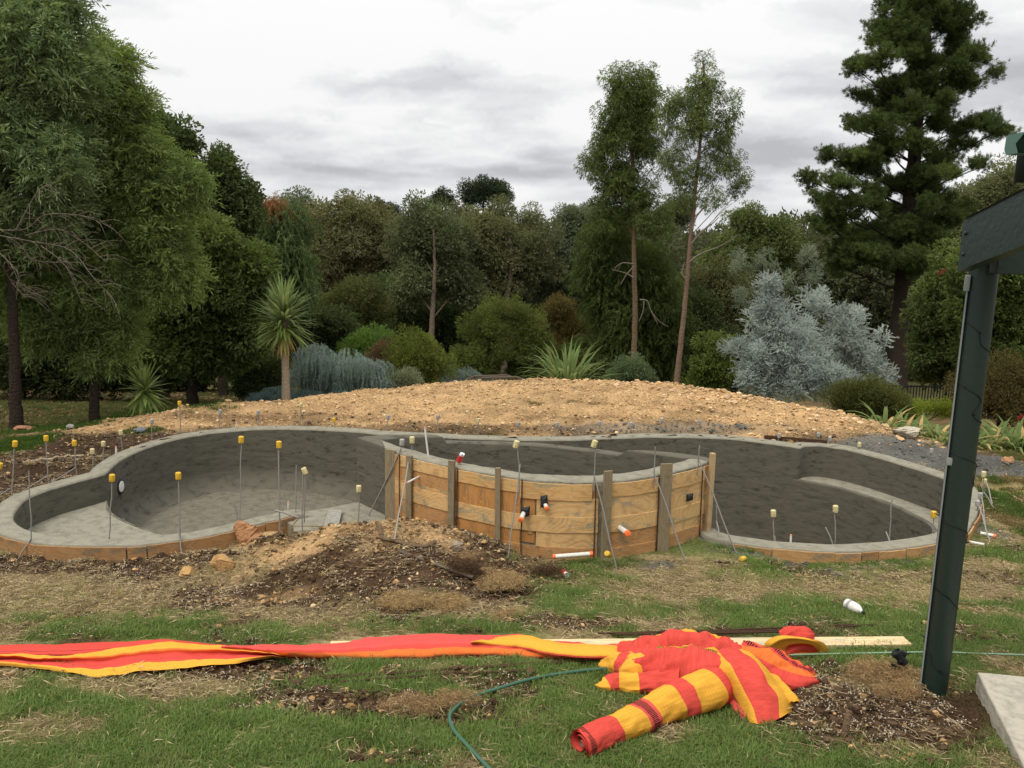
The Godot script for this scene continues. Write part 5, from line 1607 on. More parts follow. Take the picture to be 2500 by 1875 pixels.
# what: label, group, category; lobes in photo pixels; trunk: photo points or base column
func tree(called: String, label: String, group: String, d: float, trunk: Array, tr: float, lobes: Array, kind: String, n: int, size: float, c0: Color, c1: Color, bark: Material, sd: int, opt := {}) -> void:
	var bl := blob_points(lobes, d, opt.get("deep", 1.0))
	var pts := []
	for q in trunk: pts.append(at_depth(q[0], q[1], d - opt.get("front", 0.0)))
	var base: Vector3 = pts[0]
	base.y = minf(ground_y(base.x, base.z) - 0.15, pts[0].y)
	if pts[0].y - base.y > 0.3: pts.push_front(Vector3(base.x + (pts[0].x - pts[1].x) * 0.2 if pts.size() > 1 else base.x, base.y, base.z))
	else: pts[0] = base
	var t := thing(called, label, opt.get("cat", "tree"), base, group)
	rng.seed = sd
	if tr > 0:
		var line := curve(pts, 7)
		var rad := []
		for i in line.size():
			var f := float(i) / (line.size() - 1)
			rad.append(tr * (lerpf(1.0, 0.22, pow(f, 0.9)) + 0.35 * pow(1.0 - f, 14.0)))
			line[i] += Vector3(noise_b.get_noise_2d(i * 7.0, sd), 0, noise_b.get_noise_2d(i * 7.0, sd + 50)) * tr * 0.2
		var mb := MB.new()
		mb.tube(line, rad, 10, 1.0)
		wpart("trunk", mb.mesh(), bark, t)
		# limbs from the trunk to each clump, then twigs
		var li := 0
		for b in bl:
			if opt.get("limbs", 1.0) < rng.randf(): continue
			var c: Vector3 = b[0]
			var best := 0
			var bd := 1e9
			for i in line.size():
				var q: Vector3 = line[i]
				var want: float = c.y - Vector2(c.x - q.x, c.z - q.z).length() * opt.get("rise", 0.6)
				if absf(q.y - want) < bd: bd = absf(q.y - want); best = i
			var o: Vector3 = line[best]
			var mid := o.lerp(c, 0.5) + Vector3(rng.randfn() * 0.1, -0.12 * (c - o).length() * opt.get("sag", 0.6), rng.randfn() * 0.1) * (c - o).length() * 0.35
			var rr: float = minf(rad[best] * 0.55, tr * 0.45) * opt.get("thin", 0.75)
			var lp := curve([o, mid, c], 6)
			var lr := []
			for i in lp.size(): lr.append(rr * lerpf(1.0, 0.25, float(i) / (lp.size() - 1)))
			var lm := MB.new()
			lm.tube(lp, lr, 6)
			for s in 5:
				var e: Vector3 = c + rv() * b[1] * 0.75
				var st: Vector3 = lp[6 + s]
				lm.tube(curve([st, st.lerp(e, 0.5) + rv() * 0.15, e], 3), [rr * 0.35, rr * 0.3, rr * 0.26, rr * 0.22, rr * 0.16, rr * 0.1, rr * 0.05], 5)
			wpart("limb", lm.mesh(), bark, t)
	# foliage: clumps of leaves spread through each lobe
	var r0: float = {"ash": 0.55, "hang": 0.55, "tip": 0.5, "far": 0.95, "oak": 0.55, "fine": 0.45, "pine": 0.55, "blue": 0.36, "silver": 0.42}[kind] * size
	var places := [[], []]; var cols := [[], []]
	var k := 0
	for b in bl:
		k += 1
		var vol: float = pow(b[1].x * b[1].y * b[1].z, 0.3333) / r0
		var count := clampi(int(opt.get("dens", 1.0) * (2.2 + 6.0 * vol * vol) * rng.randf_range(0.85, 1.15)), 2, 160)
		for i in count:
			var u := rv()
			var bump := 1.0 + 0.35 * noise_a.get_noise_3d(u.x * 3.0 + k * 9.0, u.y * 3.0, u.z * 3.0 + sd)
			var p: Vector3 = b[0] + u * (b[1] * pow(rng.randf(), opt.get("shell", 0.5)) * bump * 0.92)
			if p.y < base.y + 0.05: continue
			var s := size * rng.randf_range(0.6, 1.15) * clampf(vol * 1.3, 0.55, 1.0)
			var bas := Basis(Vector3.UP, rng.randf() * TAU)
			if not opt.get("hang", false): bas = Basis.from_euler(Vector3(rng.randf_range(-0.6, 0.6), rng.randf() * TAU, rng.randf_range(-0.6, 0.6)))
			var v := rng.randi() % 2
			places[v].append(Transform3D(bas.scaled(Vector3(s, s * rng.randf_range(0.8, 1.1), s)), p - base))
			var c := c0.lerp(c1, clampf(fposmod(k * 0.618 + 0.13, 1.0) * 0.5 + rng.randf() * 0.6 - 0.05, 0, 1))
			if b[2] != null: c = b[2]
			cols[v].append(c * 1.45 * rng.randf_range(0.75, 1.25))
	for v in 2:
		if places[v]:
			var o := multi("crown", M.leafs[kind][v], M.tint_silver if kind == "silver" or kind == "blue" else M.tint_leaf, places[v], cols[v], t)
			o.set_meta("kind", "stuff")
func bush(called: String, label: String, group: String, d: float, lobes: Array, kind: String, n: int, size: float, c0: Color, c1: Color, sd: int, opt := {}) -> void:
	var o := opt.duplicate()
	o["cat"] = opt.get("cat", "shrub")
	var px: float = lobes[0][0]; var low := 0.0
	for l in lobes: low = maxf(low, l[1] + l[3])
	tree(called, label, group, d, [[px, low - 4], [px + 2, lobes[0][1]]], 0.05, lobes, kind, n, size, c0, c1, M.bark_dark, sd, o)
# a plant of sword leaves: each leaf a part
func sword_mesh(ln: float, wd: float, bend: float) -> ArrayMesh:
	var mb := MB.new()
	var rows := []
	for i in 8:
		var f := i / 7.0
		var w := wd * (sin(PI * (0.18 + 0.82 * f)) * 0.8 + 0.2) * (1.0 - pow(f, 6.0))
		var a := bend * f * f
		var p := Vector3(0, ln * f * cos(a * 0.6), ln * f * sin(a) * 0.8)
		rows.append([p + Vector3(-w, 0.15 * w, 0), p + Vector3(0, -0.15 * w, 0.0), p + Vector3(w, 0.15 * w, 0)])
	mb.sheet(rows)
	return mb.mesh()
func sword_plant(called: String, label: String, at: Vector3, n: int, ln: float, wd: float, mats: Array, sd: int, trunk: float, opt := {}) -> void:
	var t := thing(called, label, opt.get("cat", "plant"), at, opt.get("group", ""))
	rng.seed = sd
	if trunk > 0:
		var mb := MB.new()
		mb.tube(curve([Vector3(0, -0.1, 0), Vector3(0.01, trunk * 0.3, 0), Vector3(0.02, trunk, 0)], 6), [0.15, 0.12, 0.105, 0.1, 0.095, 0.09, 0.085, 0.08, 0.08, 0.075, 0.07, 0.06, 0.05], 10)
		part("trunk", mb.mesh(), M.bark_pale, t)
	var shapes := [sword_mesh(ln, wd, opt.get("bend", 0.25)), sword_mesh(ln * 0.85, wd * 0.9, opt.get("bend", 0.25) * 1.8), sword_mesh(ln * 0.95, wd, opt.get("bend", 0.25) * 0.5), sword_mesh(ln * 0.8, wd, opt.get("bend", 0.25) * 3.0)]
	var top: float = opt.get("top", trunk)
	for i in n:
		var f := (i + 0.5) / n
		var el := lerpf(opt.get("lo", -0.5), opt.get("hi", 1.45), pow(f, opt.get("pow", 1.0)))
		if opt.has("dead"): el = lerpf(-1.5, -0.95, f / opt.dead) if f < opt.dead else lerpf(-0.55, 1.45, (f - opt.dead) / (1.0 - opt.dead))
		var a := i * 2.399 + rng.randf_range(-0.3, 0.3)
		var d := Vector3(cos(a) * cos(el), sin(el), sin(a) * cos(el))
		var side := d.cross(Vector3.UP).normalized()
		var bas := Basis(side, d, side.cross(d))
		if bas.z.y > 0: bas = Basis(-side, d, -side.cross(d))
		var h: float = top + lerpf(opt.get("h0", 0.0), opt.get("h1", 0.35), f) + rng.randf_range(-0.03, 0.03)
		var m: Material = mats[rng.randi() % mats.size()]
		var grow := rng.randf_range(0.85, 1.12)
		if opt.has("dead") and f < opt.dead:
			m = M.dead_leaf
			grow *= 0.72
		var o := part("leaf", shapes[rng.randi() % 4], m, t, Transform3D(bas.scaled(Vector3.ONE * grow), Vector3(cos(a) * opt.get("r", 0.03) * sqrt(1.0 - f * 0.7), h, sin(a) * opt.get("r", 0.03) * sqrt(1.0 - f * 0.7))))
func build_plants() -> void:
	M.leafs = {}
	for v in 2:
		for q in [["ash", ash_clump(1 + v)], ["hang", hang_clump(12 + v, 0.55, 60, 0.42, 0.13, 0.023)], ["tip", ball_clump(23 + v, 190, 0.5, 0.14, 0.027, -0.5, 0.08)], ["far", ball_clump(34 + v, 260, 0.95, 0.2, 0.075, 0.2)], ["oak", ball_clump(45 + v, 280, 0.55, 0.12, 0.055)], ["fine", ball_clump(56 + v, 420, 0.45, 0.085, 0.022, 0.7, -0.25)], ["pine", pine_clump(67 + v)], ["blue", blue_clump(78 + v)], ["silver", silver_clump(89 + v)], ["wood", ball_clump(95 + v, 620, 1.9, 0.24, 0.1, 0.2)]]:
			if not M.leafs.has(q[0]): M.leafs[q[0]] = []
			M.leafs[q[0]].append(q[1])
	var gA := Color(0.12, 0.16, 0.08); var gY := Color(0.185, 0.228, 0.075)
	# left ashes
	tree("ash_tree", "tall ash tree with grey-green leaves overhanging the wire fence", "trees along the wire fence", 15.5, [[38, 985], [34, 820], [25, 650], [10, 400], [20, 100], [40, -60]], 0.13, [[-130, 130, 200, 170], [50, 70, 115, 110], [120, 180, 95, 110], [10, 320, 150, 130], [120, 400, 115, 100], [-60, 500, 150, 110], [110, 20, 65, 55], [-160, 360, 150, 150], [120, 530, 70, 55]], "ash", 3600, 0.8, gA, Color(0.16, 0.205, 0.095), M.bark_dark, 11, {"limbs": 0.8, "dens": 1.15})
	tree("ash_tree", "leafy yellow-green ash with drooping lower boughs beside the dark oaks", "trees along the wire fence", 17.0, [[230, 960], [235, 760], [245, 520], [255, 250], [258, 120]], 0.11, [[252, 120, 50, 50], [262, 190, 62, 70], [295, 270, 50, 60], [335, 245, 28, 34], [240, 330, 105, 105], [330, 390, 85, 85], [400, 440, 75, 65], [455, 435, 34, 42], [300, 500, 130, 90], [400, 560, 95, 65], [430, 650, 55, 50], [250, 620, 105, 85], [340, 690, 85, 65], [185, 730, 75, 60], [262, 820, 36, 60], [180, 800, 45, 60], [425, 690, 40, 25], [200, 250, 70, 80], [170, 480, 90, 80], [140, 620, 90, 70], [70, 690, 90, 60], [20, 640, 70, 70], [110, 800, 60, 55], [60, 760, 60, 60], [300, 800, 30, 40], [230, 870, 36, 36]], "ash", 4600, 0.72, Color(0.122, 0.168, 0.062), gY, M.bark_dark, 12, {"limbs": 0.8})
	# dark evergreen oaks
	tree("oak_tree", "dark broad-leaved tree rising behind the yellow-green ash", "dark trees behind the fence", 24.0, [[400, 940], [398, 700], [395, 400], [390, 300]], 0.2, [[385, 310, 34, 40], [375, 360, 36, 60], [400, 400, 30, 50], [450, 375, 42, 50], [450, 440, 55, 60], [430, 520, 80, 70]], "oak", 1500, 1.0, Color(0.05, 0.07, 0.03), Color(0.075, 0.1, 0.035), M.bark_dark, 13)
	tree("oak_tree", "dark bushy tree with a pointed leader next to the willowy gum", "dark trees behind the fence", 25.0, [[545, 940], [545, 700], [540, 450], [535, 385]], 0.2, [[530, 375, 16, 24], [520, 410, 32, 35], [558, 425, 36, 36], [545, 470, 62, 52], [590, 480, 26, 40], [560, 540, 62, 60], [510, 540, 50, 60]], "oak", 1700, 1.0, Color(0.055, 0.075, 0.032), Color(0.08, 0.105, 0.04), M.bark_dark, 14)
	tree("oak_tree", "low spreading dark green tree shading the fence line", "dark trees behind the fence", 21.0, [[470, 950], [480, 850], [500, 700]], 0.18, [[480, 860, 80, 40], [380, 850, 60, 40], [560, 860, 60, 40], [520, 620, 95, 75], [450, 700, 100, 80], [560, 740, 85, 75], [610, 670, 70, 80], [500, 800, 80, 60], [600, 790, 60, 55], [410, 780, 75, 70], [560, 660, 80, 70]], "oak", 3000, 1.0, Color(0.055, 0.08, 0.025), Color(0.1, 0.125, 0.04), M.bark_dark, 15)
	bush("understorey_bush", "dark leafy undergrowth behind the wire fence under the ashes", "dark undergrowth", 27.0, [[90, 850, 150, 80], [280, 870, 130, 70], [-80, 800, 150, 130], [420, 860, 100, 60], [30, 920, 150, 50], [200, 930, 130, 40], [330, 925, 110, 36], [470, 915, 60, 30], [560, 850, 60, 60]], "oak", 1600, 1.3, Color(0.028, 0.035, 0.016), Color(0.045, 0.05, 0.022), 16, {"deep": 0.6, "dens": 1.4})
	bush("understorey_bush", "dense dark bushes closing the view just behind the wire fence", "dark undergrowth", 22.5, [[60, 880, 110, 60], [180, 890, 100, 55], [290, 890, 85, 50], [-70, 860, 120, 80], [0, 800, 90, 60], [120, 820, 90, 50], [380, 890, 60, 40]], "oak", 1600, 1.0, Color(0.03, 0.04, 0.016), Color(0.05, 0.06, 0.022), 18, {"dens": 1.1})
	tree("willow_gum", "dark weeping tree with a rust-brown top behind the tall yucca", "", 30.0, [[690, 930], [692, 700], [680, 520]], 0.15, [[668, 512, 38, 34, 0.0, Color(0.2, 0.1, 0.045)], [690, 575, 55, 60], [712, 650, 55, 65], [660, 690, 65, 85], [730, 720, 36, 48], [640, 600, 40, 70]], "hang", 1500, 1.1, Color(0.06, 0.085, 0.035), Color(0.085, 0.12, 0.045), M.bark_dark, 17, {"hang": true})
	# gums across the valley, leaf colours lightened to stand for distance haze
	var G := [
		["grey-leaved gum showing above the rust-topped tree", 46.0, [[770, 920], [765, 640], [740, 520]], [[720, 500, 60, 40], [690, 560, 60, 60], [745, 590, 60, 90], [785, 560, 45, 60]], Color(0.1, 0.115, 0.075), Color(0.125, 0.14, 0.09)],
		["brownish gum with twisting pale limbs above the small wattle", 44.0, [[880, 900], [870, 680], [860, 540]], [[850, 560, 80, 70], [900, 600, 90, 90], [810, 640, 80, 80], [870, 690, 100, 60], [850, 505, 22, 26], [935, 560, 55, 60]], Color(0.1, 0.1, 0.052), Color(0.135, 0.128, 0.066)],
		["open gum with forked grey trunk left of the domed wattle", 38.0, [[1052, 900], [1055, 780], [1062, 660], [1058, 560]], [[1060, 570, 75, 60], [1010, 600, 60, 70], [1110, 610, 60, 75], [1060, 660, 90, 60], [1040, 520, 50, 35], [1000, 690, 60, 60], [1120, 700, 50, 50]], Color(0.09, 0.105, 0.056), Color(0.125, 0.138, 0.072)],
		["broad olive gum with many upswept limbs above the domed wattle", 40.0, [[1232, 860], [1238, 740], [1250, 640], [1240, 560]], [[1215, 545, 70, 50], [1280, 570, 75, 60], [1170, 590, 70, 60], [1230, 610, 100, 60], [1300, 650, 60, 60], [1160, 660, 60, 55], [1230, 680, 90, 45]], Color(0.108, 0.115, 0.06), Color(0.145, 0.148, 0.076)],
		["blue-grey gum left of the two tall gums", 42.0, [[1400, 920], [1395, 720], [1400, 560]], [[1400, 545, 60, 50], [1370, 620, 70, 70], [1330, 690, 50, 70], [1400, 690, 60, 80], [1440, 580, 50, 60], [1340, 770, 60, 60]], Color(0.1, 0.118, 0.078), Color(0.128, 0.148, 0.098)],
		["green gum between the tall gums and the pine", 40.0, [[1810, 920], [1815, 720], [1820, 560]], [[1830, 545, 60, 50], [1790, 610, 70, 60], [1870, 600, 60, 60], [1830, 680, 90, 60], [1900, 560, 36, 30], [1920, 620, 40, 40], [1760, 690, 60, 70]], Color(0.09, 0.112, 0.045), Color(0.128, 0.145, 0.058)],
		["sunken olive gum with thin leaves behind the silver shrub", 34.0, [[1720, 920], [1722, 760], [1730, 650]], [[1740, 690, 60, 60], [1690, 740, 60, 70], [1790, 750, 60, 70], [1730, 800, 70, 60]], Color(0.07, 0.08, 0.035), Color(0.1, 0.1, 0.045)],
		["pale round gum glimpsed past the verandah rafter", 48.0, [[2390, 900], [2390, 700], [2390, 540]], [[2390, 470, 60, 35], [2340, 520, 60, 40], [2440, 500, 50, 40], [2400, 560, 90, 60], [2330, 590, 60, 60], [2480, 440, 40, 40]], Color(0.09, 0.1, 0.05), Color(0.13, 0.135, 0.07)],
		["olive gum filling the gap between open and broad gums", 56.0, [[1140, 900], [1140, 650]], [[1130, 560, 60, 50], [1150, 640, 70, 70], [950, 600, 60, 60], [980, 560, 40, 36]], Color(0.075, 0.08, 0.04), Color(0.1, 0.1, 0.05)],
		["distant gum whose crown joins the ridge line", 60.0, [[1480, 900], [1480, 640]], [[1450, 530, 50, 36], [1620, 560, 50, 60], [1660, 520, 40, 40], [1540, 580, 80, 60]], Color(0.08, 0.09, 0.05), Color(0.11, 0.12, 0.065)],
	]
	var i := 0
	for g in G:
		var area := 0.0
		for l in g[3]: area += l[2] * l[3]
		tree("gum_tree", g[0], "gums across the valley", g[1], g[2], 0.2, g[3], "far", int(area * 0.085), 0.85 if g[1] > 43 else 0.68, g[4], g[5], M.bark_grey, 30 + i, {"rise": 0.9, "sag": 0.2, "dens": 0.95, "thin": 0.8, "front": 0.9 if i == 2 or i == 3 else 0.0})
		i += 1
	# ridge pines
	for q in [["umbrella-shaped dark pine standing on the ridge", [[1180, 455, 50, 14], [1210, 468, 36, 14], [1155, 470, 34, 14], [1190, 480, 50, 12], [1230, 480, 18, 10], [1140, 485, 20, 10]], 1180], ["small flat-topped dark pine beside the umbrella pine", [[1078, 482, 24, 11], [1065, 492, 20, 10], [1098, 492, 18, 10]], 1080], ["flat grey-green pine on the ridge above the brownish gum", [[925, 503, 22, 8], [950, 512, 24, 8], [910, 514, 16, 8], [960, 522, 20, 8]], 935]]:
		tree("ridge_pine", q[0], "pines on the ridge", 78.0, [[q[2], 600], [q[2], 520], [q[2] + 2, q[1][0][1]]], 0.22, q[1], "far", 460, 0.9, Color(0.03, 0.045, 0.025), Color(0.045, 0.06, 0.035), M.bark_dark, 50 + q[2] % 9, {"shell": 0.5, "rise": 1.4})
	# two tall gums
	tree("tall_gum", "tall dense gum with a dark columnar crown", "tall gums behind the clay bank", 28.0, [[1545, 930], [1550, 800], [1548, 600], [1545, 420], [1540, 260], [1535, 190]], 0.13, [[1510, 195, 26, 38], [1565, 188, 34, 36], [1575, 235, 44, 48], [1520, 250, 45, 50], [1545, 300, 68, 52], [1500, 310, 40, 42], [1580, 300, 40, 44], [1480, 340, 32, 36], [1530, 365, 65, 48], [1575, 350, 40, 50], [1460, 385, 32, 40], [1455, 420, 26, 34], [1540, 420, 55, 42], [1500, 450, 56, 36], [1560, 480, 60, 45], [1500, 520, 62, 50], [1590, 540, 40, 50]], "tip", 3400, 0.85, Color(0.065, 0.085, 0.03), Color(0.11, 0.135, 0.042), M.bark_tan, 61, {"hang": true, "rise": 1.0, "dens": 0.62})
	tree("tall_gum", "tall open gum with a slender pinkish trunk and bare side limbs", "tall gums behind the clay bank", 25.0, [[1651, 940], [1660, 860], [1672, 740], [1683, 620], [1692, 520], [1702, 420], [1712, 320], [1718, 200], [1716, 150]], 0.1, [[1714, 165, 28, 34], [1722, 205, 38, 36], [1740, 240, 45, 32], [1695, 230, 32, 36], [1680, 265, 45, 36], [1720, 290, 50, 40], [1785, 245, 30, 32], [1790, 285, 34, 40], [1645, 260, 32, 34], [1625, 310, 22, 40], [1690, 330, 55, 36], [1780, 340, 26, 40], [1750, 350, 40, 34], [1650, 385, 36, 30], [1630, 410, 30, 32], [1770, 395, 40, 28], [1690, 405, 40, 26], [1750, 430, 46, 26], [1660, 440, 40, 28], [1815, 440, 26, 18], [1800, 470, 36, 24], [1740, 480, 50, 30], [1660, 490, 46, 36]], "tip", 1900, 0.75, Color(0.08, 0.1, 0.045), Color(0.125, 0.15, 0.05), M.bark_pink, 62, {"hang": true, "rise": 1.1, "dens": 0.36, "thin": 0.5})
	# bare pale limbs on the tall gums
	# pine
	var PZ := [[900, 40, 230, 80], [720, 130, 90, 70], [1150, 140, 150, 110], [690, 225, 75, 55], [560, 390, 100, 65], [660, 340, 100, 70], [860, 240, 140, 80], [830, 470, 90, 55], [1250, 320, 90, 75], [1380, 415, 40, 45], [1210, 470, 110, 50], [610, 555, 80, 50], [700, 720, 160, 70], [520, 710, 50, 36], [780, 610, 110, 60], [1310, 720, 130, 55], [1400, 760, 60, 50], [1050, 690, 80, 60], [1180, 830, 90, 36], [1270, 950, 70, 36], [420, 890, 80, 45], [600, 950, 150, 60], [300, 1045, 70, 45], [500, 1060, 160, 55], [850, 1075, 220, 50], [340, 1170, 90, 55], [560, 1190, 200, 60], [960, 1120, 180, 55], [900, 1250, 170, 65], [700, 1340, 280, 70], [400, 1290, 130, 75], [1000, 1400, 140, 75], [600, 1450, 220, 65], [900, 1530, 180, 60], [1050, 560, 70, 45], [950, 380, 60, 45], [1080, 1000, 110, 36], [760, 850, 120, 50], [1100, 1250, 110, 55]]
	var pl := []
	for q in PZ: pl.append([1850 + q[0] / 2.37, q[1] / 2.37, q[2] / 2.37, q[3] / 2.37, rng.randf_range(-2.2, 2.2)])
	rng.seed = 404
	for k in 66:
		var py := -90.0 + k * 11.4
		var hw := table([[-90.0, 50.0], [100.0, 110.0], [300.0, 150.0], [450.0, 190.0], [640.0, 175.0]], py, 1)
		var u := rng.randf_range(-1.0, 1.0)
		pl.append([2275.0 - (py + 90.0) * 0.088 + u * hw * 0.75 - (20.0 if py > 300 else 0.0), py, rng.randf_range(20, 46), rng.randf_range(16, 32), rng.randf_range(-2.0, 2.0)])
	for q in [[2200, -40, 90, 45, 0.5], [2330, -60, 70, 40, -0.5], [2270, -110, 60, 50, 0.0]]: pl.append(q)
	tree("pine_tree", "towering dark pine with layered boughs and a thick trunk", "", 34.0, [[2188, 960], [2193, 850], [2212, 600], [2230, 400], [2248, 220], [2265, 60], [2275, -90]], 0.42, pl, "pine", 5600, 0.85, Color(0.05, 0.072, 0.026), Color(0.085, 0.115, 0.036), M.bark_dark, 63, {"rise": 0.45, "sag": 0.3, "dens": 1.25, "thin": 0.32})
	# silver foliage
	bush("silver_shrub", "conical silver-blue shrub beside the clay bank", "silver-leaved shrubs", 20.0, [[1878, 700, 20, 32], [1880, 750, 48, 42], [1890, 800, 75, 55], [1880, 860, 100, 60], [1900, 920, 125, 60], [1960, 850, 70, 70], [1990, 920, 90, 55], [1840, 905, 60, 50], [1800, 850, 30, 22]], "silver", 3000, 0.62, Color(0.235, 0.272, 0.25), Color(0.33, 0.368, 0.342), 71, {"dens": 1.0})
	bush("silver_shrub", "rounder silver-grey shrub leaning out behind the conical one", "silver-leaved shrubs", 22.5, [[2060, 790, 50, 55], [2040, 850, 80, 60], [2110, 850, 60, 60], [2090, 910, 100, 50], [2160, 920, 40, 36], [1990, 740, 46, 36]], "silver", 1900, 0.66, Color(0.25, 0.285, 0.255), Color(0.34, 0.375, 0.34), 72, {"dens": 0.7})
	bush("silver_gum_sapling", "sparse silver-leaved sapling with bare pale stems", "", 24.5, [[1860, 640, 50, 40], [1975, 620, 36, 40], [1985, 665, 40, 30], [1800, 640, 40, 30], [1930, 690, 50, 36], [1820, 720, 40, 40]], "silver", 520, 0.5, Color(0.14, 0.165, 0.1), Color(0.2, 0.225, 0.16), 73, {"dens": 0.22})
	# weeping blue shrub and neighbours
	bush("weeping_blue_shrub", "weeping blue-grey shrub draped like a curtain behind the tall yucca", "", 20.8, [[781, 888, 52, 40], [762, 925, 48, 48], [878, 902, 60, 40], [912, 930, 42, 44], [838, 928, 60, 42], [870, 950, 70, 28]], "blue", 3000, 0.85, Color(0.135, 0.178, 0.152), Color(0.19, 0.238, 0.205), 74, {"hang": true, "dens": 1.6})
	bush("blue_ground_shrub", "low blue-green ground shrub at the tall yucca's foot", "", 20.0, [[730, 970, 70, 12], [640, 975, 50, 10], [680, 962, 40, 12], [830, 975, 60, 10]], "blue", 700, 0.5, Color(0.08, 0.12, 0.115), Color(0.12, 0.17, 0.16), 75, {"shell": 0.3})
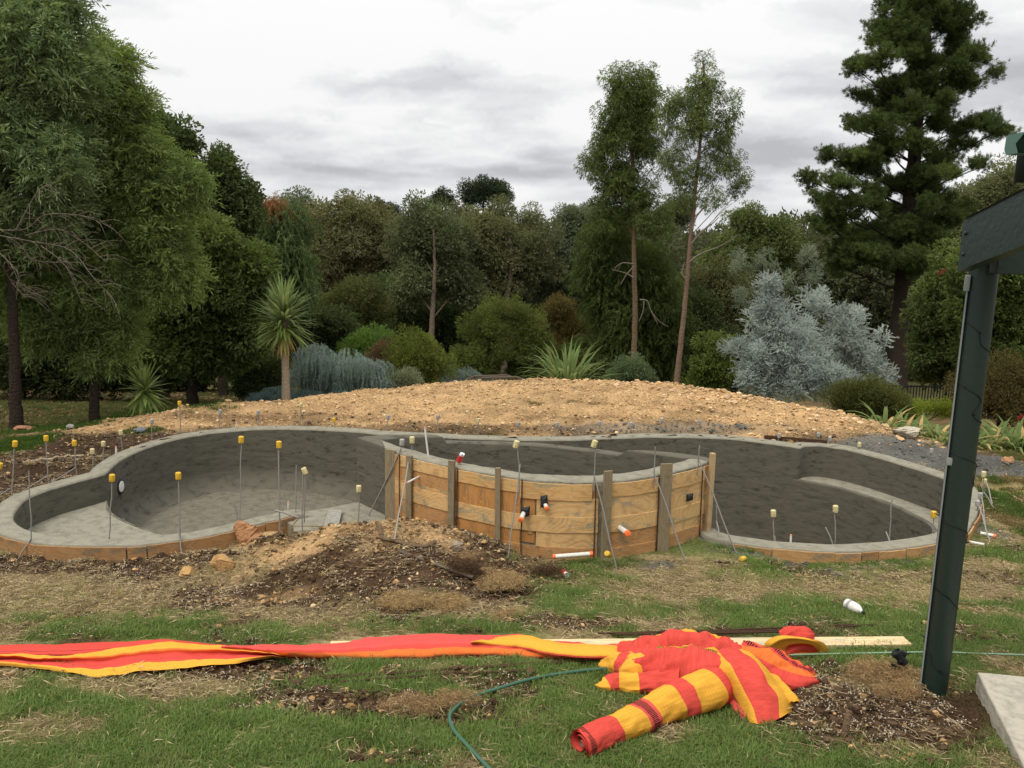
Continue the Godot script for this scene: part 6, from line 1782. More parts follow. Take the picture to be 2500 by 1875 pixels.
	var S := [
		["green_shrub", "rounded fine-leaved green shrub beside the weeping blue one", 24.0, [[1020, 860, 55, 50], [1000, 900, 55, 45], [1050, 890, 50, 50], [1025, 830, 30, 25]], "fine", 1300, 1.0, Color(0.085, 0.105, 0.025), Color(0.13, 0.15, 0.035)],
		["brown_shrub", "reddish-brown twiggy shrub behind the weeping blue one", 25.0, [[960, 880, 40, 36], [935, 870, 30, 28], [1040, 945, 50, 25]], "fine", 500, 0.9, Color(0.08, 0.05, 0.03), Color(0.11, 0.075, 0.045)],
		["sage_shrub", "small grey-green bush at the clay bank's edge", 21.0, [[985, 935, 32, 20], [965, 945, 25, 14], [1005, 945, 25, 14]], "fine", 420, 0.7, Color(0.14, 0.16, 0.1), Color(0.2, 0.21, 0.14)],
		["blue_grey_shrub", "low blue-grey shrub beyond the wooden handrail", 27.0, [[1110, 920, 70, 20], [1070, 930, 40, 20], [1160, 925, 50, 15]], "blue", 600, 0.8, Color(0.1, 0.13, 0.11), Color(0.14, 0.17, 0.14)],
		["domed_wattle", "large domed olive-green wattle below the broad gum", 30.0, [[1240, 770, 65, 35], [1200, 800, 80, 50], [1280, 810, 55, 50], [1230, 850, 95, 50], [1150, 860, 40, 45], [1300, 860, 40, 45], [1170, 900, 50, 30], [1290, 910, 60, 30]], "fine", 3000, 1.15, Color(0.07, 0.09, 0.025), Color(0.105, 0.12, 0.035)],
		["flat_wattle", "small flat-topped wattle behind the weeping blue shrub", 36.0, [[870, 715, 60, 22], [900, 735, 50, 22], [830, 740, 45, 20], [870, 770, 70, 25], [800, 750, 30, 16]], "fine", 1200, 1.3, Color(0.065, 0.075, 0.028), Color(0.09, 0.1, 0.035)],
		["bright_shrub", "bright green shrub in front of the tiled roof", 32.0, [[890, 838, 45, 20], [930, 845, 40, 22], [860, 850, 40, 18], [850, 872, 30, 14]], "fine", 560, 1.1, Color(0.075, 0.13, 0.03), Color(0.11, 0.17, 0.04)],
		["dark_shrub", "dark rounded shrub between yucca and flat-topped wattle", 33.0, [[810, 800, 60, 50], [780, 840, 70, 50], [840, 850, 60, 40], [740, 800, 50, 60]], "oak", 700, 1.2, Color(0.035, 0.05, 0.02), Color(0.055, 0.07, 0.028)],
		["dark_shrub", "dark leafy mass between the open gum's trunk and green shrub", 40.0, [[1000, 790, 80, 60], [1100, 800, 60, 70], [960, 750, 60, 50], [1130, 870, 40, 50], [1090, 870, 50, 40]], "far", 700, 1.0, Color(0.05, 0.065, 0.028), Color(0.075, 0.095, 0.04)],
		["bronze_shrub", "bronze-tinged shrub beside the flax clump", 33.0, [[1375, 760, 40, 36], [1400, 810, 45, 50], [1360, 860, 50, 50], [1420, 870, 45, 45]], "fine", 900, 1.2, Color(0.085, 0.07, 0.025), Color(0.11, 0.085, 0.03)],
		["dark_wattle", "drooping dark green wattle below the dense tall gum", 30.0, [[1480, 600, 60, 60], [1470, 680, 75, 80], [1500, 780, 80, 80], [1590, 660, 55, 70], [1610, 760, 60, 80], [1530, 860, 90, 60], [1440, 870, 60, 60], [1630, 860, 60, 70]], "hang", 2800, 1.1, Color(0.05, 0.07, 0.022), Color(0.08, 0.1, 0.03)],
		["spiky_shrub", "small feathery green shrub right behind the clay bank", 23.0, [[1540, 905, 28, 28], [1515, 925, 30, 18], [1565, 925, 30, 18]], "fine", 420, 0.8, Color(0.07, 0.1, 0.05), Color(0.1, 0.13, 0.07)],
		["lime_shrub", "yellow-green bushy shrub beside the slender gum trunk", 26.0, [[1740, 850, 36, 40], [1725, 890, 40, 36], [1760, 910, 36, 36], [1720, 935, 40, 20]], "oak", 520, 0.75, Color(0.085, 0.115, 0.03), Color(0.12, 0.15, 0.04)],
		["dark_shrub", "deep green shrub mass behind the slender gum trunk", 32.0, [[1690, 860, 50, 70], [1640, 920, 60, 40], [1780, 870, 60, 60], [1700, 790, 60, 50]], "oak", 800, 1.2, Color(0.035, 0.05, 0.018), Color(0.055, 0.07, 0.028)],
		["flowering_shrub", "low dark bush spotted yellow at the clay bank's far end", 17.6, [[2110, 960, 60, 30], [2060, 975, 50, 28], [2160, 975, 50, 32], [2100, 1000, 70, 22], [2190, 1000, 30, 22]], "fine", 1500, 0.7, Color(0.06, 0.07, 0.02), Color(0.085, 0.09, 0.03)],
		["garden_shrub", "tall leafy garden shrub behind the dark post", 21.0, [[2420, 660, 90, 60], [2470, 720, 80, 80], [2400, 760, 80, 70], [2440, 850, 100, 70], [2380, 870, 60, 60], [2520, 820, 70, 90], [2450, 600, 50, 40]], "oak", 2400, 1.0, Color(0.05, 0.07, 0.022), Color(0.08, 0.105, 0.03)],
		["mixed_shrub", "lighter green shrub between the pine trunk and dark post", 23.0, [[2310, 700, 50, 50], [2290, 780, 60, 60], [2330, 830, 50, 60], [2270, 860, 50, 50], [2300, 910, 60, 36], [2340, 640, 40, 30]], "oak", 1300, 0.9, Color(0.065, 0.085, 0.03), Color(0.1, 0.12, 0.04)],
		["bronze_hedge", "bronze-green bushes behind the strap-leaved plants", 18.0, [[2440, 930, 70, 40], [2500, 950, 60, 50], [2380, 950, 50, 36], [2450, 980, 80, 30]], "fine", 1200, 0.9, Color(0.075, 0.06, 0.025), Color(0.1, 0.08, 0.03)],
		["low_shrub", "low dark foliage by the wire fence beside the yucca's skirt", 22.0, [[640, 905, 55, 25], [620, 930, 60, 20], [600, 950, 36, 14], [670, 945, 30, 14]], "oak", 600, 0.7, Color(0.045, 0.07, 0.025), Color(0.08, 0.1, 0.035)],
	]
	i = 0
	for q in S:
		bush(q[0], q[1], "garden shrubs", q[2], q[3], q[4], q[5], q[6], q[7], q[8], 100 + i, {})
		i += 1
	# red blossoms on the shrub behind the post
	rng.seed = 5
	var bp := []; var bc := []
	for k in 60:
		var c: Array = [[2310, 660], [2325, 655], [2300, 665], [2420, 655], [2495, 1020], [2500, 1035]][k % 6]
		bp.append(Transform3D(Basis.from_euler(rv() * 3.0).scaled(Vector3.ONE * 0.35), at_depth(c[0] + rng.randfn() * 5, c[1] + rng.randfn() * 3, 22.0 if k % 6 < 4 else 16.0)))
		bc.append(Color(0.4, 0.06, 0.06) * rng.randf_range(0.6, 1.1))
	tag(multi("red_blossoms", ball_clump(3, 12, 0.1, 0.06, 0.05), M.tint_leaf, bp, bc), "small red blossoms on the shrubs around the dark post", "blossoms", "", "stuff")
	# far wood
	rng.seed = 321
	var wp := []; var wc := []
	for k in 900:
		var d := rng.randf_range(46.0, 92.0)
		var px := rng.randf_range(-300, 2900)
		var top := 610.0 + 36.0 * noise_a.get_noise_1d(px * 0.06) + 20.0 * noise_b.get_noise_1d(px * 0.1)
		if px < 500: top += 60
		var py := lerpf(top, 860.0, pow(rng.randf(), 1.3))
		var p := at_depth(px, py, d)
		if p.y < ground_y(p.x, p.z) - 0.5: p.y = ground_y(p.x, p.z) + rng.randf() * 3.0
		wp.append(Transform3D(Basis.from_euler(rv() * 3.0).scaled(Vector3.ONE * rng.randf_range(0.8, 1.5)), p))
		var f := 0.5 + 0.9 * noise_a.get_noise_2d(px * 0.08, d * 0.5)
		wc.append(Color(0.065, 0.078, 0.04).lerp(Color(0.12, 0.128, 0.07), clampf(f, 0, 1)) * rng.randf_range(0.8, 1.2))
	tag(multi("far_woodland", M.leafs.wood[0], M.tint_leaf, wp, wc), "dark mixed woodland filling the valley behind the garden trees", "woodland", "", "stuff")
	# bare twiggy boughs under the nearest ash
	var bb := thing("dead_boughs", "tangle of bare grey dead boughs under the grey-green ash", "branches", at_depth(30, 620, 14.6))
	rng.seed = 17
	for q in [[[40, 560], [90, 470], [120, 450]], [[-20, 560], [60, 560], [110, 525], [190, 525], [250, 545]], [[-30, 570], [80, 590], [170, 610], [230, 680], [270, 720]], [[-20, 600], [40, 660], [50, 700], [85, 718]], [[60, 575], [140, 560], [200, 590], [260, 640]], [[0, 640], [30, 690], [60, 725]], [[100, 600], [160, 650], [200, 740]], [[20, 580], [70, 630], [120, 640], [160, 640]]]:
		var mb := MB.new()
		var pts := []
		for e in q: pts.append(at_depth(e[0], e[1], 14.6 + rng.randf_range(-0.4, 0.3)))
		var line := curve(pts, 6)
		var rad := []
		for k in line.size(): rad.append(lerpf(0.01, 0.003, float(k) / line.size()))
		mb.tube(line, rad, 5)
		for k in range(2, line.size()):
			var e: Vector3 = line[k] + Vector3(rng.randf_range(0.0, 0.5), rng.randf_range(-0.4, 0.15), rng.randf_range(-0.3, 0.3))
			mb.tube(curve([line[k], line[k].lerp(e, 0.5) + Vector3(0, 0.06, 0), e], 3), [0.005, 0.0045, 0.004, 0.003, 0.003, 0.002, 0.0015], 4)
		wpart("bough", mb.mesh(), M.bark_twig, bb)
	# bare limbs of the tall gums
	for q in [["tall dense gum's broken pale side branch", 27.6, [[[1548, 680], [1530, 668], [1494, 658]], [[1548, 645], [1520, 642], [1500, 655]], [[1550, 648], [1530, 670], [1515, 695]]]], ["forked bare bough hanging below the dense tall gum", 27.6, [[[1562, 732], [1580, 735], [1590, 760], [1610, 785], [1632, 798]], [[1572, 735], [1570, 760], [1560, 785]], [[1590, 760], [1605, 790]]]], ["long bare limbs reaching from the slender gum", 24.8, [[[1683, 640], [1710, 620], [1760, 600], [1800, 575]], [[1688, 595], [1710, 570], [1740, 545], [1755, 530]], [[1690, 560], [1700, 530], [1722, 505]], [[1672, 680], [1665, 665], [1672, 640]]]]]:
		var tb := thing("bare_limb", q[0], "branch", at_depth(q[2][0][0][0], q[2][0][0][1], q[1]), "bare gum limbs")
		for s in q[2]:
			var pts := []
			for e in s: pts.append(at_depth(e[0], e[1], q[1]))
			var line := curve(pts, 6)
			var rad := []
			for k in line.size(): rad.append(lerpf(0.03, 0.008, float(k) / line.size()))
			var mb := MB.new()
			mb.tube(line, rad, 6)
			wpart("branch", mb.mesh(), M.bark_twig, tb)
	# yuccas, flax and strap-leaved plants
	var yt := on_level(698, 984, -0.3)
	yt = at_depth(698, 984, 18.6)
	yt.y = ground_y(yt.x, yt.z)
	sword_plant("yucca_tree", "tall yucca with a spiky green head and brown leaf skirt", yt, 260, 0.86, 0.034, [M.sword0, M.sword0, M.sword1], 81, at_depth(715, 775, 18.6).y - yt.y, {"cat": "yucca", "h0": -0.35, "h1": 0.12, "dead": 0.15, "pow": 0.85, "r": 0.06, "bend": 0.16, "group": "yuccas"})
	var ys := at_depth(355, 1008, 17.2)
	ys.y = ground_y(ys.x, ys.z)
	sword_plant("yucca_plant", "small ground-hugging yucca rosette by the wire fence", ys, 110, 0.58, 0.034, [M.sword2, M.sword1], 82, 0.0, {"cat": "yucca", "lo": -1.0, "hi": 1.45, "top": at_depth(358, 950, 17.2).y - ys.y, "h0": -0.12, "h1": 0.08, "r": 0.05, "bend": 0.1, "group": "yuccas"})
	var fx := at_depth(1385, 930, 20.5)
	fx.y = at_depth(1385, 935, 20.5).y
	sword_plant("flax_clump", "clump of arching green flax leaves behind the clay bank", fx, 130, 1.12, 0.032, [M.sword0, M.sword0, M.sword1], 83, 0.0, {"cat": "flax", "lo": 0.35, "hi": 1.5, "pow": 0.7, "h0": 0.0, "h1": 0.0, "r": 0.42, "bend": 0.5})
	i = 0
	for q in [[2160, 1040], [2200, 1052], [2245, 1050], [2290, 1062], [2330, 1070], [2270, 1035], [2215, 1030], [2390, 1075], [2430, 1090], [2475, 1085], [2410, 1050], [2460, 1050], [2505, 1070]]:
		var sp := at_depth(q[0], q[1], 15.2 - (0.6 if q[1] > 1055 else 0.0))
		sp.y = ground_y(sp.x, sp.z) - 0.03
		sword_plant("strap_leaf_plant", "strap-leaved green garden plant with yellowing leaves at the bed's edge", sp, 40, 0.68, 0.034, [M.sword0, M.sword0, M.sword0, M.sword1, M.dead_leaf], 200 + i, 0.0, {"lo": 0.25, "hi": 1.35, "pow": 0.8, "h0": 0, "h1": 0, "r": 0.1, "bend": 0.9, "group": "strap-leaved plants of the garden bed"})
		i += 1

# ---------------------------------------------------------------- fences, rail, house
func build_distance() -> void:
	var t := thing("wire_fence", "black-posted wire fence running under the left-hand trees", "fence", at_depth(42, 1025, 18.4))
	t.set_meta("label", "black-posted wire fence running under the ash trees")
	var posts := [[44, 1025, 18.4, 1.75], [172, 996, 22.5, 1.75], [266, 985, 26.0, 1.7], [460, 955, 30.0, 1.6], [503, 948, 32.0, 1.6], [541, 947, 34.0, 1.6], [572, 944, 36.0, 1.6]]
	var tops := []
	for q in posts:
		var p := at_depth(q[0], q[1], q[2])
		var g := minf(p.y, ground_y(p.x, p.z))
		var top: float = p.y + q[3]
		var mb := MB.new()
		mb.tube([Vector3(p.x, g - 0.2, p.z), Vector3(p.x, (g + top) * 0.5, p.z), Vector3(p.x, top, p.z)], [0.032], 8)
		wpart("fence_post", mb.mesh(), M.black, t)
		tops.append([p, q[3]])
	for h in [0.97, 0.5, 0.08]:
		for k in tops.size() - 1:
			var mb := MB.new()
			mb.tube([tops[k][0] + Vector3(0, tops[k][1] * h, 0), tops[k + 1][0] + Vector3(0, tops[k + 1][1] * h, 0)], [0.003], 4)
			wpart("wire", mb.mesh(), M.black, t)
	var f := thing("picket_fence", "black metal picket fence beyond the low lime hedge", "fence", at_depth(2250, 985, 22.0))
	for k in 34:
		var p := at_depth(2170 + k * 7.2, 985, 22.0)
		var top := at_depth(2170 + k * 7.2, 940, 22.0).y
		var mb := MB.new()
		mb.box(Transform3D(Basis.IDENTITY, Vector3(p.x, (top + p.y - 0.3) * 0.5, p.z)), Vector3(0.022, top - p.y + 0.3, 0.022), 0.003)
		wpart("picket", mb.mesh(), M.black, f)
	for py in [944, 978]:
		var a := at_depth(2165, py, 22.0); var b := at_depth(2415, py, 22.0)
		var mb := MB.new()
		mb.box(Transform3D(Basis.IDENTITY, (a + b) * 0.5 + Vector3(0, 0, 0.015)), Vector3(b.x - a.x, 0.035, 0.03), 0.003)
		wpart("rail", mb.mesh(), M.black, f)
	# clipped lime hedge
	bush("lime_hedge", "low clipped lime-green hedge before the picket fence", "garden shrubs", 18.8, [[2235, 998, 25, 12], [2275, 997, 25, 12], [2315, 997, 25, 12], [2200, 1003, 20, 10]], "fine", 620, 0.55, Color(0.16, 0.2, 0.03), Color(0.22, 0.26, 0.04), 140, {"cat": "hedge"})
	# timber handrail of the garden steps
	var h := thing("garden_handrail", "dark timber handrail of garden steps behind the clay bank", "handrail", at_depth(1200, 930, 24.0))
	for l in [[[1130, 932], [1159, 919], [1237, 917], [1262, 925]], [[1152, 936], [1180, 923], [1260, 921], [1290, 932]]]:
		var dd := 23.4 if l[0][0] > 1140 else 24.6
		for k in 3:
			var a := at_depth(l[k][0], l[k][1], dd); var b := at_depth(l[k + 1][0], l[k + 1][1], dd)
			var ax := (b - a).normalized()
			var mb := MB.new()
			mb.box(Transform3D(Basis(ax, Vector3(0, 0, 1).cross(ax), Vector3(0, 0, 1)), (a + b) * 0.5), Vector3((b - a).length() + 0.02, 0.055, 0.1), 0.005)
			wpart("rail", mb.mesh(), M.old_wood, h)
		for k in [0, 1, 2]:
			var a := at_depth(l[k][0], l[k][1], dd)
			var mb := MB.new()
			mb.box(Transform3D(Basis.IDENTITY, Vector3(a.x, a.y - 0.6, a.z)), Vector3(0.08, 1.15, 0.08), 0.005)
			wpart("rail_post", mb.mesh(), M.old_wood, h)
	# the house whose tiled roof shows between the shrubs
	var c := at_depth(905, 812, 54.0)
	var s := thing("distant_house", "brick house with terracotta tiled roof glimpsed between shrubs", "house", Vector3(c.x, ground_y(c.x, c.z), c.z))
	var gy := ground_y(c.x, c.z)
	var eave := c.y - 0.55
	var mb3 := MB.new()
	mb3.box(Transform3D(Basis.IDENTITY, Vector3(c.x, (gy + eave) * 0.5 - 0.2, c.z - 3)), Vector3(7.0, eave - gy + 0.4, 6.0), 0.02)
	wpart("wall", mb3.mesh(), M.brick, s)
	for row in 9:
		var y := eave + row * 0.17; var z := c.z + 0.3 - row * 0.34
		for k in 16:
			var tl := MB.new()
			var x := c.x - 3.9 + k * 0.5
			tl.tube([Vector3(x, y, z), Vector3(x, y + 0.19, z - 0.37)], [0.26, 0.24], 7)
			if k >= 5 and k <= 11: wpart("roof_tile", tl.mesh(), M.terracotta, s)
	mb3 = MB.new()
	mb3.quad(mb3.p(Vector3(c.x - 4, eave - 0.05, c.z + 0.35)), mb3.p(Vector3(c.x + 4, eave - 0.05, c.z + 0.35)), mb3.p(Vector3(c.x + 4, eave + 1.5, c.z - 2.9)), mb3.p(Vector3(c.x - 4, eave + 1.5, c.z - 2.9)))
	mb3.quad(mb3.p(Vector3(c.x - 4, eave + 1.5, c.z - 2.9)), mb3.p(Vector3(c.x + 4, eave + 1.5, c.z - 2.9)), mb3.p(Vector3(c.x + 4, eave - 0.05, c.z - 6.3)), mb3.p(Vector3(c.x - 4, eave - 0.05, c.z - 6.3)))
	wpart("roof", mb3.mesh(), M.terracotta, s)

# ---------------------------------------------------------------- materials
func ply_tex(sd: int, freq: float, contour: float) -> ImageTexture:
	var n := FastNoiseLite.new()
	n.seed = sd; n.frequency = 0.004
	n.fractal_octaves = 2
	var fine := FastNoiseLite.new()
	fine.seed = sd + 1; fine.frequency = 0.02
	var im := Image.create(512, 512, false, Image.FORMAT_RGB8)
	for y in 512:
		for x in 512:
			var g := n.get_noise_2d(x * 0.8, y * 2.6 * freq) * contour
			var k := absf(fposmod(g, 1.0) - 0.5) * 2.0
			k = pow(k, 2.2)
			var f := fine.get_noise_2d(x * 1.0, y * 14.0 * freq) * 0.5 + fine.get_noise_2d(x * 0.3 + 90.0, y * 0.8) * 0.6
			var v := clampf(1.0 - 0.2 * k + 0.3 * f + 0.16 * fine.get_noise_2d(x * 0.12 + 300.0, y * 0.2), 0.35, 1.25)
			var sp := smooth(0.3, 0.42, fine.get_noise_2d(x * 0.35 + 700.0, y * 0.5)) * 0.6 + smooth(0.33, 0.4, fine.get_noise_2d(x * 2.5, y * 2.5 + 500.0)) * 0.5
			if sp > 0.0:      # dried cement splashes
				im.set_pixel(x, y, Color(minf(v * lerpf(1.0, 0.5, sp), 1.0), minf(v * lerpf(1.0, 0.72, sp), 1.0), minf(v * (1.0 + sp * 0.2), 1.0)).linear_to_srgb())
				continue
			im.set_pixel(x, y, Color(minf(v, 1.0), minf(v * (1.0 - 0.09 * k), 1.0), minf(v * (1.0 - 0.18 * k), 1.0)).linear_to_srgb())
	return ImageTexture.create_from_image(im)
func wood(c: Color, tex: Texture2D, scale: Vector3, turn := false) -> StandardMaterial3D:
	var m := mat(c, 0.85, 0.25)
	m.albedo_texture = tex
	m.uv1_scale = scale
	return m
func build_materials() -> void:
	M.grit_tex = noise_tex(0.03, 0.55, 1.15, 512, FastNoiseLite.TYPE_SIMPLEX_SMOOTH, 3, 6)
	M.bump_tex = noise_tex(0.02, 0.0, 1.0, 512, FastNoiseLite.TYPE_SIMPLEX_SMOOTH, 4, 6)
	var fine_tex := noise_tex(0.05, 0.2, 1.6, 1024, FastNoiseLite.TYPE_SIMPLEX_SMOOTH, 8, 5)
	var g := mat(Color(1, 1, 1), 1.0, 0.12)
	g.vertex_color_use_as_albedo = true
	triplanar(g, fine_tex, 1.3, M.bump_tex, 4.0)
	M.ground = g
	var l := mat(Color(1, 1, 1), 0.75, 0.25)
	l.vertex_color_use_as_albedo = true
	l.backlight_enabled = true
	l.backlight = lin(0.8, 0.85, 0.45)
	M.tint_leaf = l
	var l2: StandardMaterial3D = l.duplicate()
	l2.backlight = lin(0.8, 0.82, 0.8)
	M.tint_silver = l2
	var f := mat(Color(1, 1, 1), 1.0, 0.1)
	f.vertex_color_use_as_albedo = true
	M.tint_flat = f
	var conc := noise_tex(0.006, 0.66, 1.22, 1024, FastNoiseLite.TYPE_SIMPLEX_SMOOTH, 12, 8)
	M.concrete = triplanar(mat(Color(0.235, 0.221, 0.172), 0.95, 0.2), conc, 0.8, M.bump_tex, 1.6)
	# darker damp concrete with pits left by the trowel
	var pits := noise_tex(0.009, 0.1, 1.05, 1024, FastNoiseLite.TYPE_SIMPLEX_SMOOTH, 15, 8, 0.2)
	var pg := Gradient.new()
	pg.offsets = PackedFloat32Array([0.0, 0.25, 0.33, 0.55, 1.0])
	pg.colors = PackedColorArray([lin(0.35, 0.35, 0.35), lin(0.55, 0.55, 0.55), lin(0.87, 0.87, 0.87), lin(0.96, 0.96, 0.96), lin(1.14, 1.14, 1.12)])
	pits.color_ramp = pg
	var wc := triplanar(mat(Color(0.106, 0.098, 0.074), 0.9, 0.3), pits, 0.55, M.bump_tex, 0.7)
	wc.uv1_scale = Vector3(0.4, 0.9, 0.4)
	M.wet_concrete = wc
	M.floor_concrete = triplanar(mat(Color(0.152, 0.14, 0.107), 0.95, 0.2), conc, 0.7, M.bump_tex, 2.5)
	M.slab = triplanar(mat(Color(0.46, 0.42, 0.34), 0.95, 0.2), conc, 1.4, M.bump_tex, 0.8)
	var p0 := ply_tex(21, 0.35, 5.0)
	var p1 := ply_tex(27, 1.0, 2.5)
	M.ply = [wood(Color(0.56, 0.365, 0.165), p0, Vector3(0.7, 0.9, 1)), wood(Color(0.54, 0.335, 0.142), p1, Vector3(0.6, 1.0, 1)), wood(Color(0.44, 0.22, 0.075), p0, Vector3(4.5, 0.5, 1)), wood(Color(0.42, 0.235, 0.1), p1, Vector3(1.3, 1.1, 1))]
	M.edge_ply = [wood(Color(0.33, 0.19, 0.085), p1, Vector3(0.8, 1.1, 1)), wood(Color(0.42, 0.25, 0.11), p1, Vector3(0.8, 1.1, 1))]
	M.post = [wood(Color(0.23, 0.185, 0.115), p1, Vector3(0.5, 0.4, 1)), wood(Color(0.4, 0.29, 0.16), p1, Vector3(0.5, 0.4, 1))]
	for q in M.post:      # grain along the post: turned by a tall, narrow repeat
		q.uv1_scale = Vector3(6.0, 0.25, 1)
	M.pine = wood(Color(0.64, 0.49, 0.28), p1, Vector3(0.5, 2.0, 1))
	M.old_wood = wood(Color(0.11, 0.085, 0.06), p1, Vector3(0.6, 3.0, 1))
	M.grey_wood = triplanar(mat(Color(0.28, 0.27, 0.23)), conc, 2.0, M.bump_tex, 0.8)
	M.steel = triplanar(mat(Color(0.27, 0.255, 0.23), 0.75, 0.35), M.grit_tex, 6.0)
	M.rust = triplanar(mat(Color(0.07, 0.04, 0.025), 0.9, 0.2), M.grit_tex, 4.0)
	M.cap = [mat(Color(0.75, 0.46, 0.035), 0.45, 0.4), mat(Color(0.66, 0.58, 0.3), 0.55, 0.4), mat(Color(0.38, 0.37, 0.34), 0.8, 0.3)]
	for q in M.cap: triplanar(q, noise_tex(0.02, 0.45, 1.15, 256, FastNoiseLite.TYPE_SIMPLEX_SMOOTH, 33, 4), 9.0)
	M.cap_dark = mat(Color(0.35, 0.2, 0.02), 0.6)
	M.pvc = triplanar(mat(Color(0.7, 0.68, 0.62), 0.5, 0.4), M.grit_tex, 5.0)
	M.plug = [mat(Color(0.62, 0.25, 0.19), 0.6, 0.3), mat(Color(0.8, 0.16, 0.04), 0.5, 0.4)]
	M.black = mat(Color(0.012, 0.013, 0.014), 0.55, 0.35)
	M.black_green = mat(Color(0.014, 0.018, 0.016), 0.6)
	M.membrane = triplanar(mat(Color(0.028, 0.029, 0.03), 0.6, 0.35), M.grit_tex, 3.0, M.bump_tex, 1.5)
	M.soil = triplanar(mat(Color(0.07, 0.045, 0.027), 1.0, 0.1), M.grit_tex, 3.0, M.bump_tex, 3.0)
	M.alu = mat(Color(0.75, 0.75, 0.74), 0.3, 0.5)
	M.alu.metallic = 0.8
	M.hose = triplanar(mat(Color(0.05, 0.13, 0.085), 0.55, 0.35), M.grit_tex, 5.0)
	M.hose_pale = mat(Color(0.2, 0.32, 0.22), 0.55)
	M.dry_sod = triplanar(mat(Color(0.2, 0.14, 0.075), 1.0, 0.1), M.grit_tex, 3.0, M.bump_tex, 3.0)
	M.green_paint = triplanar(mat(Color(0.014, 0.027, 0.021), 0.42, 0.45), noise_tex(0.03, 0.75, 1.2, 512, FastNoiseLite.TYPE_SIMPLEX_SMOOTH, 44, 5), 1.5, M.bump_tex, 0.15)
	M.grey_paint = mat(Color(0.24, 0.25, 0.24), 0.6)
	var bark := noise_tex(0.03, 0.5, 1.3, 512, FastNoiseLite.TYPE_SIMPLEX_SMOOTH, 55, 5)
	M.bark_dark = triplanar(mat(Color(0.045, 0.034, 0.026), 0.95, 0.15), bark, 1.5, M.bump_tex, 4.0)
	M.bark_grey = triplanar(mat(Color(0.19, 0.145, 0.11), 0.95, 0.15), bark, 1.0, M.bump_tex, 3.0)
	M.bark_pale = triplanar(mat(Color(0.34, 0.27, 0.19), 0.95, 0.15), bark, 1.5, M.bump_tex, 2.0)
	M.bark_twig = triplanar(mat(Color(0.17, 0.14, 0.11), 0.95, 0.15), bark, 1.5)
	M.bark_root = triplanar(mat(Color(0.17, 0.115, 0.07), 0.95, 0.15), bark, 3.0, M.bump_tex, 2.0)
	M.bark_tan = triplanar(mat(Color(0.17, 0.118, 0.075), 0.95, 0.15), bark, 1.0, M.bump_tex, 3.0)
	M.bark_pink = triplanar(mat(Color(0.19, 0.128, 0.09), 0.95, 0.15), bark, 1.0, M.bump_tex, 2.0)
	M.brick = triplanar(mat(Color(0.3, 0.17, 0.12)), M.grit_tex, 1.0)
	M.terracotta = triplanar(mat(Color(0.5, 0.22, 0.13), 0.9), M.grit_tex, 1.0)
	for q in [["sword0", Color(0.066, 0.108, 0.028)], ["sword1", Color(0.105, 0.155, 0.045)], ["sword2", Color(0.18, 0.24, 0.06)], ["dead_leaf", Color(0.38, 0.26, 0.11)]]:
		var m := mat(q[1], 0.6, 0.25)
		m.backlight_enabled = true
		m.backlight = lin(0.25, 0.28, 0.1)
		M[q[0]] = m
	M.straw = straw_mesh(9, 0.09, 0.0016, 0.9, 51)
func build_sky() -> void:
	var n := FastNoiseLite.new()
	n.seed = 6; n.frequency = 0.9; n.fractal_octaves = 6; n.fractal_gain = 0.55
	n.domain_warp_enabled = true
	n.domain_warp_amplitude = 0.55
	n.domain_warp_frequency = 0.6
	var big := FastNoiseLite.new()
	big.seed = 23; big.frequency = 0.36; big.fractal_octaves = 3
	var W := 3072; var H := 1536
	var px := PackedFloat32Array()
	px.resize(W * H * 3)
	px.fill(0.3)
	var at := 0
	for y in H / 2 + 20:
		var el := PI * (0.5 - (y + 0.5) / H)
		var low := smooth(0.0, 0.09, el)
		var flat := cos(el) / (maxf(sin(el), 0.0) + 0.17)
		var lift := 1.0 + 1.35 * smooth(0.1, 1.35, el)   # an overcast sky is brightest overhead
		for x in W:
			var az := TAU * ((x + 0.5) / W - 0.5)
			var qx := sin(az) * flat
			var qy := -cos(az) * flat
			var v := 0.545 + low * (0.24 * big.get_noise_2d(qx, qy * 1.5 + 7.0) + 0.3 * n.get_noise_2d(qx, qy * 1.45))
			v = clampf(v, 0.35, 0.635)
			var grey := clampf((0.62 - v) * 1.3, 0.0, 0.3)
			v *= lift
			px[at] = v * (1.0 - grey * 0.1); px[at + 1] = v * (1.0 - grey * 0.03); px[at + 2] = v * (1.0 + grey * 0.14)
			at += 3
	var im := Image.create_from_data(W, H, false, Image.FORMAT_RGBF, px.to_byte_array())
	var sm := PanoramaSkyMaterial.new()
	sm.panorama = ImageTexture.create_from_image(im)
	var sky := Sky.new()
	sky.sky_material = sm
	var e := Environment.new()
	e.background_mode = Environment.BG_SKY
	e.sky = sky
	e.tonemap_mode = Environment.TONE_MAPPER_LINEAR
	e.tonemap_exposure = 1.48
	e.sdfgi_enabled = true
	e.ssao_enabled = true
	e.ssil_enabled = true
	var we := WorldEnvironment.new()
	we.name = "daylight"
	we.environment = e
	add_child(we)
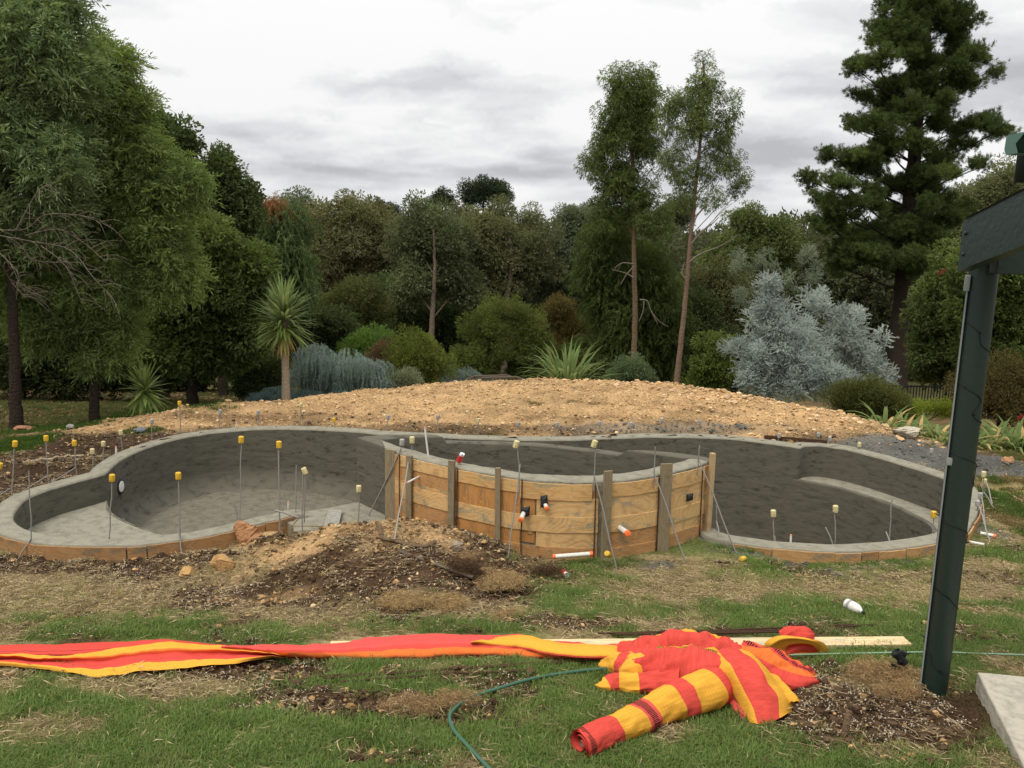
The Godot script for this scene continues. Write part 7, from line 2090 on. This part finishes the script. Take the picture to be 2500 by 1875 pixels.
func _ready() -> void:
	var cam := Camera3D.new()
	cam.name = "camera"
	cam.fov = rad_to_deg(2.0 * atan(937.5 / F))
	cam.near = 0.05
	cam.far = 900.0
	cam.transform = Transform3D(lens, EYE)
	cam.current = true
	add_child(cam)
	build_sky()
	var sun := DirectionalLight3D.new()
	sun.name = "sun"
	sun.light_energy = 0.5
	sun.light_color = Color(1.0, 0.965, 0.9)
	sun.light_angular_distance = 28.0
	sun.shadow_enabled = true
	sun.basis = Basis.looking_at(Vector3(0.28, -0.85, -0.45))
	add_child(sun)
	noise_a.seed = 1; noise_a.frequency = 0.35; noise_a.fractal_octaves = 4
	noise_b.seed = 2; noise_b.frequency = 0.4; noise_b.fractal_octaves = 4
	noise_c.seed = 3; noise_c.frequency = 0.5; noise_c.fractal_octaves = 3
	build_materials()
	outline()
	for b in [
		[860, 1400, 410, 115, 0, 1.0], [800, 1312, 240, 38, 2, 0.85], [640, 1368, 150, 26, 2, 0.75], [700, 1440, 130, 22, 2, 0.35], [950, 1400, 230, 45, 0, 0.9], [1000, 1480, 260, 26, 1, 0.6],
		[230, 1435, 420, 55, 1, 0.85], [260, 1376, 320, 26, 0, 0.95], [330, 1405, 150, 25, 0, 0.6], [480, 1430, 140, 30, 0, 0.5], [60, 1372, 120, 12, 3, 0.7], [100, 1540, 160, 18, 0, 0.45],
		[130, 1130, 300, 70, 0, 0.85], [40, 1085, 70, 22, 5, 0.85], [110, 1048, 75, 12, 5, 0.8], [150, 1015, 300, 22, 4, 0.9], [350, 1050, 50, 7, 5, 0.6], [480, 985, 160, 12, 5, 0.5], [420, 968, 200, 8, 4, 0.8], [60, 1000, 150, 10, 0, 0.5], [100, 960, 400, 14, 4, 0.9], [300, 945, 400, 14, 4, 0.9], [500, 940, 200, 8, 5, 0.6],
		[680, 1025, 300, 14, 0, 0.45], [1050, 1045, 420, 12, 0, 0.6], [1650, 1045, 330, 16, 3, 0.55], [1950, 1060, 120, 12, 0, 0.4], [2190, 1095, 160, 32, 3, 0.95], [2430, 1140, 170, 26, 3, 0.9], [2460, 1100, 90, 16, 4, 0.6],
		[2440, 1195, 90, 16, 2, 0.5], [2420, 1300, 50, 30, 3, 0.7], [2430, 1410, 110, 25, 0, 0.6], [2460, 1250, 80, 20, 5, 0.6],
		[1900, 1356, 140, 14, 3, 0.7], [2150, 1368, 120, 12, 3, 0.5], [2110, 1402, 90, 20, 3, 0.6], [1600, 1380, 85, 14, 3, 0.75], [1300, 1352, 120, 8, 3, 0.6], [1330, 1410, 90, 20, 0, 0.5], [1190, 1375, 80, 20, 0, 0.7],
		[1780, 1430, 350, 30, 1, 0.35], [2250, 1430, 200, 36, 1, 0.5], [1480, 1375, 130, 16, 5, 0.7], [1300, 1480, 120, 20, 5, 0.5], [1750, 1500, 300, 24, 5, 0.5],
		[2160, 1770, 290, 125, 0, 1.0], [2210, 1668, 140, 22, 1, 0.8], [2390, 1720, 80, 60, 0, 0.9], [1400, 1525, 200, 16, 0, 0.95], [620, 1640, 220, 28, 0, 1.0], [900, 1725, 260, 34, 0, 1.0], [400, 1690, 180, 26, 1, 0.8], [230, 1675, 90, 18, 1, 0.7], [1130, 1745, 150, 28, 0, 0.9], [1180, 1660, 140, 20, 0, 0.9], [1230, 1775, 80, 20, 0, 0.55], [440, 1855, 110, 22, 0, 0.9], [960, 1862, 140, 24, 0, 0.9], [1240, 1700, 90, 22, 0, 0.9], [560, 1790, 70, 16, 0, 0.7], [120, 1790, 130, 40, 1, 0.6], [700, 1790, 300, 30, 5, 0.7], [350, 1830, 250, 40, 5, 0.5], [1500, 1700, 150, 50, 5, 0.8], [1800, 1830, 150, 50, 5, 0.7], [1250, 1840, 200, 30, 5, 0.7], [2200, 1600, 250, 30, 5, 0.8],
		[700, 1440, 330, 60, 0, 0.95], [1000, 1430, 260, 60, 0, 0.95], [880, 1312, 280, 26, 2, 0.6], [680, 1372, 160, 20, 2, 0.42], [1120, 1480, 170, 22, 1, 0.6], [650, 1465, 140, 16, 2, 0.35], [300, 1378, 360, 34, 0, 0.95],
		[700, 1012, 150, 8, 0, 0.4], [1150, 1005, 200, 6, 0, 0.3], [1500, 1022, 240, 9, 0, 0.4], [1300, 985, 160, 5, 1, 0.4], [1750, 1010, 120, 7, 0, 0.3],
		[1800, 1000, 900, 40, 2, 0.1]]:
		add_blob(b[0], b[1], b[2], b[3], b[4], b[5])
	build_ground()
	build_pool()
	build_spa()
	build_formwork()
	build_verandah()
	build_distance_and_plants()
	build_stakes()
	build_pipes()
	build_barrier()
	build_lawn_things()
	strew()
func build_distance_and_plants() -> void:
	build_plants()
	build_distance()
